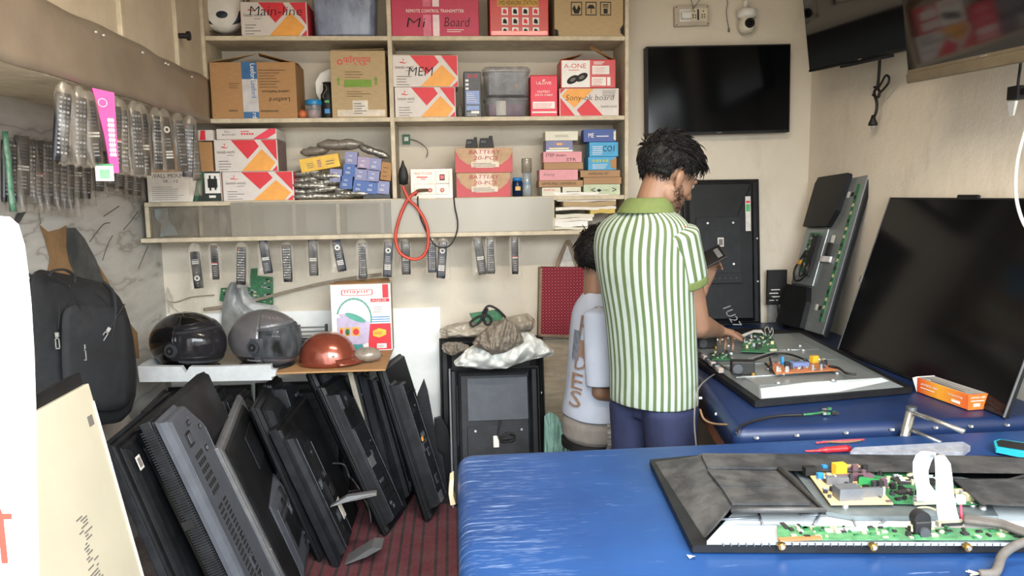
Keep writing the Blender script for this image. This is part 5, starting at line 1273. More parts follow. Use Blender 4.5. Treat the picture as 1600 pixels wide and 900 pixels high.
M_clearp = mat('dusty_polythene', '#a39b8c', .3, var=.15, scale=20, bump=.8, bscale=25); M_wht = mat('white_polythene', '#c4c6c2', .35, var=.06, scale=12, bump=.7, bscale=22); M_cloth = mat('brown_cloth', '#7b7266', .95, var=.15, scale=40, bump=.8, bscale=60)
blob('polythene_bag', 'long dusty beige polythene bag lying under the cloth on the leaning sets', [(686, 515), (700, 508), (730, 503), (765, 500), (800, 495), (825, 490), (836, 500)], [(688, 522), (700, 527), (730, 527), (770, 526), (800, 522), (828, 518), (836, 508)], 3.92, M_clearp, 'bag', .2, 3)
blob('cloth_scrap', 'small torn beige cloth scrap hanging over the rear set at the left', [(690, 538), (705, 534), (720, 536), (733, 540)], [(692, 550), (705, 556), (720, 550), (733, 547)], 3.72, M_cloth, 'cloth', .05, 5)
blob('polythene_bag', 'white polythene bag spread under the brown cloth on the leaning television', [(708, 566), (730, 545), (760, 530), (800, 525), (825, 518), (850, 535), (866, 548)], [(712, 572), (730, 574), (760, 577), (790, 576), (815, 566), (840, 560), (862, 556)], 3.70, M_wht, 'bag', .16, 7, amp=.03)
blob('cloth', 'crumpled brown cloth heaped on the white polythene bag', [(738, 535), (750, 522), (770, 505), (790, 498), (808, 508), (818, 530)], [(740, 540), (755, 546), (768, 555), (785, 552), (800, 545), (818, 536)], 3.64, M_cloth, 'cloth', .14, 9, amp=.035)
root = thing('circuit_board', 'small green circuit board with coiled black cable on the dusty bag', 'circuit board', tuple(P(760, 497, Y=3.86)))
b = MB(); o0 = root.location; b.prism([tuple(P(x, y, Y=3.86) - o0) for x, y in [(733, 490), (775, 484), (787, 494), (784, 500), (740, 504)]], (0, .01, .0), M_green); b.build('board', root)
b = MB(); b.tube([tuple(P(x, y, Y=3.84) - o0) for x, y in [(790, 496), (778, 484), (764, 478), (756, 486), (752, 500), (740, 510), (735, 504), (745, 496), (760, 492), (768, 500), (762, 508), (756, 498), (762, 482)]], .006, M_blk2); b.build('cable', root)

# ---------------------------------------------------------------- maroon bag
root = thing('shopping_bag', 'maroon checked jute shopping bag with beige handle hanging on the back wall', 'bag', tuple(P(888, 525, Y=YB - .06))); o0 = root.location
def bagm():
    m = bpy.data.materials.new('maroon_checked_jute'); m.use_nodes = True; n = m.node_tree; bs = n.nodes['Principled BSDF']; bs.inputs['Roughness'].default_value = .9
    tc = n.nodes.new('ShaderNodeTexCoord'); sp = n.nodes.new('ShaderNodeSeparateXYZ'); n.links.new(tc.outputs['Object'], sp.inputs[0]); outs = []
    for ax in ('X', 'Z'):
        mu = n.nodes.new('ShaderNodeMath'); mu.operation = 'MULTIPLY'; mu.inputs[1].default_value = 58.0; n.links.new(sp.outputs[ax], mu.inputs[0])
        fr = n.nodes.new('ShaderNodeMath'); fr.operation = 'FRACT'; n.links.new(mu.outputs[0], fr.inputs[0])
        gt = n.nodes.new('ShaderNodeMath'); gt.operation = 'GREATER_THAN'; gt.inputs[1].default_value = .62; n.links.new(fr.outputs[0], gt.inputs[0]); outs.append(gt)
    mx = n.nodes.new('ShaderNodeMath'); mx.operation = 'MULTIPLY'; n.links.new(outs[0].outputs[0], mx.inputs[0]); n.links.new(outs[1].outputs[0], mx.inputs[1])
    mn = n.nodes.new('ShaderNodeMath'); mn.operation = 'MAXIMUM'; n.links.new(outs[0].outputs[0], mn.inputs[0]); n.links.new(outs[1].outputs[0], mn.inputs[1])
    m1 = n.nodes.new('ShaderNodeMixRGB'); m1.inputs[1].default_value = rgb('#8a2335'); m1.inputs[2].default_value = rgb('#58131f'); n.links.new(mn.outputs[0], m1.inputs[0])
    m2 = n.nodes.new('ShaderNodeMixRGB'); m2.inputs[2].default_value = rgb('#ab5a60'); n.links.new(m1.outputs[0], m2.inputs[1]); n.links.new(mx.outputs[0], m2.inputs[0]); n.links.new(m2.outputs[0], bs.inputs['Base Color'])
    return m
b = MB(); M_jute = mat('beige_webbing', '#8a7560', .9, var=.15)
b.prism([tuple(P(x, y, Y=YB - .075) - o0) for x, y in [(846, 418), (950, 418), (955, 527), (842, 524)]], (0, .06, 0), bagm()); b.build('bag_body', root, bevel=.01)
b = MB(); b.prism([tuple(P(x, y, Y=YB - .078) - o0) for x, y in [(843, 419), (847, 419), (845, 526), (841, 525)]], (0, .066, 0), M_jute); b.prism([tuple(P(x, y, Y=YB - .078) - o0) for x, y in [(842, 522), (955, 526), (955, 529), (842, 526)]], (0, .066, 0), M_jute); b.build('piping', root)
b = MB(); b.tube([tuple(P(x, y, Y=YB - .05) - o0) for x, y in [(870, 424), (872, 410), (880, 390), (886, 378), (892, 382), (898, 400), (904, 424)]], .009, M_jute, flat=.45); b.build('handle', root)
b = MB(); b.prism([tuple(P(x, y, Y=YB - .03) - o0) for x, y in [(873, 420), (886, 382), (900, 420)]], (0, .004, 0), mat('pale_lining', '#c4c1bb', .8)); b.build('lining_flap', root)
o = blob('plastic_sheet', 'pale teal plastic sheet heaped by the back wall left of the boy', [(850, 650), (858, 642), (868, 648), (880, 660), (892, 690)], [(850, 760), (860, 762), (870, 760), (885, 760), (896, 740)], 3.75, mat('teal_sheet', '#7da39a', .5, var=.1, bump=.3), 'sheet', .1, 4)
# ---------------------------------------------------------------- tables
def blue_rexine():
    m = bpy.data.materials.new('blue_rexine'); m.use_nodes = True; n = m.node_tree; bs = n.nodes['Principled BSDF']
    bs.inputs['Roughness'].default_value = .42; bs.inputs['Specular IOR Level'].default_value = .45
    tc = n.nodes.new('ShaderNodeTexCoord')
    nz = n.nodes.new('ShaderNodeTexNoise'); nz.inputs['Scale'].default_value = 3; nz.inputs['Detail'].default_value = 8; n.links.new(tc.outputs['Object'], nz.inputs['Vector'])
    r = n.nodes.new('ShaderNodeValToRGB'); r.color_ramp.elements[0].position = .3; r.color_ramp.elements[0].color = rgb('#102e5a'); r.color_ramp.elements[1].position = .7; r.color_ramp.elements[1].color = rgb('#173c6e'); n.links.new(nz.outputs['Fac'], r.inputs[0])
    def scr(scale, st, lo, hi, rot):
        mp = n.nodes.new('ShaderNodeMapping'); mp.inputs['Scale'].default_value = st; mp.inputs['Rotation'].default_value = (0, 0, rot); n.links.new(tc.outputs['Object'], mp.inputs[0])
        z = n.nodes.new('ShaderNodeTexNoise'); z.inputs['Scale'].default_value = scale; z.inputs['Detail'].default_value = 3; z.inputs['Roughness'].default_value = .8; n.links.new(mp.outputs[0], z.inputs['Vector'])
        q = n.nodes.new('ShaderNodeMapRange'); q.inputs['From Min'].default_value = lo; q.inputs['From Max'].default_value = hi; n.links.new(z.outputs['Fac'], q.inputs[0]); return q.outputs[0]
    # scuffs running across, strongest towards the worn left end of the near table
    s1 = scr(6, (1.3, 13, 1), .53, .70, .08)
    sx = n.nodes.new('ShaderNodeSeparateXYZ'); n.links.new(tc.outputs['Object'], sx.inputs[0])
    fall = n.nodes.new('ShaderNodeMapRange'); fall.inputs['From Min'].default_value = .30; fall.inputs['From Max'].default_value = 0.02; fall.inputs['To Max'].default_value = .6; n.links.new(sx.outputs['X'], fall.inputs[0])
    mu = n.nodes.new('ShaderNodeMath'); mu.operation = 'MULTIPLY'; n.links.new(s1, mu.inputs[0]); n.links.new(fall.outputs[0], mu.inputs[1])
    s2 = scr(9, (1, 9, 1), .66, .78, .5); mu2 = n.nodes.new('ShaderNodeMath'); mu2.operation = 'MULTIPLY'; mu2.inputs[1].default_value = .35; n.links.new(s2, mu2.inputs[0])
    mx = n.nodes.new('ShaderNodeMath'); mx.operation = 'MAXIMUM'; n.links.new(mu.outputs[0], mx.inputs[0]); n.links.new(mu2.outputs[0], mx.inputs[1])
    m1 = n.nodes.new('ShaderNodeMixRGB'); m1.inputs[2].default_value = rgb('#93a6c4'); n.links.new(r.outputs[0], m1.inputs[1]); n.links.new(mx.outputs[0], m1.inputs[0]); n.links.new(m1.outputs[0], bs.inputs['Base Color'])
    bp = n.nodes.new('ShaderNodeBump'); bp.inputs['Strength'].default_value = .25; bp.inputs['Distance'].default_value = .02; n.links.new(nz.outputs['Fac'], bp.inputs['Height']); n.links.new(bp.outputs[0], bs.inputs['Normal'])
    return m
M_blue = blue_rexine(); M_blue_shaded = mat('blue_rexine_shaded', '#0e2348', .42, var=.12, scale=4, bump=.15, bscale=8); M_wood = mat('rough_wood', '#7a4a33', .8, var=.15, stretch=(8, 1, 1)); M_woodp = mat('pale_wood', '#b3936a', .8, var=.12)  # far table: blue rexine with its deeper shade put into the colour
TN = .842
nt_ = thing('work_table', 'long near work table covered in worn scuffed bright blue rexine', 'table', (0, 0, 0))
def rslab(outl, z0, z1, rad, m, seg=5):
    """slab with a rounded upper rim: outline in plan (counter-clockwise), corners rounded"""
    pts = [Vector((x, y, 0)) for x, y in outl]; n = len(pts); ring = []
    for i in range(n):
        p, a, c = pts[i], pts[i - 1], pts[(i + 1) % n]; d1 = (a - p).normalized(); d2 = (c - p).normalized(); R = rad * 1.6
        for k in range(seg + 1):
            t = k / seg; ring.append(p + d1 * R * (1 - t) ** 2 + d2 * R * t ** 2)
    cen = sum(ring, Vector()) / len(ring)
    b = MB(); rs = []
    def off(e):
        out = []
        for i in range(len(ring)):
            t = (ring[(i + 1) % len(ring)] - ring[i - 1]); nn = Vector((t.y, -t.x, 0)).normalized(); out.append(ring[i] - nn * e)
        return out
    rs.append([(v.x, v.y, z0) for v in off(0)])
    for k in range(seg + 1):
        a = pi / 2 * k / seg; rs.append([(v.x, v.y, z1 - rad + rad * sin(a)) for v in off(rad * (1 - cos(a)))])
    b.loft(rs, m); return b
b = rslab([(-.005, .95), (2.0, .95), (2.0, 2.18), (.0, 2.165)], .60, TN, .035, M_blue); b.build('rexine_cover', nt_)
b = MB(); b.span((.03, 1.0, .03), (1.95, 2.12, .61), M_wood); b.build('table_body', nt_)
b = MB(); b.prism([tuple(P(x, y, Y=2.02)) for x, y in [(703, 752), (709, 748), (708, 775), (712, 788), (704, 790), (701, 772)]], (0, .06, 0), mat('torn_foam', '#c0a98c', .9)); b.build('torn_edge', nt_)
for xx in (.06, 1.9):
    for yy in (1.02, 2.1):
        b = MB(); b.span((xx, yy - .03, 0), (xx + .05, yy + .02, .1), M_woodp); b.build('leg', nt_)
ft = thing('work_table', 'far work table covered in blue rexine darkened for shade with white-headed tacks along its edge', 'table', (0, 0, 0))
FT = [(.865, 2.235), (2.0, 2.235), (2.0, 4.12), (1.03, 4.12), (1.0, 3.3), (.965, 2.9)]
b = rslab(FT, .77, TZ, .03, M_blue_shaded); b.build('rexine_cover', ft)
b = MB(); b.prism([(x * .98 + .03, y * .99 + .02, .70) for x, y in FT], (0, 0, .075), M_wood); b.build('plank_top', ft)
for x, y in ((.92, 2.30), (1.93, 2.30), (1.08, 4.05), (1.93, 4.05)):
    b = MB(); b.span((x - .02, y - .02, 0), (x + .03, y + .03, .70), M_woodp); b.build('leg', ft)
for x, y in ((1180, 684), (1243, 680), (1320, 676), (1392, 671), (1460, 668), (1515, 666), (1572, 664)):
    q = P(x, y, Y=2.232); b = MB(); b.cyl((q.x, q.y, q.z + .0), .005, .005, M_screw, 'y', 8); b.box((q.x + .006, q.y, q.z - .001), (.010, .004, .006), M_white); b.build('tack', ft)
for x, y, X in ((1094, 622, .93), (1120, 647, .9)):
    q = P(x, y, Z=TZ - .028); b = MB(); b.cyl(tuple(q), .005, .012, M_white, 'x', 8); b.build('tack', ft)
b = MB(); b.tube([P(1094, 640, Y=2.5), P(1100, 655, Y=2.45), P(1115, 662, Y=2.4), P(1140, 664, Y=2.33), P(1155, 668, Y=2.3)], .004, M_cardD, seg=6)
tag(b.build('loose_wire'), 'thin brown wire sagging below the left edge of the far table', 'wire')

# ---------------------------------------------------------------- wall television, switchboard, camera
tl = P(1012, 73, Y=4.085); tr = P(1237, 69, Y=4.085); bl = P(1007, 213, Y=4.085); br_ = P(1229, 207, Y=4.085)
W = (tr - tl).length; H = (tl - bl).length * .995; ctr = (tl + tr + bl + br_) / 4; ax = (tr - tl); ax = Vector((ax.x, 0, ax.z))
root = thing('television', 'black wall-mounted television flat on the back wall above the standing man', 'television', M=frame(ctr, ax, z=(0, 0, 1)))
M_screen2 = mat('glossy_screen', '#0a0a0b', .07, var=.02, spec=.9)
def flat_tv(root, W, H, th, bez=.008, chin=.014, logo=True, under=M_tvb, scr=None):
    b = MB(); b.span((-W / 2, -th * .3, -H / 2), (W / 2, th, H / 2), M_tvb); b.build('housing', root, bevel=.003)
    b = MB(); b.span((-W / 2 + bez, -th * .3 - .001, -H / 2 + chin), (W / 2 - bez, -th * .3, H / 2 - bez), scr or M_screen); b.build('screen', root)
    b = MB(); b.span((-W / 2 + .003, -th * .3 - .004, -H / 2), (W / 2 - .003, -th * .3, -H / 2 + chin), under)
    if logo: b.box((0, -th * .3 - .005, -H / 2 + chin * .5), (.03, .002, .005), M_grey)
    b.build('chin_bezel', root, bevel=.002)
flat_tv(root, W, H, .05)
c = P(1079, 26, Y=YB - .005); root = thing('switchboard', 'white electric switchboard with sockets and a plugged-in adapter above the wall television', 'switchboard', (c.x, YB - .001, c.z), 0); root.rotation_euler = (0, radians(-2), 0)
w, h = .19, .105; M_sb = mat('aged_ivory', '#b9afa0', .5, var=.1, dust=.4); b = MB()
b.span((-w / 2, -.03, -h / 2), (w / 2, 0, h / 2), M_sb); b.build('box', root, bevel=.003)
b = MB(); b.span((-w * .37, -.036, -h * .3), (w * .42, -.03, h * .32), M_white)
for i, u in enumerate((.04, .30)): 
    b.span((w * (u - .10), -.039, -h * .28), (w * (u + .12), -.036, h * .30), mat('cream_module', '#c9bfa6', .5))
    for dx, dz in ((-.035, -.12), (.035, -.12), (-.035, .0), (.035, .0), (0, .18)): b.cyl((w * (u + .01 + dx), -.040, h * dz), .0035, .003, M_slot, 'y', 8)
b.span((w * .135, -.042, -h * .25), (w * .18, -.036, h * .28), M_ink)
b.build('socket_plate', root)
b = MB(); b.box((-w * .2, -.05, -h * .03), (.055, .03, .036), M_white); b.build('plugged_adapter', root, bevel=.006)
for dx, dz in ((-.45, -.42), (.45, -.42), (-.45, .42), (.45, .42)):
    b = MB(); b.cyl((w * dx, -.032, h * dz), .003, .003, M_ink, 'y', 8); b.build('screw', root)
b = MB(); b.tube([P(x, y, Y=YB - .04) for x, y in ((1083, 16), (1082, 6), (1078, -4), (1074, -14))], .0022, M_grey, seg=5); b.tube([P(x, y, Y=YB - .04) for x, y in ((1083, 14), (1090, 4), (1096, -4), (1100, -14))], .0022, M_grey, seg=5); tag(b.build('power_wire'), 'thin grey wires rising from the switchboard to the ceiling', 'wire')
b = MB(); b.tube([P(x, y, Y=YB - .02) for x, y in ((1134, -12), (1137, 5), (1135, 15), (1136, 30), (1138, 40), (1139, 46))], .0022, M_grey, seg=5); q = P(1139, 47, Y=YB - .02); b.cyl(tuple(q), .005, .02, M_grey, 'z', 8); tag(b.build('hanging_wire'), 'short loose grey wire hanging left of the security camera', 'wire')
c = P(1167, 20, Y=YB - .05); root = thing('security_camera', 'white domed security camera with black lens on the back wall', 'camera', tuple(c))
k = YB / F_PX
b = MB(); b.lathe([(.001, .020), (.018, .018), (.026, .01), (.05, .004), (.052, -.02), (.048, -.036), (.001, -.04)], M_white, 22, M=T3(0, 0, .01)); b.build('mount', root)
b = MB(); b.cyl((0, .02, .045), .012, .04, M_white, 'z', 12); b.build('bracket', root)
b = MB(); b.ball((0, -.0, -.065), .048, mat('camera_white', '#cfc9b8', .35), 22, 14); b.build('head', root)
b = MB(); b.cyl((0, -.043, -.062), .026, .012, M_slot, 'y', 20, M=T3(.0, 0, 0) @ Matrix.Diagonal((1, 1, 1, 1))); b.ball((0, -.045, -.062), .014, M_screen, 14, 8); b.build('lens', root)

# ---------------------------------------------------------------- tilted televisions on the right wall
def side_tv(label, pbl, Xbl, pbr, Xbr, H, tilt, th, under, lr):
    A = P(*pbl, X=Xbl); B = P(*pbr, X=Xbr); A.z, B.z
    ax = (B - A); W = ax.length * lr
    up = Vector((-sin(tilt) * 1, 0, cos(tilt)))
    root = thing('television', label, 'television', M=frame(A + ax.normalized() * W / 2 + Vector((0, 0, 0)), ax, z=up)); 
    m = root.matrix_world; root.matrix_world = m @ T3(0, 0, H / 2)
    flat_tv(root, W, H, th, chin=.012, under=under, scr=M_screen2); return root, W
r, W4 = side_tv('glossy television tilted on the right wall near the back corner, farther of two', (1270, 112), 1.84, (1428, 76), 1.84, .52, radians(9), .06, M_tvb, 1.15)
b = MB(); b.box((0.02, -.008, -.268), (.35, .05, .012), M_tvd); b.build('speaker_lip', r)
r, W5 = side_tv('nearer tilted television at the top right with brown lower edge', (1427, 114), 1.70, (1600, 78), 1.70, .62, radians(9), .07, mat('brown_bezel', '#59503f', .4), 1.5)
b = MB(); b.span((-W5 / 2, -.03, -.345), (W5 / 2, .06, -.31), mat('brown_bezel', '#59503f', .4)); b.build('lower_edge', r, bevel=.004)
b = MB(); 
for i in range(3): b.box((-W5 / 2 + .06, -.0225, .02 + i * .016), (.018, .001, .011), M_tvd)
b.build('faint_label', r)
# cord with plug hanging below the farther set
b = MB(); Xc = 1.96
b.tube([P(x, y, X=Xc) for x, y in ((1375, 88), (1374, 105), (1373, 120), (1371, 135), (1366, 145), (1370, 160), (1369, 175), (1364, 186))], .0065, M_blk2)
b.tube([P(x, y, X=Xc - .01) for x, y in ((1371, 140), (1378, 128), (1384, 118), (1389, 121), (1388, 130), (1380, 140), (1372, 148))], .005, M_blk2)
b.tube([P(x, y, X=Xc - .01) for x, y in ((1366, 136), (1374, 142), (1372, 152), (1364, 148))], .006, M_blk2)
q = P(1364, 190, X=Xc); b.lathe([(.007, .03), (.012, .01), (.02, -.008), (.02, -.018), (.001, -.018)], M_blk2, 12, M=T3(*q))
for dy in (-.008, .008): b.cyl((q.x, q.y + dy, q.z - .026), .003, .018, M_metal, 'z', 8)
tag(b.build('plugged_lead'), 'knotted black power cord with three-pin plug hanging below the farther tilted television', 'cord')
b = MB(); q = P(1590, 145, X=1.93)
b.tube([P(1596, 84, X=1.94), P(1594, 105, X=1.94), P(1592, 120, X=1.93), P(1590, 138, X=1.93)], .005, M_blk2); b.box(tuple(q), (.04, .05, .045), M_blk2); b.box((q.x, q.y - .03, q.z), (.02, .03, .02), M_blk2)
b.box((q.x, q.y + .02, q.z - .05), (.006, .02, .05), M_white, taper=2)
tag(b.build('power_adapter', bevel=.003), 'black power plug adapter hanging at the right edge of the photo', 'adapter')
b = MB(); b.tube([P(x, y, X=1.93) for x, y in ((1612, 175), (1600, 210), (1590, 250), (1587, 290), (1590, 320), (1600, 350), (1615, 370))], .006, M_white)
tag(b.build('white_cable'), 'white cable looping down the right wall behind the big leaning television', 'cable')

# ---------------------------------------------------------------- sets standing on the far table
zb = TZ + .003
r, W, H = wall_tv('black television leaning on the back wall behind the man, its back showing', (1063, 284), (1186, 277), zb, 4.03, 4.11)
tv_parts(r, W, H, .02, .035, inset=(.03, .05, .03, .02), slope=.01, style='plain', back=M_tvb, seed=41, ch=.004)
b = MB(); b.span((W * .16, -.045, H * .30), (W * .72, -.036, H * .74), M_tvd)
for u, v in ((.30, .70), (.62, .70), (.30, .42), (.62, .42)): b.cyl((W * u, -.047, H * v), .006, .004, M_screw, 'y', 10)
b.box((W * .46, -.047, H * .57), (.035, .003, .05), M_label); b.box((W * .46, -.049, H * .57), (.022, .003, .034), M_grey)
b.build('mount_plate', r, bevel=.003)
b = MB(); b.span((W * .22, -.06, H * .29), (W * .72, -.036, H * .36), M_tvb)
for i in range(5): b.cyl((W * (.36 + .07 * i), -.061, H * .325), .003, .002, M_grey, 'y', 6)
b.build('socket_strip', r, bevel=.003)
b = MB(); b.box((W * .82, -.037, H * .76), (.03, .001, .19), M_label, M=T3(0, 0, 0)); b.box((W * .82, -.038, H * .80), (.022, .001, .04), mat('label_green', '#4aa05c', .4)); b.box((W * .82, -.038, H * .84), (.022, .001, .012), M_red); b.build('label', r)
b = MB(); b.text('1U27', (W * .48, -.037, H * .12), .045, mat('chalk', '#8d9094', .9), shear=.2, rot=radians(-60)); b.build('chalk_marks', r)
# small black device beside it
q = P(1214, 460, Y=4.08); root = thing('packaged_part', 'small black printed packet standing on the far table beside the leaning television', 'packet', (q.x, 4.08, zb))
b = MB(); b.span((-.045, 0, 0), (.045, .02, .10), film('part_bag', '#8d9093', .55)); b.span((-.055, -.002, .10), (.055, .02, P(1214, 422, Y=4.08).z - zb), M_blk2)
for i in range(4): b.box((-.02 + .01 * (i % 2), -.0026, .125 + i * .02), (.05, .001, .005), M_white)
b.build('card', root)
b = MB(); b.tube([P(x, y, Y=4.02) for x, y in ((1200, 464), (1208, 466), (1215, 476), (1217, 492), (1222, 480), (1232, 466))], .005, M_blk2); tag(b.build('black_cable'), 'black cable arching behind the open chassis television on the far table', 'cable')

# open-backed set leaning to the right wall
A = P(1222, 500, Z=.858); B = P(1287, 526, Z=.858); TL = P(1290, 277, Y=A.y)
A, B, TL = [CAMP + (q - CAMP) * .962 for q in (A, B, TL)]; up = TL - A; A = A - up.normalized() * .026; up = TL - A; ax = B - A - up.normalized() * .0
W = ax.length; root = thing('television', 'open-backed television standing on end with its circuit boards exposed', 'television', M=frame(A, ax, z=up)); H = (up - ax.normalized() * up.dot(ax.normalized())).length
R3 = root
b = MB(); b.span((0, 0, 0), (W, .025, H), M_tvb); b.build('front_frame', root, bevel=.003)
b = MB(); b.span((.008, -.006, .008), (W - .008, 0, H - .008), M_chassis); 
b.box((W * .88, -.008, H * .5), (W * .06, .004, H * .84), M_green); 
for i in range(16): b.box((W * .88, -.011, H * (.12 + i * .048)), (W * .03, .003, H * .02), M_gold if i % 3 else M_ink)
for v in (.86, .16): b.box((W * .80, -.008, H * v), (.02, .004, .02), M_ink); b.box((W * .72, -.008, H * v), (.02, .003, .03), M_label)
b.box((W * .66, -.008, H * .55), (.03, .002, .1), M_label)
b.build('chassis', root)
def cov(pts, y1, m, name='cover'):
    b = MB(); b.prism([(x * W, -.004, z * H) for x, z in pts], (0, -y1, 0), m); return b.build(name, root, bevel=.006)
cov([(.01, .66), (.56, .66), (.66, .76), (.70, .99), (.05, .99), (.01, .95)], .030, M_tvb, 'upper_cover')
cov([(.01, .01), (.60, .01), (.58, .18), (.50, .27), (.01, .27)], .030, M_tvb, 'lower_cover')
b = MB(); b.span((W * .03, -.016, H * .28), (W * .54, -.006, H * .65), M_chassis); b.build('bay', root, bevel=.004)
b = MB(); b.span((W * .20, -.026, H * .36), (W * .44, -.018, H * .62), M_green); rr = random.Random(7)
for i in range(30): b.box((W * rr.uniform(.21, .42), -.03, H * rr.uniform(.37, .61)), (rr.uniform(.005, .03), rr.uniform(.004, .02), rr.uniform(.005, .02)), rr.choice([M_blk2, M_ink, M_gold, M_btn, M_screw]))
b.span((W * .34, -.038, H * .34), (W * .46, -.02, H * .60), M_blk2)
b.box((W * .20, -.035, H * .42), (.03, .02, .025), mat('amber_plastic', '#c08a2c', .4))
b.build('circuit_board', root)
b = MB(); b.tube([(W * x, -.04, H * z) for x, z in ((.28, .5), (.16, .40), (.14, .35), (.22, .30), (.36, .31), (.44, .36), (.42, .42))], .005, M_blk2); b.tube([(W * x, -.04, H * z) for x, z in ((.30, .45), (.26, .38), (.30, .33), (.4, .35))], .004, M_blk2); b.build('cable', root)
b = MB(); b.span((W * .56, -.02, H * .44), (W * .76, -.008, H * .475), mat('ribbon_white', '#d5d5d8', .5)); b.span((W * .62, -.02, H * .48), (W * .70, -.008, H * .56), M_ink); b.build('ribbon_cable', root)

# big television leaning on the right wall
A = P(1303, 548, Z=zb); B = P(1576, 652, Z=zb); A.x = B.x = (A.x + B.x) / 2
TL = P(1352, 308, X=1.985); 
ax = B - A; up = TL - A; W = ax.length
root = thing('television', 'large black television leaning on the right wall on the far table', 'television', M=frame((A + B) / 2, ax, z=up))
H = (up - ax.normalized() * up.dot(ax.normalized())).length; root.matrix_world = root.matrix_world @ T3(0, 0, H / 2)
b = MB(); b.span((-W / 2, 0, -H / 2), (W / 2, .02, H / 2), M_tvb); b.span((-W * .35, .02, -H * .35), (W * .35, .03, H * .1), M_tvb); b.build('housing', root, bevel=.003)
b = MB(); b.span((-W / 2 + .008, -.001, -H / 2 + .012), (W / 2 - .008, 0, H / 2 - .008), M_screen); b.build('screen', root)
b = MB(); b.span((W / 2 - .002, -.002, -H / 2), (W / 2 + .0005, .005, H / 2), M_tve); b.span((-W / 2 - .001, -.003, -H / 2), (-W / 2 + .002, .018, H / 2), M_tve); b.build('metal_edge', root)
b = MB(); b.box((-W * .02, .008, H / 2 + .006), (.12, .012, .014), M_tvb); b.build('sensor_lip', root, bevel=.002)
b = MB(); b.box((-W / 2 + .0, -.006, -H * .03), (.012, .008, .03), M_grey); b.build('clip', root)

# ---------------------------------------------------------------- set lying open on the far table
def zp(pts, z, m, th, b=None, parent=None, name=None, bevel=0.0, org=None):
    own = b is None
    if own: b = MB()
    o = org or Vector((0, 0, 0)); b.prism([tuple(P(x, y, Z=z) - Vector((0, 0, th)) - o) for x, y in pts], (0, 0, th), m)
    if own: return b.build(name, parent, bevel=bevel)
    return b
o0 = P(1180, 634, Z=TZ); o0 = Vector((o0.x, o0.y, TZ + .004))
root = thing('television', 'opened television lying face down on the far table, metal chassis and boards up', 'television', tuple(o0))
zp([(1180, 627), (1426, 605), (1405, 595), (1255, 518), (1175, 512), (1030, 520), (1030, 545), (1088, 562)], TZ + .026, M_tvb, .022, None, root, 'front_frame', .003, o0)
def quadbox(base, top, zb_, zt_, m, name, bevel=.003):
    b = MB(); b.loft([[tuple(P(x, y, Z=zb_) - o0) for x, y in base], [tuple(P(x, y, Z=zt_) - o0) for x, y in top]], m, smooth=False); return b.build(name, root, bevel=bevel)
quadbox([(1188, 624), (1413, 605), (1250, 520), (1088, 528), (1088, 556)], [(1186, 602), (1378, 590), (1228, 521), (1092, 529), (1092, 548)], TZ + .026, TZ + .055, M_chassis, 'chassis')
b = MB(); M_lightp = M_chassisw
e = .0012
b.poly([tuple(P(x, y, Z=z) - o0 + Vector((0, -e, e))) for x, y, z in ((1190, 623, TZ + .027), (1409, 604, TZ + .027), (1377, 590.5, TZ + .054), (1187, 602, TZ + .054))], M_lightp); b.build('front_slope', root)
ZT = TZ + .056
b = MB()
for x0, y0, x1, y1 in ((1130, 572, 1250, 563), (1150, 590, 1300, 580), (1215, 547, 1280, 546), (1250, 563, 1315, 561)):
    b.tube([P(x0, y0, Z=ZT) - o0, P(x1, y1, Z=ZT) - o0], .003, M_chassis, seg=5, spline=False)
for x, y in ((1200, 577), (1214, 581), (1224, 585), (1308, 584), (1250, 541), (1232, 547), (1255, 548), (1280, 562), (1138, 541), (1216, 599), (1302, 595)):
    b.lathe([(.012, 0), (.006, .007), (.001, .008)], M_screw, 10, M=T3(*(P(x, y, Z=ZT) - o0)))
b.build('studs', root)
def pcb(name, pts, z, base, n, seed, tall=.02, special=(), th=.0025, o_=None, par=None, cols=None):
    org = o_ or o0; b = MB(); b.prism([tuple(P(x, y, Z=z) - org) for x, y in pts], (0, 0, -th), base)
    rr = random.Random(seed); q = [P(x, y, Z=z) - org for x, y in pts[:4]]
    cols = cols or [M_blk2, M_ink, M_btn, M_gold, M_screw, M_dark]
    for i in range(n):
        u, v = rr.uniform(.04, .96), rr.uniform(.05, .95); p = (q[0].lerp(q[1], u)).lerp(q[3].lerp(q[2], u), v)
        hh = rr.choice([.003, .004, .006, tall * .5, tall]) ; m = rr.choice(cols); w_ = rr.uniform(.004, .014); d_ = rr.uniform(.004, .012)
        if rr.random() < .3: b.cyl((p.x, p.y, p.z + hh / 2), w_ * .5, hh, m, 'z', 8)
        else: b.box((p.x, p.y, p.z + hh / 2), (w_, d_, hh), m)
    for (x, y, w_, d_, hh, m, rz) in special:
        p = P(x, y, Z=z) - org; b.box((0, 0, hh / 2), (w_, d_, hh), m, M=T3(*p) @ RZ(rz))
    return b.build(name, par or root)
M_pcbo = mat('phenolic_board', '#a8673f', .6, var=.1); M_pcbt = mat('tan_board', '#c2a676', .6, var=.08); M_yel = mat('yellow_part', '#cfa62e', .4); M_blp = mat('blue_part', '#2f7fb8', .4); M_hs = mat('heat_sink', '#7c8087', .4, metal=.6)
M_cream = mat('cream_connector', '#a5a18d', .5); M_plum = mat('plum_part', '#5f4853', .4)
pcb('main_board', [(1158, 549), (1218, 551), (1205, 521), (1163, 519)], ZT + .012, M_green, 70, 3, .014, ((1175, 530, .03, .03, .006, M_blk2, .2), (1208, 548, .03, .01, .008, M_cream, 0)))
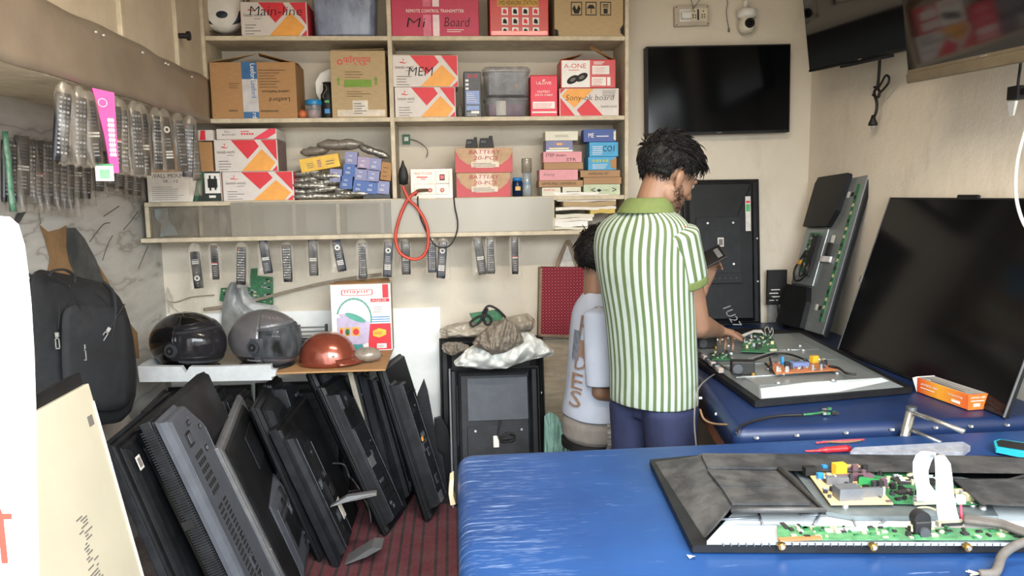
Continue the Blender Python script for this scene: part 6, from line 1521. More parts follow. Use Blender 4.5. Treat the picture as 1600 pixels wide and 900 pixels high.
pcb('power_board', [(1212, 584), (1310, 578), (1292, 567), (1200, 567)], ZT + .014, M_pcbo, 45, 5, .022, ((1248, 573, .07, .025, .018, mat('blue_grey_part', '#5f6f9b', .4), .05), (1272, 566, .03, .018, .026, M_yel, .3), (1222, 569, .010, .01, .03, M_blp, 0), (1230, 574, .02, .01, .022, M_ink, 0), (1288, 571, .02, .012, .018, M_dark, 0)), cols=[M_blk2, M_plum, M_blp, M_cream, M_screw, M_dark])
pcb('tuner_board', [(1112, 562), (1142, 562), (1145, 551), (1110, 551)], ZT + .006, M_green, 26, 8, .01)
for nm, pts, lbx in (('loudspeaker', [(1140, 585), (1160, 590), (1178, 586), (1160, 562)], 1), ('loudspeaker', [(1087, 549), (1116, 549), (1118, 535), (1090, 535)], 0)):
    c = P(sum(p[0] for p in pts) / 4, max(p[1] for p in pts) - 6, Z=ZT) - o0
    b = MB(); T = T3(*c) @ RZ(radians(-12 if lbx else 0)); b.box((0, 0, .026), (.085, .05, .052), M_blk2, M=T); b.cyl((-.02, -.026, .024), .018, .004, M_dark, 'y', 16, M=T); b.cyl((.035, -.03, .006), .008, .012, mat('brass', '#9c7a3f', .3, metal=.7), 'z', 10, M=T); b.build(nm, root, bevel=.005)
for pts in ([(1170, 568), (1180, 562), (1198, 556), (1212, 552), (1235, 554), (1258, 562)], [(1196, 568), (1205, 575), (1203, 560)], [(1295, 572), (1310, 575), (1322, 583), (1338, 585)]):
    b = MB(); b.tube([P(x, y, Z=ZT + .02) - o0 for x, y in pts], .0045, M_blk2); b.build('cable', root)
b = MB()
b.prism([tuple(P(x, y, Z=ZT + .03) - o0) for x, y in ((1140, 528), (1160, 523), (1178, 516), (1190, 516), (1196, 524), (1190, 520), (1178, 519), (1160, 527), (1142, 531))], (0, 0, .002), M_white)
b.tube([P(x, y, Z=ZT + .03) - o0 for x, y in ((1197, 524), (1195, 514), (1200, 511), (1203, 520), (1206, 512), (1208, 520), (1203, 528))], .0016, M_white, seg=5); b.build('white_wires', root)
b = MB(); b.tube([P(x, y, Z=ZT + .012) - o0 for x, y in ((1086, 528), (1098, 524), (1112, 522))], .005, mat('red_wire', '#b53542', .4)); b.tube([P(x, y, Z=ZT + .01) - o0 for x, y in ((1112, 530), (1124, 531), (1138, 528))], .004, M_white); b.build('wires', root)
b = MB()
for i in range(5):
    c = P(1101 + i * 6, 558 + i * 5, Z=ZT - .012) - o0; b.box(c, (.022, .035, .02), M_hs if i % 2 else mat('pale_tape', '#b9aba4', .5), M=None)
b.build('taped_loom', root, bevel=.004)
# long grey lead running off the table edge
b = MB(); b.tube([P(1235, 548, Z=ZT + .02), P(1200, 552, Z=ZT + .02), P(1160, 565, Z=ZT + .02), P(1130, 578, Z=TZ + .03), P(1108, 590, Z=TZ + .02), P(1092, 606, Y=2.55), P(1086, 630, Y=2.5), P(1085, 665, Y=2.5), P(1088, 700, Y=2.5), P(1088, 740, Y=2.5)], .003, M_grey, seg=6)
tag(b.build('grey_cable'), 'thin grey cable running from the opened television down past the table edge', 'cable')
b = MB(); zz = TZ + .008
b.tube([P(x, y, Z=zz) for x, y in ((1150, 678), (1158, 666), (1180, 657), (1215, 650), (1255, 648))], .0045, M_blk2); b.tube([P(x, y, Z=zz) for x, y in ((1255, 648), (1275, 646), (1292, 643))], .004, M_green)
rr = random.Random(4)
for i in range(9): q = P(rr.uniform(1284, 1308), rr.uniform(639, 648), Z=zz); b.box((q.x, q.y, q.z + .003), (.014, .008, .008), rr.choice([M_green, M_ink, M_screw]), M=None)
tag(b.build('cable'), 'black cable ending in a small green circuit piece on the far table', 'cable')

# lamp box
A = P(1549, 640, Z=zb); B = P(1512, 641, Z=zb); C = P(1432, 612, Z=zb); ln = (C - B).length; wd = .075; hh = P(1512, 617, Y=B.y).z - zb
root = thing('cardboard_box', 'long orange and red printed box with torn end lying before the big television', 'box', M=frame(B, (C - B), z=(0, 0, 1)))
# local x runs back along the long side, local +y points to the left/front side: use mirrored faces
def yg(m=[None]):
    if m[0]: return m[0]
    M_ = bpy.data.materials.new('orange_red_print'); M_.use_nodes = True; n = M_.node_tree; bs = n.nodes['Principled BSDF']; bs.inputs['Roughness'].default_value = .4
    tc = n.nodes.new('ShaderNodeTexCoord'); sp = n.nodes.new('ShaderNodeSeparateXYZ'); n.links.new(tc.outputs['Object'], sp.inputs[0]); mr = n.nodes.new('ShaderNodeMapRange'); mr.inputs['From Max'].default_value = ln; n.links.new(sp.outputs['X'], mr.inputs[0])
    r = n.nodes.new('ShaderNodeValToRGB'); e = r.color_ramp.elements; e[0].position = 0; e[0].color = rgb('#cf5a2c'); e[1].position = 1; e[1].color = rgb('#c5402c'); q = e.new(.55); q.color = rgb('#dd9a2f'); n.links.new(mr.outputs[0], r.inputs[0]); n.links.new(r.outputs[0], bs.inputs['Base Color']); m[0] = M_; return M_
MO = yg(); 
sgn = 1 if (Matrix(root.matrix_world).to_3x3() @ Vector((0, 1, 0))).y < 0 else -1
b = MB(); b.span((0, 0, 0), (ln, -sgn * wd, hh), MO); b.build('carton', root, bevel=.002)
b = MB(); b.poly([(.002, -sgn * .002, hh + .0008), (ln, -sgn * .002, hh + .0008), (ln, -sgn * (wd - .002), hh + .0008), (.002, -sgn * (wd - .002), hh + .0008)], mat('printed_top', '#8f8d88', .5))
for i in range(6): b.poly([(.03 + i * .03, -sgn * .01, hh + .0014), (.19 + i * .02, -sgn * .01, hh + .0014), (.19 + i * .02, -sgn * .014, hh + .0014), (.03 + i * .03, -sgn * .014, hh + .0014)] if i < 2 else [(.05, -sgn * (.012 + i * .009), hh + .0014), (ln * .97, -sgn * (.012 + i * .009), hh + .0014), (ln * .97, -sgn * (.015 + i * .009), hh + .0014), (.05, -sgn * (.015 + i * .009), hh + .0014)], M_paper if i % 2 else M_dark)
b.poly([(-.0008, 0, .0), (-.0008, -sgn * wd, 0), (-.0008, -sgn * wd, hh), (-.0008, 0, hh)], mat('orange_end', '#cf6a2c', .4)); b.build('printed_panels', root)
Mf = frame((0, 0, 0), (-1, 0, 0), z=(0, 0, 1)) if sgn == 1 else Matrix.Identity(4)
b = MB(); ybias = .001
Mt = Matrix(((-1, 0, 0, ln), (0, -sgn, 0, sgn * .0012), (0, 0, 1, 0), (0, 0, 0, 1)))
b.text('JAMEX-480', (.02, 0, hh * .55), hh * .2, M_white, M=Mt, width=.085, shear=.2); b.text('TRANSFORMER', (ln * .62, 0, hh * .58), hh * .12, M_white, M=Mt, width=.07); b.span((.02, 0, hh * .38), (.09, .0005, hh * .43), M_white, M=Mt); b.span((ln * .70, 0, hh * .2), (ln * .86, .0005, hh * .38), M_white, M=Mt)
Me = Matrix(((0, 1, 0, -.0012), (-sgn, 0, 0, 0), (0, 0, 1, 0), (0, 0, 0, 1)))
b.text('JAMEX-480', (.008, 0, hh * .7), hh * .15, M_white, M=Me, width=.055, shear=.2); b.span((.02, 0, hh * .2), (.045, .0005, hh * .4), M_label, M=Me); b.span((.01, 0, hh * .55), (.06, .0005, hh * .6), M_white, M=Me)
b.build('lettering', root)
b = MB(); b.prism([(ln, 0, 0), (ln + .02, sgn * .004, hh * .9), (ln + .004, 0, hh * 1.05)], (0, -sgn * wd, 0), M_paper); b.build('torn_flap', root)

# steel bracket standing between the two tables
b = MB(); Yb_ = 2.20
p0 = P(1424, 640, Y=Yb_); p1 = P(1412, 690, Y=Yb_)
b.tube([p0, p1 + (p1 - p0) * 2.2], .014, mat('chrome_tube', '#a2a19c', .25, metal=.8), seg=12, spline=False)
b.cyl(tuple(p0 + Vector((0, 0, .004))), .016, .012, M_metal, 'z', 14)
b.tube([P(1428, 645, Y=2.19), P(1460, 657, Y=2.1), P(1507, 675, Y=2.02)], .008, mat('chrome_tube', '#a2a19c', .25, metal=.8), spline=False); b.tube([P(1420, 670, Y=2.2), P(1440, 679, Y=2.15), P(1470, 692, Y=2.08)], .007, M_metal, spline=False)
o = b.build('steel_bracket'); tag(o, 'scuffed chromed steel tube bracket standing between the two blue tables', 'bracket')

# ---------------------------------------------------------------- set lying open on the near table
ZN = TN + .004
o0 = P(1080, 860, Z=ZN).copy(); root = thing('television', 'large opened television lying face down on the near table, ribbon cable looped above', 'television', tuple(o0)); NTV = root
zf = TN + .020
zp([(1081, 852), (1420, 853), (1760, 850), (1700, 722), (1560, 712), (1250, 710), (1090, 711), (1015, 718)], zf, M_tvb, .016, None, root, 'front_frame', .004, o0)
# dusty moulded cover on the left and along the back, metal chassis elsewhere
M_cov = mat('dusty_black_cover', '#26282b', .5, var=.2, scale=9, dust=.55, dustcol='#6b6a68')
zc1 = TN + .058
def lift(base, top, za, zb2, m, name, bevel=.004):
    b = MB(); b.loft([[tuple(P(x, y, Z=za) - o0) for x, y in base], [tuple(P(x, y, Z=zb2) - o0) for x, y in top]], m, smooth=False); return b.build(name, root, bevel=bevel)
lift([(1100, 844), (1140, 798), (1292, 799), (1240, 733), (1760, 745), (1690, 722), (1555, 714), (1250, 712), (1095, 713), (1022, 722)][::1], [(1138, 797), (1142, 795), (1285, 797), (1230, 736), (1750, 742), (1660, 722), (1530, 712), (1250, 709), (1098, 708), (1090, 712)], zf, zc1, M_cov, 'back_cover')
b = MB()
for pts in ([(1105, 737), (1212, 739), (1232, 762), (1125, 762)], [(1127, 764), (1234, 764), (1266, 790), (1143, 790)], [(1095, 712), (1212, 712), (1216, 734), (1105, 733)]):
    b.prism([tuple(P(x, y, Z=zc1 + .002) - o0) for x, y in pts], (0, 0, .006), M_cov)
b.build('cover_panels', root, bevel=.004)
b = MB(); b.tube([P(x, y, Z=zc1 + .004) - o0 for x, y in ((1218, 733), (1288, 797), (1142, 797))], .006, M_cov, spline=False); b.tube([P(1073, 728, Z=zf + .018) - o0, P(1110, 786, Z=zf + .02) - o0], .008, M_cov, spline=False)
b.tube([P(x, y, Z=zc1 + .002) - o0 for x, y in ((1480, 745), (1527, 763), (1600, 744))], .004, M_ink, spline=False); b.build('ridges', root)
lift([(1485, 748), (1530, 790), (1760, 800), (1770, 745)], [(1490, 750), (1533, 788), (1760, 797), (1765, 747)], zf + .015, zc1 + .008, M_cov, 'right_cover')
zm = TN + .028
zp([(1104, 846), (1770, 849), (1740, 790), (1500, 745), (1240, 735), (1290, 798), (1146, 800)], zm, M_chassisw, .007, None, root, 'chassis', .002, o0)
zp([(1240, 736), (1500, 745), (1550, 790), (1560, 806), (1330, 806), (1290, 799)], zm + .012, mat('grey_sheet', '#6f787b', .4, metal=.5), .010, None, root, 'board_bay', .002, o0)
b = MB()
for pts in ([(1122, 812), (1186, 808)], [(1186, 803), (1192, 820)], [(1283, 802), (1272, 820)], [(1330, 805), (1338, 822)], [(1390, 806), (1372, 822)], [(1250, 804), (1290, 806)]):
    b.tube([P(x, y, Z=zm + .002) - o0 for x, y in pts], .003, M_hs, seg=5, spline=False)
for x, y in ((1320, 800), (1519, 798), (1535, 803)): b.lathe([(.012, 0), (.008, .012), (.007, .02), (.001, .021)], M_screw, 12, M=T3(*(P(x, y, Z=zm) - o0)))
b.build('pressed_ribs', root)
pcb('power_board', [(1298, 788), (1396, 787), (1352, 736), (1262, 738)], zm + .022, M_pcbt, 40, 21, .022,
    ((1324, 778, .055, .035, .028, M_hs, 0), (1311, 742, .030, .02, .03, M_yel, .1), (1335, 750, .09, .016, .014, M_plum, 0), (1308, 757, .05, .012, .02, M_hs, -.2), (1358, 760, .045, .018, .018, mat('green_part', '#2d8a4d', .4), -.6), (1362, 776, .05, .008, .022, M_hs, 0), (1330, 734, .04, .014, .012, mat('banded_coil', '#b79a72', .5, var=.4, scale=120), 0), (1265, 741, .03, .02, .02, M_blk2, 0), (1281, 749, .014, .012, .016, M_blp, 0), (1288, 735, .012, .012, .014, M_blp, 0), (1375, 768, .012, .012, .026, M_ink, 0), (1380, 762, .012, .012, .022, M_plum, 0)), o_=o0, par=root, cols=[M_blk2, M_cream, M_btn, M_dark, M_plum])
pcb('main_board', [(1396, 786), (1530, 788), (1470, 742), (1352, 736)], zm + .020, M_green, 90, 22, .012, ((1416, 752, .06, .04, .004, M_ink, 0), (1408, 750, .01, .035, .006, M_label, -.3), (1446, 756, .05, .02, .01, M_blk2, 0), (1500, 772, .03, .008, .012, M_gold, 0), (1516, 780, .03, .02, .014, M_gold, 0), (1412, 770, .04, .018, .005, M_ink, .2)), o_=o0, par=root)
pcb('long_board', [(1216, 843), (1700, 842), (1690, 828), (1214, 821)], zm + .012, mat('bright_circuit_green', '#4b7d56', .45, var=.2, scale=50), 100, 23, .004, ((1322, 828, .09, .014, .002, M_white, 0), (1360, 823, .06, .006, .002, M_white, 0), (1250, 843, .09, .012, .004, M_pcbo, 0), (1226, 822, .01, .03, .002, M_ink, 0)), o_=o0, par=root, cols=[M_gold, M_ink, M_green, M_cream])
b = MB()
for i in range(0, 48): b.box(P(1130 + i * 12, 850.5, Z=zf + .004) - o0, (.0015, .006, .006), M_hs)
b.tube([P(1200, 848, Z=zf + .004) - o0, P(1640, 850, Z=zf + .004) - o0], .003, M_blk2, spline=False); b.build('edge_clips', root)
for x, y in ((1220, 855), (1363, 856), (1510, 857)):
    b = MB(); q = P(x, y, Z=zf) - o0; b.cyl(tuple(q + Vector((0, -.002, .004))), .008, .010, mat('brass', '#9c7a3f', .3, metal=.7), 'y', 12); b.cyl(tuple(q + Vector((0, -.008, .004))), .0045, .004, M_screw, 'y', 10); b.build('mounting_screw', root)
# ribbon cable loop
b = MB()
def strip(pts, m, parent, name, th=.0012):
    b = MB(); b.loft([[tuple(a - o0), tuple(c - o0), tuple(c - o0 + Vector((0, -th, -th))), tuple(a - o0 + Vector((0, -th, -th)))] for a, c in pts], m, smooth=True); return b.build(name, parent)
M_ffc = mat('white_ribbon', '#dfe3ee', .45, var=.02)
Yr = P(1450, 780, Z=zm + .03).y
def yz(x, y, Y): return P(x, y, Y=Y)
seq = [((1432, 783), (1462, 786), 0.0), ((1432, 765), (1463, 770), -.004), ((1426, 740), (1452, 755), -.004), ((1426, 722), (1450, 735), -.008), ((1431, 710), (1454, 722), -.014), ((1440, 705), (1458, 714), -.022), ((1450, 705), (1462, 712), -.034), ((1476, 711), (1460, 715), -.055), ((1485, 724), (1461, 728), -.072), ((1488, 745), (1462, 750), -.09), ((1490, 770), (1462, 778), -.11), ((1494, 795), (1464, 800), -.135), ((1500, 816), (1467, 817), -.152)]
fine = []
for i in range(len(seq) - 1):
    for k in range(4):
        t = k / 4; (a, c, y0), (a2, c2, y1) = seq[i], seq[i + 1]
        Y = Yr + y0 + (y1 - y0) * t; fine.append((P(a[0] + (a2[0] - a[0]) * t, a[1] + (a2[1] - a[1]) * t, Y=Y), P(c[0] + (c2[0] - c[0]) * t, c[1] + (c2[1] - c[1]) * t, Y=Y)))
strip(fine, M_ffc, root, 'ribbon_cable')
b = MB(); q = P(1484, 820, Z=zm + .012) - o0; b.box(q + Vector((0, 0, .004)), (.058, .012, .010), M_cream); b.box(q + Vector((0, -.007, .004)), (.046, .003, .006), M_ink); q = P(1446, 786, Z=zm + .022) - o0; b.box(q, (.055, .006, .006), M_cream); b.build('ribbon_socket', root)
b = MB(); q = P(1501, 780, Z=zm + .045) - o0; b.box(q, (.016, .012, .018), M_white); b.tube([q, q + Vector((-.004, -.01, -.03)), q + Vector((-.006, -.03, -.05))], .003, M_pinkred); b.tube([P(x, y, Z=zm + .03) - o0 for x, y in ((1425, 830), (1425, 805), (1435, 794), (1450, 793), (1462, 797))], .0022, M_gold, seg=5); b.build('small_plug', root)
b = MB(); q = P(1440, 850, Z=zf) - o0; b.box(q + Vector((0, .005, .022)), (.036, .02, .058), M_blk2); b.cyl(tuple(q + Vector((0, -.008, .028))), .011, .006, M_dark, 'y', 18); b.cyl(tuple(q + Vector((0, .01, .052))), .018, .02, M_blk2, 'y', 16); b.build('sensor_module', root, bevel=.004)
b = MB()
for j in range(3): b.tube([P(x, y + j * 3, Z=zm + .018 + j * .003) - o0 for x, y in ((1505, 808), (1540, 812), (1565, 816), (1590, 825), (1620, 835))], .006, mat('grey_sleeve', '#514c48', .8, var=.2))
b.build('wire_loom', root)
b = MB(); b.tube([P(1640, 838, Z=TN + .05), P(1600, 847, Z=TN + .045), P(1577, 858, Z=TN + .03), P(1565, 870, Z=TN + .018), P(1560, 885, Z=TN + .012), P(1552, 896, Z=TN + .008), P(1530, 897, Z=TN + .006)], .009, mat('grey_sleeve', '#514c48', .8, var=.2))
rr = random.Random(6); q = P(1522, 897, Z=TN + .006)
for i in range(6): b.tube([q + Vector((.012, 0, 0)), q + Vector((-.012 + rr.uniform(-.008, .01), rr.uniform(-.01, .014), rr.uniform(0, .006)))], .0015, M_gold if i % 2 else M_white, seg=5, spline=False)
tag(b.build('sleeved_cable'), 'grey sleeved cable with bare wire ends at the right front of the near table', 'cable')
# small things on the near table
root = thing('screwdriver', 'red screwdriver handle lying behind the near opened television', 'screwdriver', tuple(P(1296, 704, Z=TN + .012)))
o1 = root.location.copy(); b = MB(); b.tube([P(1258, 705, Z=TN + .012) - o1, P(1275, 704.5, Z=TN + .012) - o1, P(1292, 703, Z=TN + .012) - o1, P(1322, 701, Z=TN + .012) - o1, P(1325, 702, Z=TN + .012) - o1], [.003, .004, .006, .009, .010, .010, .009], mat('red_handle', '#a3242b', .35)); b.build('handle', root)
root = thing('plastic_sleeve', 'long clear plastic tube sleeve lying behind the near opened television', 'sleeve', tuple(P(1420, 702, Z=TN + .01)))
o1 = root.location.copy(); b = MB(); b.prism([tuple(P(x, y, Z=TN + .018) - o1 - Vector((0, 0, .014))) for x, y in ((1328, 706), (1335, 699), (1505, 690), (1517, 697), (1505, 706), (1400, 707))], (0, 0, .014), film('sleeve_plastic', '#a9adb5', .6, rough=.1, bump=.1)); b.build('sleeve', root, bevel=.003)
root = thing('mobile_phone', 'mobile phone in a bright cyan case at the right edge of the near table', 'phone', tuple(P(1590, 700, Z=TN + .012)))
o1 = root.location.copy(); b = MB(); b.prism([tuple(P(x, y, Z=TN + .020) - o1 - Vector((0, 0, .013))) for x, y in ((1553, 689), (1562, 686), (1640, 697), (1645, 712), (1630, 715), (1556, 700))], (0, 0, .013), mat('cyan_case', '#2aa3b5', .35)); b.build('case', root, bevel=.003)
b = MB(); b.prism([tuple(P(x, y, Z=TN + .022) - o1) for x, y in ((1557, 690), (1564, 687.5), (1640, 699), (1643, 706), (1632, 708), (1560, 697))], (0, 0, .0015), M_blk2); b.build('screen', root)
b = MB(); rr = random.Random(3); q = P(1078, 873, Z=TN + .002)
b.poly([tuple(q + Vector(v)) for v in ((0, 0, 0), (.012, .004, .003), (.008, .012, .001), (-.004, .01, .004))], M_white); b.poly([tuple(q + Vector(v)) for v in ((.0, .003, .004), (.01, -.004, .006), (.014, .006, .002))], M_gold)
tag(b.build('paper_scrap'), 'tiny pale scrap lying before the corner of the near opened television', 'scrap')
b = MB(); b.tube([P(x, y, Z=TN + .006) for x, y in ((1275, 692), (1310, 689), (1350, 687))], .003, mat('red_wire', '#b53542', .4)); b.tube([P(x, y, Z=TN + .006) for x, y in ((1285, 690), (1320, 691), (1345, 688))], .003, M_cardD)
tag(b.build('wire_pair'), 'short red and brown wires lying in the gap between the tables', 'wire')
# ---------------------------------------------------------------- people
M_eyew = mat('eye_white', '#8d8781', .4); M_skin = mat('skin', '#80604c', .5, var=.06, scale=6, bump=.05, bscale=300)
M_hair = mat('black_hair', '#080707', .5, spec=.25, var=.3, scale=60, bump=.6, bscale=120)
def cap(b, p0, p1, r0, r1, m, seg=12):
    """tapered capsule"""
    p0 = Vector(p0); p1 = Vector(p1); t = p1 - p0; L = t.length
    if L < 1e-6: t = Vector((0, 0, 1)); L = 1e-4
    t.normalize(); a = Vector((.3, .5, .81)).cross(t).normalized(); c = t.cross(a); rs = []
    for k in range(-4, 0): an = pi / 2 * k / 4; rs.append((p0 + t * (r0 * sin(an)), max(r0 * cos(an), .0004)))
    rs.append((p0, r0)); rs.append((p1, r1))
    for k in range(1, 5): an = pi / 2 * k / 4; rs.append((p1 + t * (r1 * sin(an)), max(r1 * cos(an), .0004)))
    b.loft([[o + a * (r * cos(2 * pi * i / seg)) + c * (r * sin(2 * pi * i / seg)) for i in range(seg)] for o, r in rs], m)
def eli(b, c, r, m, M=None, seg=20, n=12):
    rs = []
    for j in range(n + 1):
        a = -pi / 2 + pi * j / n; ca = max(cos(a), .002)
        rs.append([(c[0] + r[0] * ca * cos(2 * pi * i / seg), c[1] + r[1] * ca * sin(2 * pi * i / seg), c[2] + r[2] * sin(a)) for i in range(seg)])
    b.loft(rs, m, M=M)
def remesh(o, vox, it=4):
    r = o.modifiers.new('r', 'REMESH'); r.mode = 'VOXEL'; r.voxel_size = vox; r.use_smooth_shade = True
    s = o.modifiers.new('s', 'SMOOTH'); s.factor = .5; s.iterations = it
def head_shape(b, H, skin, k=1.0, beard=None):
    """H: matrix of the head, x forward, y left, z up, origin between the ears"""
    e = lambda c, r: eli(b, [v * k for v in c], [v * k for v in r], skin, M=H)
    e((-.012, 0, .035), (.098, .076, .088)); e((.028, 0, .0), (.070, .066, .085)); e((.04, 0, -.055), (.050, .048, .052)); e((.072, 0, -.088), (.021, .024, .020))
    for s in (-1, 1):
        e((.045, s * .040, -.02), (.035, .026, .035)); e((.005, s * .052, -.055), (.032, .016, .036)); e((.078, s * .030, .022), (.016, .028, .010))
        e((-.006, s * .078, -.012), (.017, .008, .030)); e((-.012, s * .084, -.004), (.016, .006, .022)); e((-.001, s * .074, -.036), (.009, .007, .010))
    cap2 = lambda p0, p1, r0, r1: cap(b, H @ Vector([v * k for v in p0]), H @ Vector([v * k for v in p1]), r0 * k, r1 * k, skin, 10)
    cap2((.090, 0, .015), (.112, 0, -.022), .009, .013); cap2((.104, -.010, -.026), (.104, .010, -.026), .009, .009)
    cap2((.086, -.016, -.056), (.086, .016, -.056), .008, .008); cap2((.083, -.014, -.068), (.083, .014, -.068), .009, .009)
def eyes(root, H, k=1.0):
    for s in (-1, 1):
        b = MB(); eli(b, (.078 * k, s * .031 * k, .006 * k), (.014 * k, .015 * k, .011 * k), M_eyew, M=H); eli(b, (.0885 * k, s * .031 * k, .004 * k), (.004 * k, .006 * k, .006 * k), M_ink, M=H); b.build('eye', root)
        b = MB(); b.tube([H @ Vector((.088 * k, s * .014 * k, .028 * k)), H @ Vector((.090 * k, s * .032 * k, .034 * k)), H @ Vector((.078 * k, s * .052 * k, .028 * k))], .0045 * k, M_hair, flat=.7); b.build('eyebrow', root)
def hand(b, W, d, n, side, skin, curl=(.4, .5, .6, .7), thumb=.6, k=1.0, spread=.08, th_dir=None):
    """W wrist, d direction of the palm, n palm normal (where the palm looks), side = thumb side vector sign"""
    d = Vector(d).normalized(); n = Vector(n); n = (n - d * n.dot(d)).normalized(); s = d.cross(n) * side      # towards the thumb
    W = Vector(W); offs = (.030, .010, -.010, -.028); lens = ((.042, .026, .020), (.046, .030, .022), (.042, .028, .021), (.034, .021, .018)); rad = (.0088, .0090, .0086, .0076)
    cap(b, W - d * .02, W + d * .02, .024 * k, .026 * k, skin)
    for i in range(4):
        base = W + (d * (.088 - abs(i - 1) * .004) + s * offs[i]) * k
        cap(b, W + (d * .02 + s * offs[i] * .55) * k, base, .015 * k, .0115 * k, skin, 10)
        dd = (d + s * (spread * (1.5 - i))).normalized(); p = base
        for j in range(3):
            a = curl[i] * (.6, .9, .7)[j]; ax = dd.cross(n).normalized(); dd = Matrix.Rotation(a, 3, ax) @ dd
            q = p + dd * lens[i][j] * k; r0 = rad[i] * (1, .93, .86)[j] * k; cap(b, p, q, r0, r0 * .93, skin, 10); p = q
    cap(b, W + (d * .015 + s * .014) * k, W + (d * .045 + s * .034 + n * .006) * k, .016 * k, .0135 * k, skin, 10)
    p = W + (d * .045 + s * .034 + n * .006) * k; dd = (Vector(th_dir).normalized() if th_dir else (d * .75 + s * .55 + n * thumb).normalized())
    q = p + dd * .034 * k; cap(b, p, q, .0125 * k, .0105 * k, skin, 10); dd = (dd + n * .15 + d * .3).normalized(); cap(b, q, q + dd * .026 * k, .0105 * k, .0088 * k, skin, 10)
def uvmesh(name, lofts, mats, parent=None, sub=1, solid=0.0):
    vs = []; fs = []; uvs = []; mi = []
    for rings, vscale, mat_i, uoff, ulen in lofts:
        n = len(rings[0]); o = len(vs); vs += [tuple(p) for r in rings for p in r]
        for j in range(len(rings) - 1):
            for i in range(n):
                i2 = (i + 1) % n; fs.append((o + j * n + i, o + j * n + i2, o + (j + 1) * n + i2, o + (j + 1) * n + i)); mi.append(mat_i)
                u0 = uoff + ulen * i / n; u1 = uoff + ulen * (i + 1) / n
                uvs += [(u0, j), (u1, j), (u1, j + 1), (u0, j + 1)]
    me = bpy.data.meshes.new(name); me.from_pydata(vs, [], fs)
    for m in mats: me.materials.append(m)
    me.polygons.foreach_set('material_index', mi); me.polygons.foreach_set('use_smooth', [True] * len(fs))
    ul = me.uv_layers.new(name='UVMap'); ul.data.foreach_set('uv', [c for uv in uvs for c in uv]); me.update()
    ob = bpy.data.objects.new(name, me); COL.objects.link(ob)
    if parent: ob.parent = parent
    if solid: q = ob.modifiers.new('t', 'SOLIDIFY'); q.thickness = solid; q.offset = -1
    if sub: q = ob.modifiers.new('s', 'SUBSURF'); q.levels = sub; q.render_levels = sub
    return ob
def ering(c, ra, rb, va, vb, n=32, sq=1.0, fold=None):
    out = []
    for i in range(n):
        a = 2 * pi * i / n; ca, sa = cos(a), sin(a); ca = abs(ca) ** sq * (1 if ca >= 0 else -1); sa = abs(sa) ** sq * (1 if sa >= 0 else -1)
        f = 1 + (fold(a, c) if fold else 0); out.append(Vector(c) + va * (ra * ca * f) + vb * (rb * sa * f))
    return out

# ---- standing man
YM = 2.75; th = radians(36)
fr = Vector((cos(th), sin(th), 0)); rt = Vector((sin(th), -cos(th), 0)); upz = Vector((0, 0, 1))
def pm(x, y, Y=YM): return P(x, y, Y=Y)
foot = pm(1018, 600); man = thing('person', 'man in green and white striped polo standing, looking down at a phone', 'person', (foot.x, YM, 0)); o0 = man.location.copy()
L_ = lambda v: Vector(v) - o0
S_r = pm(1058, 366, YM - .12); E_r = pm(1088, 508, YM - .05); W_r = pm(1121, 516, 3.0)
S_l = pm(990, 352, YM + .13); E_l = pm(1066, 500, YM + .22); W_l = pm(1097, 452, 2.98)
Hc = pm(1043, 277); pitch = radians(27); hyaw = radians(22)
Hm = Matrix.Translation(L_(Hc)) @ Matrix.Rotation(hyaw, 4, 'Z') @ Matrix.Rotation(pitch, 4, 'Y')
Hk = 1.08
b = MB(); head_shape(b, Hm, M_skin, Hk)
C7 = pm(1008, 338)
cap(b, L_(C7) + Vector((0, 0, -.04)), Hm @ Vector((-.025, 0, -.03)), .068, .060, M_skin, 18)
cap(b, L_(C7) + fr * .04 + Vector((0, 0, -.03)), Hm @ Vector((.0, 0, -.04)), .055, .050, M_skin, 18)
chest = pm(1006, 420)
for z, r in ((420, .12), (480, .115), (560, .12)):
    c = L_(pm(1012, z)); cap(b, c - rt * .07, c + rt * .07, r * .72, r * .72, M_skin, 20)
cap(b, L_(S_l) + rt * .03, L_(S_r) - rt * .03, .042, .042, M_skin, 16)
cap(b, L_(S_r), L_(S_r).lerp(L_(E_r), .5), .046, .056, M_skin, 16); cap(b, L_(S_r).lerp(L_(E_r), .45), L_(E_r), .057, .050, M_skin, 16); cap(b, L_(E_r), L_(E_r).lerp(L_(W_r), .35), .050, .046, M_skin, 16); cap(b, L_(E_r).lerp(L_(W_r), .3), L_(W_r), .046, .028, M_skin, 16)
cap(b, L_(S_l), L_(E_l), .052, .043, M_skin, 14); cap(b, L_(E_l), L_(E_l).lerp(L_(W_l), .4), .044, .041, M_skin, 14); cap(b, L_(E_l).lerp(L_(W_l), .3), L_(W_l), .041, .027, M_skin, 14)
tip = pm(1158, 536, 3.20)
hand(b, L_(W_r), (tip - W_r) + Vector((0, 0, .035)), (0.15, .1, -1), -1, M_skin, curl=(.12, .75, .95, 1.05), thumb=.35, k=1.05)
ph_c = pm(1111, 402, 2.90)
hand(b, L_(W_l), Vector((.08, -.05, .35)), (.2, -.9, .3), -1, M_skin, curl=(.75, .8, .85, .9), thumb=.9, k=1.0)
hipc = pm(1020, 640)
for s, dx in ((1, .0), (-1, .0)):
    hp = Vector((hipc.x, YM, .90)) + rt * (.09 * s); kn = Vector((hipc.x, YM, .50)) + rt * (.10 * s) + fr * .02; an = Vector((hipc.x, YM, .09)) + rt * (.11 * s)
    cap(b, L_(hp), L_(kn), .070, .055, M_skin, 16); cap(b, L_(kn), L_(an), .056, .040, M_skin, 16); cap(b, L_(an), L_(an + fr * .15 + Vector((0, 0, -.045))), .042, .034, M_skin, 14)
body = b.build('body', man); remesh(body, .0055, 3)
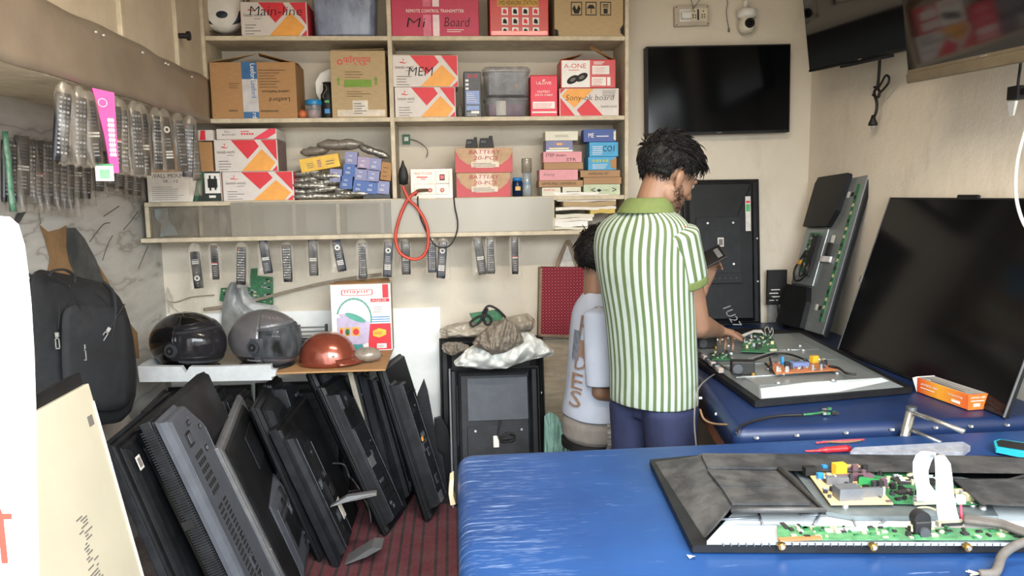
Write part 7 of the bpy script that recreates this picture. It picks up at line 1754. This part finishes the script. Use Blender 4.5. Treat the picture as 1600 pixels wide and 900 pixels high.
eyes(man, Hm, Hk)
# striped shirt
def stripe_mat(name, c1, c2, freq, duty):
    m = bpy.data.materials.new(name); m.use_nodes = True; n = m.node_tree; bs = n.nodes['Principled BSDF']; bs.inputs['Roughness'].default_value = .85
    uv = n.nodes.new('ShaderNodeUVMap'); sp = n.nodes.new('ShaderNodeSeparateXYZ'); n.links.new(uv.outputs[0], sp.inputs[0])
    mu = n.nodes.new('ShaderNodeMath'); mu.operation = 'MULTIPLY'; mu.inputs[1].default_value = freq; n.links.new(sp.outputs['X'], mu.inputs[0])
    fc = n.nodes.new('ShaderNodeMath'); fc.operation = 'FRACT'; n.links.new(mu.outputs[0], fc.inputs[0])
    r = n.nodes.new('ShaderNodeValToRGB'); e = r.color_ramp.elements; e[0].position = 0; e[0].color = rgb(c1); e[1].position = duty + .02; e[1].color = rgb(c2); q = e.new(duty - .02); q.color = rgb(c1); q = e.new(.97); q.color = rgb(c2); q = e.new(.995); q.color = rgb(c1)
    n.links.new(fc.outputs[0], r.inputs[0]); n.links.new(r.outputs[0], bs.inputs['Base Color'])
    nz = n.nodes.new('ShaderNodeTexNoise'); nz.inputs['Scale'].default_value = 9; nz.inputs['Detail'].default_value = 4; tc = n.nodes.new('ShaderNodeTexCoord'); n.links.new(tc.outputs['Object'], nz.inputs['Vector'])
    bp = n.nodes.new('ShaderNodeBump'); bp.inputs['Strength'].default_value = .3; bp.inputs['Distance'].default_value = .03; n.links.new(nz.outputs['Fac'], bp.inputs['Height']); n.links.new(bp.outputs[0], bs.inputs['Normal'])
    return m
M_stripe = stripe_mat('green_white_stripe', '#4b5d39', '#99a39d', 1.0, .42)
M_olive = mat('olive_rib', '#5c6a3a', .85, var=.06, scale=60, bump=.3, bscale=200)
def fold(a, c): return .035 * noise.noise(Vector((cos(a) * 2.2, sin(a) * 2.2, c[2] * 5))) + .012 * noise.noise(Vector((cos(a) * 6, sin(a) * 6, c[2] * 9)))
sec = [  # image y, image x of the centre, half width, half depth
    (626, 1021, .176, .142), (612, 1021, .177, .142), (575, 1021, .176, .138), (535, 1018, .176, .136), (495, 1015, .180, .134), (455, 1009, .190, .134), (415, 1004, .202, .132), (385, 1002, .208, .126), (362, 1003, .204, .116), (348, 1005, .184, .104), (338, 1007, .150, .092), (331, 1009, .110, .082), (326, 1011, .084, .076)]
rings = [ering(L_(pm(x, y)), a, c, rt, fr, 48, .92, fold) for y, x, a, c in sec]
PER = .0285
# the right sleeve
def tubering(p0, p1, r0, r1, k, n=28, t0=0.0):
    t = (p1 - p0).normalized(); a = Vector((0, 1, 0)).cross(t).normalized(); c = t.cross(a); out = []
    for j in range(k + 1):
        u = j / k; rr_ = r0 + (r1 - r0) * u; o = p0.lerp(p1, u)
        out.append([o + a * (rr_ * cos(2 * pi * i / n) * (1 + .03 * sin(3 * 2 * pi * i / n + u * 4))) + c * (rr_ * sin(2 * pi * i / n)) for i in range(n)])
    return out
sleeve = lambda S, E: (tubering(L_(S) + Vector((-.0, 0, .012)), L_(S).lerp(L_(E), .47), .078, .076, 7), tubering(L_(S).lerp(L_(E), .455), L_(S).lerp(L_(E), .545), .077, .075, 2))
s1, c1 = sleeve(S_r, E_r); s2, c2 = sleeve(S_l, E_l)
cen = L_(S_r) + Vector((0, 0, .012))
capring = [[cen + (p - s1[0][0]) * 0 + (p - cen) * f + Vector((-.022, 0.01, .034 * (1 - f))) * 1.0 for p in s1[0]] for f in (.05, .5, .85)]
polo = uvmesh('polo_shirt', [(rings, 1, 0, 0, round(1.06 / PER)), (capring + s1, 1, 0, .3, round(.42 / PER)), (s2, 1, 0, 0, round(.42 / PER))], [M_stripe, M_olive], man, 1, .003)
uvmesh('sleeve_cuff', [(c1, 1, 0, 0, 1)], [M_olive], polo, 1, .004); uvmesh('sleeve_cuff', [(c2, 1, 0, 0, 1)], [M_olive], polo, 1, .004)
cr = []
for (y, x, a, c, sh) in ((330, 1009, .094, .084, .0), (322, 1011, .088, .080, .004), (313, 1013, .080, .076, .008), (308, 1015, .078, .074, .012), (311, 1015, .086, .082, .012), (322, 1012, .102, .096, .004), (333, 1010, .114, .104, .0)):
    base = L_(pm(x, y)); ring = ering(base, a, c, rt, fr, 32)
    for p in ring: p.z -= max(0, (p - base).dot(fr)) * .55
    cr.append(ring)
uvmesh('collar', [(cr, 1, 0, 0, 1)], [M_olive], polo, 1, .002)
# trousers
M_navy = mat('navy_trousers', '#1d2444', .85, var=.1, scale=14, bump=.4, bscale=14)
b = MB(); hx = pm(1021, 640)
def pr_(z, s, a, c, off=.085, f=0): return [tuple(p) for p in ering(L_(Vector((hx.x, YM, z)) + rt * off * s + fr * f), a, c, rt, fr, 24, .95, fold)]
for s in (1, -1): b.loft([pr_(z, s, a, c, off) for z, a, c, off in ((.845, .072, .096, .066), (.815, .088, .116, .078), (.79, .090, .122, .082), (.68, .090, .105, .085), (.50, .078, .085, .095), (.30, .072, .078, .10), (.10, .070, .085, .105), (.06, .072, .088, .105))][::-1], M_navy)
b.loft([[tuple(p) for p in ering(L_(Vector((hx.x, YM, z))), a, c, rt, fr, 32)] for z, a, c in ((.76, .13, .10), (.82, .145, .106), (.86, .12, .08))], M_navy)
o = b.build('trousers', man); remesh(o, .008, 2)
for s in (1, -1):
    an = Vector((hipc.x, YM, 0)) + rt * (.11 * s); b = MB(); q = L_(an); rs = []
    for t, w, h_ in ((-.08, .03, .05), (-.06, .04, .07), (0, .045, .085), (.08, .046, .065), (.15, .046, .045), (.19, .035, .03), (.205, .015, .018)):
        rs.append([tuple(q + fr * t + rt * (w * cos(a * pi / 8)) + upz * (h_ * .5 + .004 + h_ * .5 * sin(a * pi / 8))) for a in range(16)])
    b.loft(rs, M_blk2); b.build('shoe', man)
# hair
def hair_cap(name, root, H, k, mask, vol, seed, tufts=160, tl=.03):
    b = MB(); n, m_ = 48, 26; rows = []
    for j in range(m_ + 1):
        el = radians(-62 + 152 * j / m_); row = []
        for i in range(n):
            az = 2 * pi * i / n; d = Vector((cos(el) * cos(az), cos(el) * sin(az), sin(el)))
            v = vol(d) * mask(d); w = 1 + v + .035 * noise.noise(d * 7 + Vector((seed, 0, 0))) * (v > .01)
            p = Vector((d.x * .100 * w, d.y * .078 * w, d.z * .092 * w)) * k + Vector((-.010, 0, .032)) * k
            if mask(d) < .5: p = Vector((d.x * .088, d.y * .068, d.z * .080)) * k + Vector((-.006, 0, .03)) * k
            row.append(tuple(H @ p))
        rows.append(row)
    b.loft(rows, M_hair, cap=True)
    rr = random.Random(seed); cnt = 0
    while cnt < tufts * 3:
        d = Vector((rr.gauss(0, 1), rr.gauss(0, 1), rr.gauss(0, 1) + .3)).normalized()
        if mask(d) < .9: continue
        cnt += 1; w = 1 + vol(d) * .9; p = Vector((d.x * .100 * w, d.y * .078 * w, d.z * .092 * w)) * k + Vector((-.010, 0, .032)) * k
        t = (Vector((.75, 0, -.15)) if d.z > .25 else Vector((-.1, 0, -1))) ; t = (t - d * t.dot(d)); t = (t + Vector((rr.uniform(-.4, .4), rr.uniform(-.4, .4), rr.uniform(-.2, .2)))).normalized()
        l = tl * k * rr.uniform(.6, 1.4) * (1 if d.z > 0 else .5); q = [H @ p, H @ (p + t * l * .5 + d * l * .03), H @ (p + t * l - d * l * .14)]
        b.tube(q, [.0022 * k, .0024 * k, .0021 * k, .0018 * k, .0013 * k, .0008 * k, .0004], M_hair, seg=4)
    return b.build(name, root)
def mask_m(d):
    face = d.x > .55 and d.z < .42
    side = abs(d.y) > .5 and d.z < -.05 and d.x > -.25
    return 0.0 if face or side or d.z < -.62 - .0 * d.x or (d.x > .2 and d.z < .0) else 1.0
def vol_m(d): return .10 + .20 * max(0, d.z) + .30 * max(0, d.x) * max(0, d.z + .2) + (.06 if d.x < -.3 and d.z > -.3 else 0)
hair_cap('hair', man, Hm, Hk, mask_m, vol_m, 2, 420, .036)
b = MB(); rr = random.Random(3)          # short beard along the jaw
for i in range(700):
    s = rr.choice((-1, 1)); t = rr.random()
    p = Vector((.0, .066, -.035)).lerp(Vector((.072, .030, -.092)), t) + Vector((rr.uniform(-.018, .018), 0, rr.uniform(-.020, .020)))
    p.y = s * (.071 - .040 * t * t + rr.uniform(-.003, .003)); 
    q = Hm @ (p * Hk); dn = (Hm.to_3x3() @ Vector((.2, s * .7, -.6))).normalized(); b.tube([q - dn * .001, q + dn * .004], [.0009, .0005], M_hair, seg=4, spline=False)
b.build('beard', man)
# phone in his left hand
root = thing('mobile_phone', 'dark phone held up in the left hand of the standing man', 'phone', M=frame(ph_c, (pm(1128, 395, 2.90) - pm(1096, 412, 2.90)), z=(-.25, -.75, .45)))
b = MB(); b.box((0, 0, 0), (.11, .066, .012), M_blk2); b.build('phone_body', root, bevel=.004)
b = MB(); b.box((0, 0, .0066), (.10, .058, .001), M_screen); b.box((.03, .0, .0075), (.02, .04, .0006), M_dark); b.build('screen', root)

# ---- seated boy
YBy = 3.28; th2 = radians(18)
fr2 = Vector((cos(th2), sin(th2), 0)); rt2 = Vector((sin(th2), -cos(th2), 0))
q0 = P(925, 650, Y=YBy); boy = thing('person', 'boy in white printed t-shirt and grey trousers seated behind the standing man, facing right', 'person', (q0.x, YBy, 0)); o0 = boy.location.copy()
pb_ = lambda x, y, Y=YBy: P(x, y, Y=Y) - o0
Hb = Matrix.Translation(pb_(940, 408)) @ Matrix.Rotation(radians(15), 4, 'Z') @ Matrix.Rotation(radians(20), 4, 'Y'); kb = 1.0
b = MB(); head_shape(b, Hb, M_skin, kb)
cap(b, pb_(930, 470), Hb @ Vector((-.02, 0, -.03)), .055, .050, M_skin, 16)
for y, x, r in ((510, 935, .10), (570, 932, .10), (640, 930, .11)): c = pb_(x, y); cap(b, c - rt2 * .05, c + rt2 * .05, r * .75, r * .75, M_skin, 18)
Sr = pb_(936, 492, YBy - .15); Er = pb_(938, 612, YBy - .17); Wr = pb_(1000, 625, YBy - .10); Sl = pb_(936, 492, YBy + .15); El = pb_(940, 605, YBy + .18); Wl = pb_(1005, 600, YBy + .12)
cap(b, Sl, Sr, .038, .038, M_skin, 14)
for S, E, W in ((Sr, Er, Wr), (Sl, El, Wl)):
    cap(b, S, E, .038, .036, M_skin, 14); cap(b, E, W, .038, .025, M_skin, 14); hand(b, W, Vector((1, .1, -.1)), (0, 0, -1), 1 if S is Sl else -1, M_skin, k=.9)
hipz = .60
for s in (1, -1):
    hp = Vector((.02, 0, hipz)) + rt2 * .09 * s; kn = hp + fr2 * .36 + Vector((0, 0, -.04)); an = kn + Vector((.02, 0, -.44)); an.z = .09
    cap(b, hp, kn, .075, .055, M_skin, 16); cap(b, kn, an, .05, .036, M_skin, 16); cap(b, an, an + fr2 * .14 + Vector((0, 0, -.04)), .036, .03, M_skin, 14)
body = b.build('body', boy); remesh(body, .006, 3); eyes(boy, Hb, kb)
def mask_b(d): return 0.0 if (d.x > .5 and d.z < .45) or (abs(d.y) > .55 and d.z < -.1 and d.x > -.2) or d.z < -.75 or (d.x > .25 and d.z < 0) else 1.0
hair_cap('hair', boy, Hb, kb, mask_b, lambda d: .16 + .12 * max(0, d.z) + (.10 if d.x < 0 else 0), 5, 380, .034)
M_tee = mat('white_tshirt', '#aab2c2', .85, var=.04, scale=8, bump=.5, bscale=9)
def fold2(a, c): return .04 * noise.noise(Vector((cos(a) * 2.5, sin(a) * 2.5, c[2] * 6))) + .02 * noise.noise(Vector((cos(a) * 5, sin(a) * 5, c[2] * 12)))
sec2 = [(646, 931, .176, .142), (636, 931, .174, .140), (610, 931, .160, .122), (570, 933, .158, .118), (530, 935, .165, .114), (500, 936, .175, .108), (482, 936, .165, .095), (470, 936, .130, .082), (461, 935, .085, .070), (455, 935, .066, .062)]
rg = [ering(pb_(x, y), a, c, rt2, fr2, 40, .92, fold2) for y, x, a, c in sec2]
def sl2(S, E): 
    r_ = tubering(S + Vector((0, 0, .01)), S.lerp(E, .92), .066, .064, 7)
    cc = S + Vector((0, 0, .01)); return [[cc + (p - cc) * f + Vector((0, 0, .03 * (1 - f))) for p in r_[0]] for f in (.05, .5, .85)] + r_
tee = uvmesh('tshirt', [(rg, 1, 0, 0, 1), (sl2(Sr, Er), 1, 0, 0, 1), (sl2(Sl, El), 1, 0, 0, 1)], [M_tee], boy, 1, .003)
# print on the back of the shirt, running downwards
def on_shirt(u, v):
    """u: angle round the back in degrees (180 = straight back), v: image height y"""
    ys = [s_[0] for s_ in sec2]; 
    for j in range(len(ys) - 1):
        if ys[j] >= v >= ys[j + 1]: break
    t = (ys[j] - v) / (ys[j] - ys[j + 1]); i = (u / 360.0 * 40) % 40; i0 = int(i); f = i - i0
    A = rg[j][i0].lerp(rg[j][(i0 + 1) % 40], f); B = rg[j + 1][i0].lerp(rg[j + 1][(i0 + 1) % 40], f); p = A.lerp(B, t)
    c = pb_(932, v); nn = Vector((p.x - c.x, p.y - c.y, 0)).normalized(); return p + nn * .007
b = MB(); M_let = mat('tan_lettering', '#8a6d5a', .8); M_patch = mat('faded_grey_print', '#6d7482', .8, var=.25, scale=40)
rows = [[tuple(on_shirt(u, v)) for u in range(266, 286, 4)] for v in range(512, 566, 9)]
b.loft(rows, M_patch, closed=False, cap=False)
for ch, v0, sz, u0 in (('R', 512, 28, 291), ('I', 545, 24, 292), ('D', 566, 24, 288), ('E', 596, 24, 284), ('S', 622, 24, 284)):
    vs, fs, w, hh = text_geo(ch); out = []
    for q in vs: out.append(tuple(on_shirt(u0 + (q.x / max(w, .01) - .5) * 26, v0 + 4 - (q.y / hh) * sz) ))
    b.add(out, fs, M_let)
b.build('shirt_print', tee)
M_gt = mat('grey_trousers', '#7d7873', .85, var=.1, scale=12, bump=.3, bscale=20); M_pat = mat('black_white_pattern', '#c8c8c4', .8, col2='#101012', scale=28, stretch=(1, 1, 2.5))
b = MB()
b.loft([[tuple(p) for p in ering(Vector((.01, 0, z)), a, c, rt2, fr2, 28)] for z, a, c in ((.49, .14, .12), (.52, .168, .142), (.58, .172, .142), (.63, .150, .115), (.70, .13, .095))], M_gt)
for s in (1, -1):
    hp = Vector((.02, 0, hipz - .01)) + rt2 * .08 * s; kn = hp + fr2 * .36 + Vector((0, 0, -.04)); an = kn + Vector((.02, 0, -.34))
    cap(b, hp, kn, .086, .068, M_gt, 20); cap(b, kn, an, .066, .055, M_gt, 20)
o = b.build('trousers', boy); remesh(o, .008, 2)
b = MB(); rws = []
for z_ in (.485, .52, .56, .60, .635):
    k_ = {.485: .152, .635: .158}.get(z_, .179); rws.append([tuple(Vector((.01, 0, z_)) + rt2 * (k_ * cos(radians(a_))) + fr2 * (k_ * .84 * sin(radians(a_)))) for a_ in range(-12, 76, 8)])
b.loft(rws, M_pat, closed=False, cap=False); b.build('patterned_panel', boy)
for s in (1, -1):
    b = MB(); q = Vector((.02, 0, hipz)) + rt2 * .09 * s + fr2 * .36; rs = []
    q = Vector((q.x + .02, q.y, 0))
    for t, w, h_ in ((-.07, .03, .05), (-.05, .04, .07), (0, .042, .08), (.08, .044, .06), (.14, .042, .042), (.18, .02, .02)): rs.append([tuple(q + fr2 * t + rt2 * (w * cos(a * pi / 8)) + upz * (h_ * .5 + .004 + h_ * .5 * sin(a * pi / 8))) for a in range(16)])
    b.loft(rs, M_dark); b.build('shoe', boy)
# stool under the boy
root = thing('stool', 'plain dark round stool under the seated boy', 'stool', (boy.location.x + .01, YBy, 0))
b = MB(); b.cyl((0, 0, .485), .15, .03, M_blk2, 'z', 28); b.build('seat', root, bevel=.006)
for i in range(4):
    a = pi / 4 + i * pi / 2; b = MB(); b.tube([(.11 * cos(a), .11 * sin(a), .475), (.15 * cos(a), .15 * sin(a), .012)], .012, M_dark, spline=False); b.build('leg', root)
